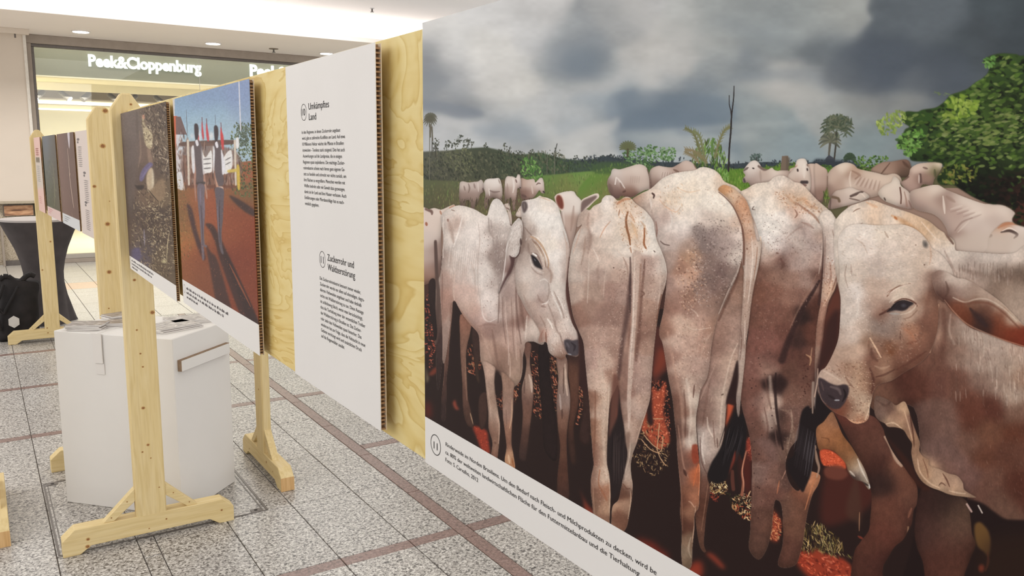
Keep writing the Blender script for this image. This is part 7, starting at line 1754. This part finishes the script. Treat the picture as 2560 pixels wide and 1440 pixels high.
for i, s in enumerate(t1):
    k = i / 12
    pl = (755 + 8 * k, 334.8 + 177.1 * k)
    fit(bm, s, pl, (730 + e1[i] / 4.8, pl[1] - 6 + 8 * k), 8.0, TF, tz0, offset=0)
fit(bm, 'Zuckerrohr und', (819, 651), (885, 665), 16, TF, tz0, offset=0)
fit(bm, 'Waldzerstörung', (819.8, 675), (888, 691), 16, TF, tz0, offset=0)
t2 = ['Die Zuckerrohrindustrie beteuert immer wieder,', 'Zuckerrohr werde vor allem auf ehemaligen, degra-', 'dierten Viehweiden angebaut und habe deshalb', 'nichts mit Waldzerstörung zu tun. Diese Aussage', 'ist schlichtweg falsch, wenn man berücksichtigt,', 'dass die Tierhaltung einer der wesentlichen Treiber', 'der Waldzerstörung in Brasilien ist. Das Zucker-', 'rohr zieht den Viehweiden quasi hinterher. Das', 'wiederum hat zur Folge, dass die Viehzucht in neue', 'Gebiete verdrängt wird und zusätzlichen Druck', 'auf die Regenwälder ausübt.']
e2 = [628, 672, 636, 662, 652, 684, 634, 636, 684, 640, 420]
for i, s in enumerate(t2):
    k = i / 10
    pl = (800 + 3.7 * k, 698.5 + 143.9 * k)
    fit(bm, s, pl, (780 + e2[i] / 5.143, pl[1] + 26), 8.0, TF, tz0, offset=0)
for cx, cyy, s, a, b_ in ((759.6, 280.8, '10', 755.2, 763.4), (806.2, 648.5, '11', 802.6, 809.4)):
    u, z = local_u(cx, cyy, X0, TF)
    ring_bm(bm, u, z - tz0, .0140, .0140, .0009, -.0004)
    fit(bm, s, (a, cyy + 8.5), (b_, cyy + 8.5), 17, TF, tz0, offset=0)
link('lettering', to_mesh(bm), tx, mat=INK)

# protest photo panel and ground photo panel
pc = paint_protest()
PF, PN, pz0, pz1 = 2.462, 1.708, 1.1315, 1.7045
pi_ = bake(pc, 'protest_photo', 1100, 1200, plane_fn(X0, PF, PN, pz0, pz1))
caption_bake(pi_, 1100, 1200, .118, WHITE)
pp, pL, pH = panel('photo_panel', 'panel with photo of two people walking on a red road towards a gate with banners', (X0, PF), (X0, PN), pz0, pz1, pi_)
gc = paint_ground()
GF, GN, gz0, gz1 = 3.425, 2.560, 1.118, 1.7035
gi = bake(gc, 'ground_photo', 900, 1200, plane_fn(X0, GF, GN, gz0, gz1))
caption_bake(gi, 900, 1200, .085, WHITE)
gp, gL, gH = panel('photo_panel', 'dark photo panel of leaf litter and cloth fixed in front of the near wooden post', (X0, GF), (X0, GN), gz0, gz1, gi)
# tiny unreadable captions
def marks(parent, L0, H0, y0, z0):
    bm = bmesh.new()
    for i, w in enumerate((.44, .40, .13)):
        x = .05
        zz = H0 - i * .0125
        while x < .05 + w:
            l = random.uniform(.012, .034)
            for q in range(int(l / .0042)):
                h = random.choice((.0045, .0045, .0068))
                box_bm(bm, x + q * .0042, -.0006, zz, x + q * .0042 + .0022, -.0001, zz + h)
            x += l + .006
    link('caption_print', to_mesh(bm), parent, mat=plain('grey_ink', col(110, 104, 104), .6))
marks(pp, pL, .046, 0, 0)
marks(gp, gL, .034, 0, 0)
bm = bmesh.new(); ring_bm(bm, .024, .044, .012, .012, .0009, -.0004); link('number_ring', to_mesh(bm), pp, mat=INK)
bm = bmesh.new(); ring_bm(bm, .024, .034, .012, .012, .0009, -.0004); link('number_ring', to_mesh(bm), gp, mat=INK)

# ================================================================ wooden stands
def knots(parent, pts, depth):
    for (x, z, r) in pts:
        bm = bmesh.new()
        bmesh.ops.create_circle(bm, cap_ends=True, segments=14, radius=1)
        for v in bm.verts:
            v.co = Vector((x + v.co.x * r * 1.15, depth - .0004, z + v.co.y * r))
        k = link('knot', to_mesh(bm), parent, mat=KNOT_RIM)
        bm = bmesh.new()
        bmesh.ops.create_circle(bm, cap_ends=True, segments=12, radius=1)
        for v in bm.verts:
            v.co = Vector((x + v.co.x * r * .75, depth - .0009, z + v.co.y * r * .62))
        link('knot_core', to_mesh(bm), k, mat=KNOT)

def stand(label, loc, rot, kn_post=(), kn_foot=(), ply=None, lean=0.0, w=.0575, top=1.78):
    t = thing('display_stand', label, 'stand', (loc[0], loc[1], 0), rot, 'wooden display stands')
    hw_, tk = w, .042
    c = .040
    post = prism([(-hw_, .035), (hw_, .035), (hw_ + lean, top - c * 1.5), (hw_ - c + lean, top), (-hw_ + c + lean, top), (-hw_ + lean, top - c * 1.5)], 0, tk, bev=.005)
    po = link('post', post, t, mat=PINES[random.choice((0, 2, 4))])
    knots(po, kn_post, 0)
    f = .325
    foot = prism([(-f, 0), (-f + .06, 0), (-f + .10, .028), (f - .10, .028), (f - .06, 0), (f, 0), (f, .066), (f - .045, .106), (-f + .045, .106), (-f, .066)], -.0005, .062, bev=.002)
    fo = link('foot', foot, t, mat=PINES[random.choice((1, 3))])
    knots(fo, kn_foot, -.0005)
    for s in (-1, 1):
        b0 = (s * hw_, .225); b1 = (s * hw_, .172)
        pts = [b0, b1, (s * (hw_ + .082), .1055), (s * (hw_ + .122), .1055)]
        br = link('brace', prism(pts, .006, .040, bev=.0015), t, mat=PINES[1])
        knots(br, [(s * (hw_ + .03), .176, .003), (s * (hw_ + .09), .122, .003)], .006)
    if ply:
        link('plywood_board', ply, t, mat=PLY)
    return t

def face_pts(lst, Y, cx):
    out = []
    for px, py, r in lst:
        p = on_y(px, py, Y)
        out.append((p[0] - cx, p[2], r))
    return out

S1Y, S1X = 3.43, .503
def local_box(root, rot, x0, y0, z0, x1, y1, z1):
    """box given in world terms, expressed in the frame of a root at rotation rot"""
    c, s = math.cos(-rot), math.sin(-rot)
    a = [((x - root[0]) * c - (y - root[1]) * s, (x - root[0]) * s + (y - root[1]) * c) for x, y in ((x0, y0), (x1, y1))]
    return box(min(a[0][0], a[1][0]), min(a[0][1], a[1][1]), z0, max(a[0][0], a[1][0]), max(a[0][1], a[1][1]), z1, bev=.0015)
s1 = stand('near pine stand with the ground photo panel, standing in front of the white pedestal', (S1X, S1Y), 0,
      face_pts([(358, 1020, .007), (370, 1112, .006), (356, 1130, .004), (377, 1145, .003), (398, 1218, .003), (336, 700, .006), (381, 781, .009), (342, 825, .004), (351, 884, .004), (357, 917, .004), (327, 261, .005)], S1Y, S1X),
      face_pts([(220, 1348, .007), (219, 1366, .008), (554, 1275, .005), (416, 1297, .004), (373, 1321, .003)], S1Y, S1X),
      local_box((S1X, S1Y), 0, .5045, .10, 1.128, .5165, S1Y + .001, 1.7165))
S2Y, S2X = 4.44, .535
def obl(px, py):
    """point on the slightly turned face of the far display"""
    P0 = np.array([.522, 4.9, 0]); dv = np.array([-.095, 2.78, 0]); n = np.array([dv[1], -dv[0], 0])
    d = unit_ray(px, py)
    t = (P0 @ n) / (d @ n)
    return d * t + np.array([0, 0, EYE])
dv = np.array([.095, -2.78]) / math.hypot(.095, 2.78)
rot2 = math.atan2(dv[1], dv[0])
s2 = stand('pine stand plank with round knots just left of the near post, behind the pedestal', (S2X, S2Y), 0,
      face_pts([(257, 365, .0125), (236, 466, .0085), (269, 560, .0115), (273, 680, .011), (263, 277, .013), (274, 503, .003), (272, 771, .004)], S2Y, S2X), (), None, w=.062)
s3 = stand('farthest slim pine stand in front of the black bar table, with four small panels', (.4585, 7.73), 0,
      face_pts([(126, 604, .008), (106, 675, .007), (118, 820, .006)], 7.73, .4585), face_pts([(120, 832, .006)], 7.73, .4585), None, w=.056, top=1.745)
# far plywood board belongs to the far stand
A = np.array([.522, 4.9]) - dv * 0
n2 = np.array([-dv[1], dv[0]])
c0 = np.array([.522, 4.9]) + dv * .40 + n2 * .030
c1 = np.array([.427, 7.68]) + n2 * .030
bm = bmesh.new()
quad = [c0, c1, c1 + n2 * .012, c0 + n2 * .012]
me = prism([(p[0] - .4585, p[1] - 7.73) for p in quad], 1.11, 1.675, axis='Z', bev=.001)
link('plywood_board', me, s3, mat=PLY)
s4 = stand('pine stand turned sideways with its long foot pointing at the viewer, under the text panel', (1.092, 3.94), R90,
      [(.012, .42, .006)], [(.10, .075, .007), (-.2, .05, .004), (.2, .06, .004)], None)
for sgn in (0,):
    me = local_box((1.092, 3.94), R90, 1.10, 3.90, 1.135, 2.3, 3.912, 1.69)
    link('plywood_board', me, s4, mat=PLY)
s5 = stand('pine stand cut off at the lower left corner, orange end grain on its foot', (-.050, 3.982), R90, (), [], None)
eg = link('end_grain', box(-.326, -.0008, .0005, -.3245, .0625, .0655), s5, mat=ENDGRAIN)
eg.location = (.65, 0, 0)
eg4 = link('end_grain', box(-.326, -.0008, .0005, -.3245, .0625, .0655), s4, mat=ENDGRAIN)
eg4.location = (.65, 0, 0)

# far panels
for knd, lab, (p0, p1), img in (
        ('text', 'white text panel at the near end of the far display, beside the knotty plank', ((188, 333), (217, 320)), 'text'),
        ('brown', 'dark brown photo panel second from the near end of the far display', ((142, 345), (183, 336)), 'brown'),
        ('green', 'dark green and blue photo panel third along the far display', ((105, 346), (137, 345)), 'green'),
        ('pink', 'pink poster panel at the far end beside the farthest stand', ((84, 350), (99, 350)), 'pink')):
    a, b_ = obl(*p0), obl(*p1)
    img_ = bake(paint_dark(knd), 'far_' + knd, 500, 300, lambda U, V: (U * 100, (1 - V) * 60))
    nm = 'text_panel' if knd == 'text' else 'photo_panel'
    panel(nm, lab, (a[0], a[1]), (b_[0], b_[1]), 1.100, 1.680, img_, rot=rot2, cell=.02)

# ================================================================ white pedestal with leaflets
A_, B_, C_ = Vector((.240, 4.016)), Vector((.645, 3.578)), Vector((.945, 3.860))
D_ = A_ + C_ - B_
ped = thing('pedestal', 'large white cardboard box pedestal behind the near post, leaflets on top', 'pedestal', (B_.x, B_.y, 0))
PH = .79
link('box_body', prism([(p.x - B_.x, p.y - B_.y) for p in (A_, B_, C_, D_)], 0, PH, axis='Z', bev=.003), ped, mat=PAPER2)
def on_face(P, Q, s, z, out=0.0):
    d = (Q - P)
    n = Vector((d.y, -d.x)).normalized()
    p = P + d * s + n * out
    return Vector((p.x - B_.x, p.y - B_.y, z))
def slab(P, Q, s0, s1, z0, z1, o0, o1, z0b=None, z1b=None):
    bm = bmesh.new()
    z0b = z0 if z0b is None else z0b
    z1b = z1 if z1b is None else z1b
    vs = [bm.verts.new(on_face(P, Q, s, z, o)) for o in (o0, o1) for s, z in ((s0, z0), (s1, z0b), (s1, z1b), (s0, z1))]
    for f in ((0, 1, 2, 3), (7, 6, 5, 4), (0, 4, 5, 1), (1, 5, 6, 2), (2, 6, 7, 3), (3, 7, 4, 0)):
        bm.faces.new([vs[i] for i in f])
    bmesh.ops.recalc_face_normals(bm, faces=bm.faces)
    return to_mesh(bm)
ledge = link('cardboard_ledge', slab(B_, C_, .06, .93, .645, .693, .0005, .019), ped, mat=CARD)
link('white_facing', slab(B_, C_, .063, .93, .645, .691, .019, .0205), ledge, mat=PAPER2)
sA = (on_y(270, 838, 3.85)[0] - A_.x) / (B_.x - A_.x)
link('ribbon', slab(A_, B_, .345, .42, .662, .7925, .004, .009), ped, mat=PAPER)
link('paper_tag', slab(A_, B_, .352, .425, .612, .660, .0008, .004), ped, mat=PAPER)
bm = bmesh.new()
box_bm(bm, -.03, -.13, 0, .0, .13, .002)
rb = link('ribbon', to_mesh(bm), ped, mat=PAPER2)
pt = A_ + (B_ - A_) * .38
dAB = (B_ - A_).normalized()
rb.location = (pt.x - B_.x + .09, pt.y - B_.y + .085, PH)
rb.rotation_euler = (0, 0, math.atan2(dAB.y, dAB.x))

def top_pt(px, py, z=PH):
    d = unit_ray(px, py)
    p = d * ((z - EYE) / d[2]) + np.array([0, 0, EYE])
    return Vector((p[0], p[1]))
stack_id = 0
def leaflets(group, where_txt, cx, cy, w, d, ang, n, cov):
    z = PH + .0006
    for i in range(n):
        th = .0062
        pos = 'bottom' if i == 0 else ('top' if i == n - 1 else ('middle' if n == 3 else ['bottom', 'second', 'third', 'top'][i]))
        t = thing('booklet', 'grey printed booklet, %s one of the stack %s' % (pos, where_txt), 'booklet', (cx + random.uniform(-.006, .006), cy + random.uniform(-.006, .006), z), ang + random.uniform(-.08, .08), group)
        link('pages', box(-w / 2 + .001, -d / 2 + .001, .0003, w / 2 - .001, d / 2 - .001, th - .0004), t, mat=PAPER)
        link('cover', box(-w / 2, -d / 2, th - .0004, w / 2, d / 2, th), t, mat=BOOKS[cov])
        z += th + .0004
G = 'booklets on the pedestal'
leaflets(G, 'at the left corner of the pedestal', .372, 3.985, .150, .105, -.45, 4, 0)
leaflets(G, 'at the back corner of the pedestal', .538, 4.185, .15, .10, .30, 3, 1)
leaflets(G, 'in the middle, just left of the post', .520, 3.985, .14, .10, -.35, 3, 2)
leaflets(G, 'right of the post, at the pedestal front', .690, 3.80, .20, .145, .35, 3, 3)
leaflets(G, 'at the right corner of the pedestal', .800, 3.93, .21, .15, .20, 3, 2)

# ================================================================ bar table, bag
tb = thing('bar_table', 'round bar table in a tight black stretch cover with grey top behind the far stand', 'table', (.475, 8.62, 0))
bm = bmesh.new()
n = 48
prof = [(.0, .262, 1.0), (.03, .25, .95), (.12, .225, .8), (.25, .19, .5), (.38, .168, .2), (.48, .165, .05), (.58, .180, 0), (.70, .215, 0), (.82, .265, 0), (.90, .30, 0), (.945, .318, 0), (.955, .32, 0)]
rings = []
for z, r, sq in prof:
    ring = []
    for i in range(n):
        a = 2 * math.pi * i / n + .2
        foot = max(0, math.cos(2 * (a - .2) * 2)) ** 3
        rr = r * (1 - .28 * sq * (1 - foot)) * (1 + .012 * math.sin(a * 9 + z * 7) * (1 - abs(z - .5)))
        ring.append(bm.verts.new((rr * math.cos(a), rr * math.sin(a), z)))
    rings.append(ring)
for q in range(len(rings) - 1):
    for i in range(n):
        bm.faces.new((rings[q][i], rings[q][(i + 1) % n], rings[q + 1][(i + 1) % n], rings[q + 1][i]))
me = to_mesh(bm)
for p in me.polygons:
    p.use_smooth = True
link('stretch_cover', me, tb, mat=CLOTH)
bm = bmesh.new(); tube_bm(bm, (0, 0, .955), (0, 0, .972), .322, 48)
link('table_top', to_mesh(bm), tb, mat=CLOTH_TOP)
bm = bmesh.new(); tube_bm(bm, (0, 0, .02), (0, 0, .955), .03, 16)
link('pole', to_mesh(bm), tb, mat=METAL)

bag = thing('backpack', 'black roll top backpack with a pale reflective patch standing against the bar table', 'bag', (.21, 7.98, 0), .1)
bm = bmesh.new()
bmesh.ops.create_cube(bm, size=1)
bmesh.ops.subdivide_edges(bm, edges=bm.edges, cuts=7, use_grid_fill=True)
rr = random.Random(3)
from mathutils import noise as mnoise
for v in bm.verts:
    x, y_, z = v.co
    tz = z + .5
    wdt = .30 * (1 - .12 * tz) * (1 if tz < .85 else 1.02)
    dpt = .20 * (1 - .55 * max(tz - .55, 0) / .45)
    rx = (1 - .35 * (2 * y_) ** 4 * .5)
    nn = mnoise.noise(Vector((x * 3, y_ * 3, z * 4)))
    v.co = Vector((x * wdt * rx * 1.1 + .05 * tz + nn * .02, y_ * dpt * (1 - .25 * (2 * x) ** 4) + nn * .02, max(tz * .53 * (1 - .10 * (x + .5) * (tz > .8)) + nn * .012 * tz, 0)))
me = to_mesh(bm)
for p in me.polygons:
    p.use_smooth = True
body = link('bag_body', me, bag, mat=BAGM)
md = body.modifiers.new('smooth', 'SUBSURF'); md.levels = md.render_levels = 1
bm = bmesh.new()
for i in range(8):
    a0, a1 = i / 8, (i + 1) / 8
    tube_bm(bm, (-.15 + .26 * a0 + .05, -.02, .515 + .03 * math.sin(a0 * 9)), (-.15 + .26 * a1 + .05, -.02, .515 + .03 * math.sin(a1 * 9)), .022, 10)
link('rolled_top', to_mesh(bm), bag, mat=BAGM)
bm = bmesh.new()
for a0, a1 in (((-.13, -.10, .10), (-.15, -.12, .30)), ((-.15, -.12, .30), (-.08, -.08, .48)), ((-.17, -.09, .34), (-.10, -.11, .24)), ((-.10, -.11, .24), (.02, -.10, .46))):
    tube_bm(bm, a0, a1, .012, 8)
link('strap', to_mesh(bm), bag, mat=BAGM)
pa = on_y(35, 805, 7.86)
me = prism([(.045 * math.cos(a) * 1.0, .052 * math.sin(a)) for a in [math.pi / 3 * k + .5 for k in range(6)]], -.002, .002, bev=.001)
pt_ = link('reflective_patch', me, bag, mat=REFLECT)
cr, sr = math.cos(-.1), math.sin(-.1)
dx, dy = pa[0] - .21, 7.865 - 7.98
pt_.location = (dx * cr - dy * sr, dx * sr + dy * cr, pa[2])
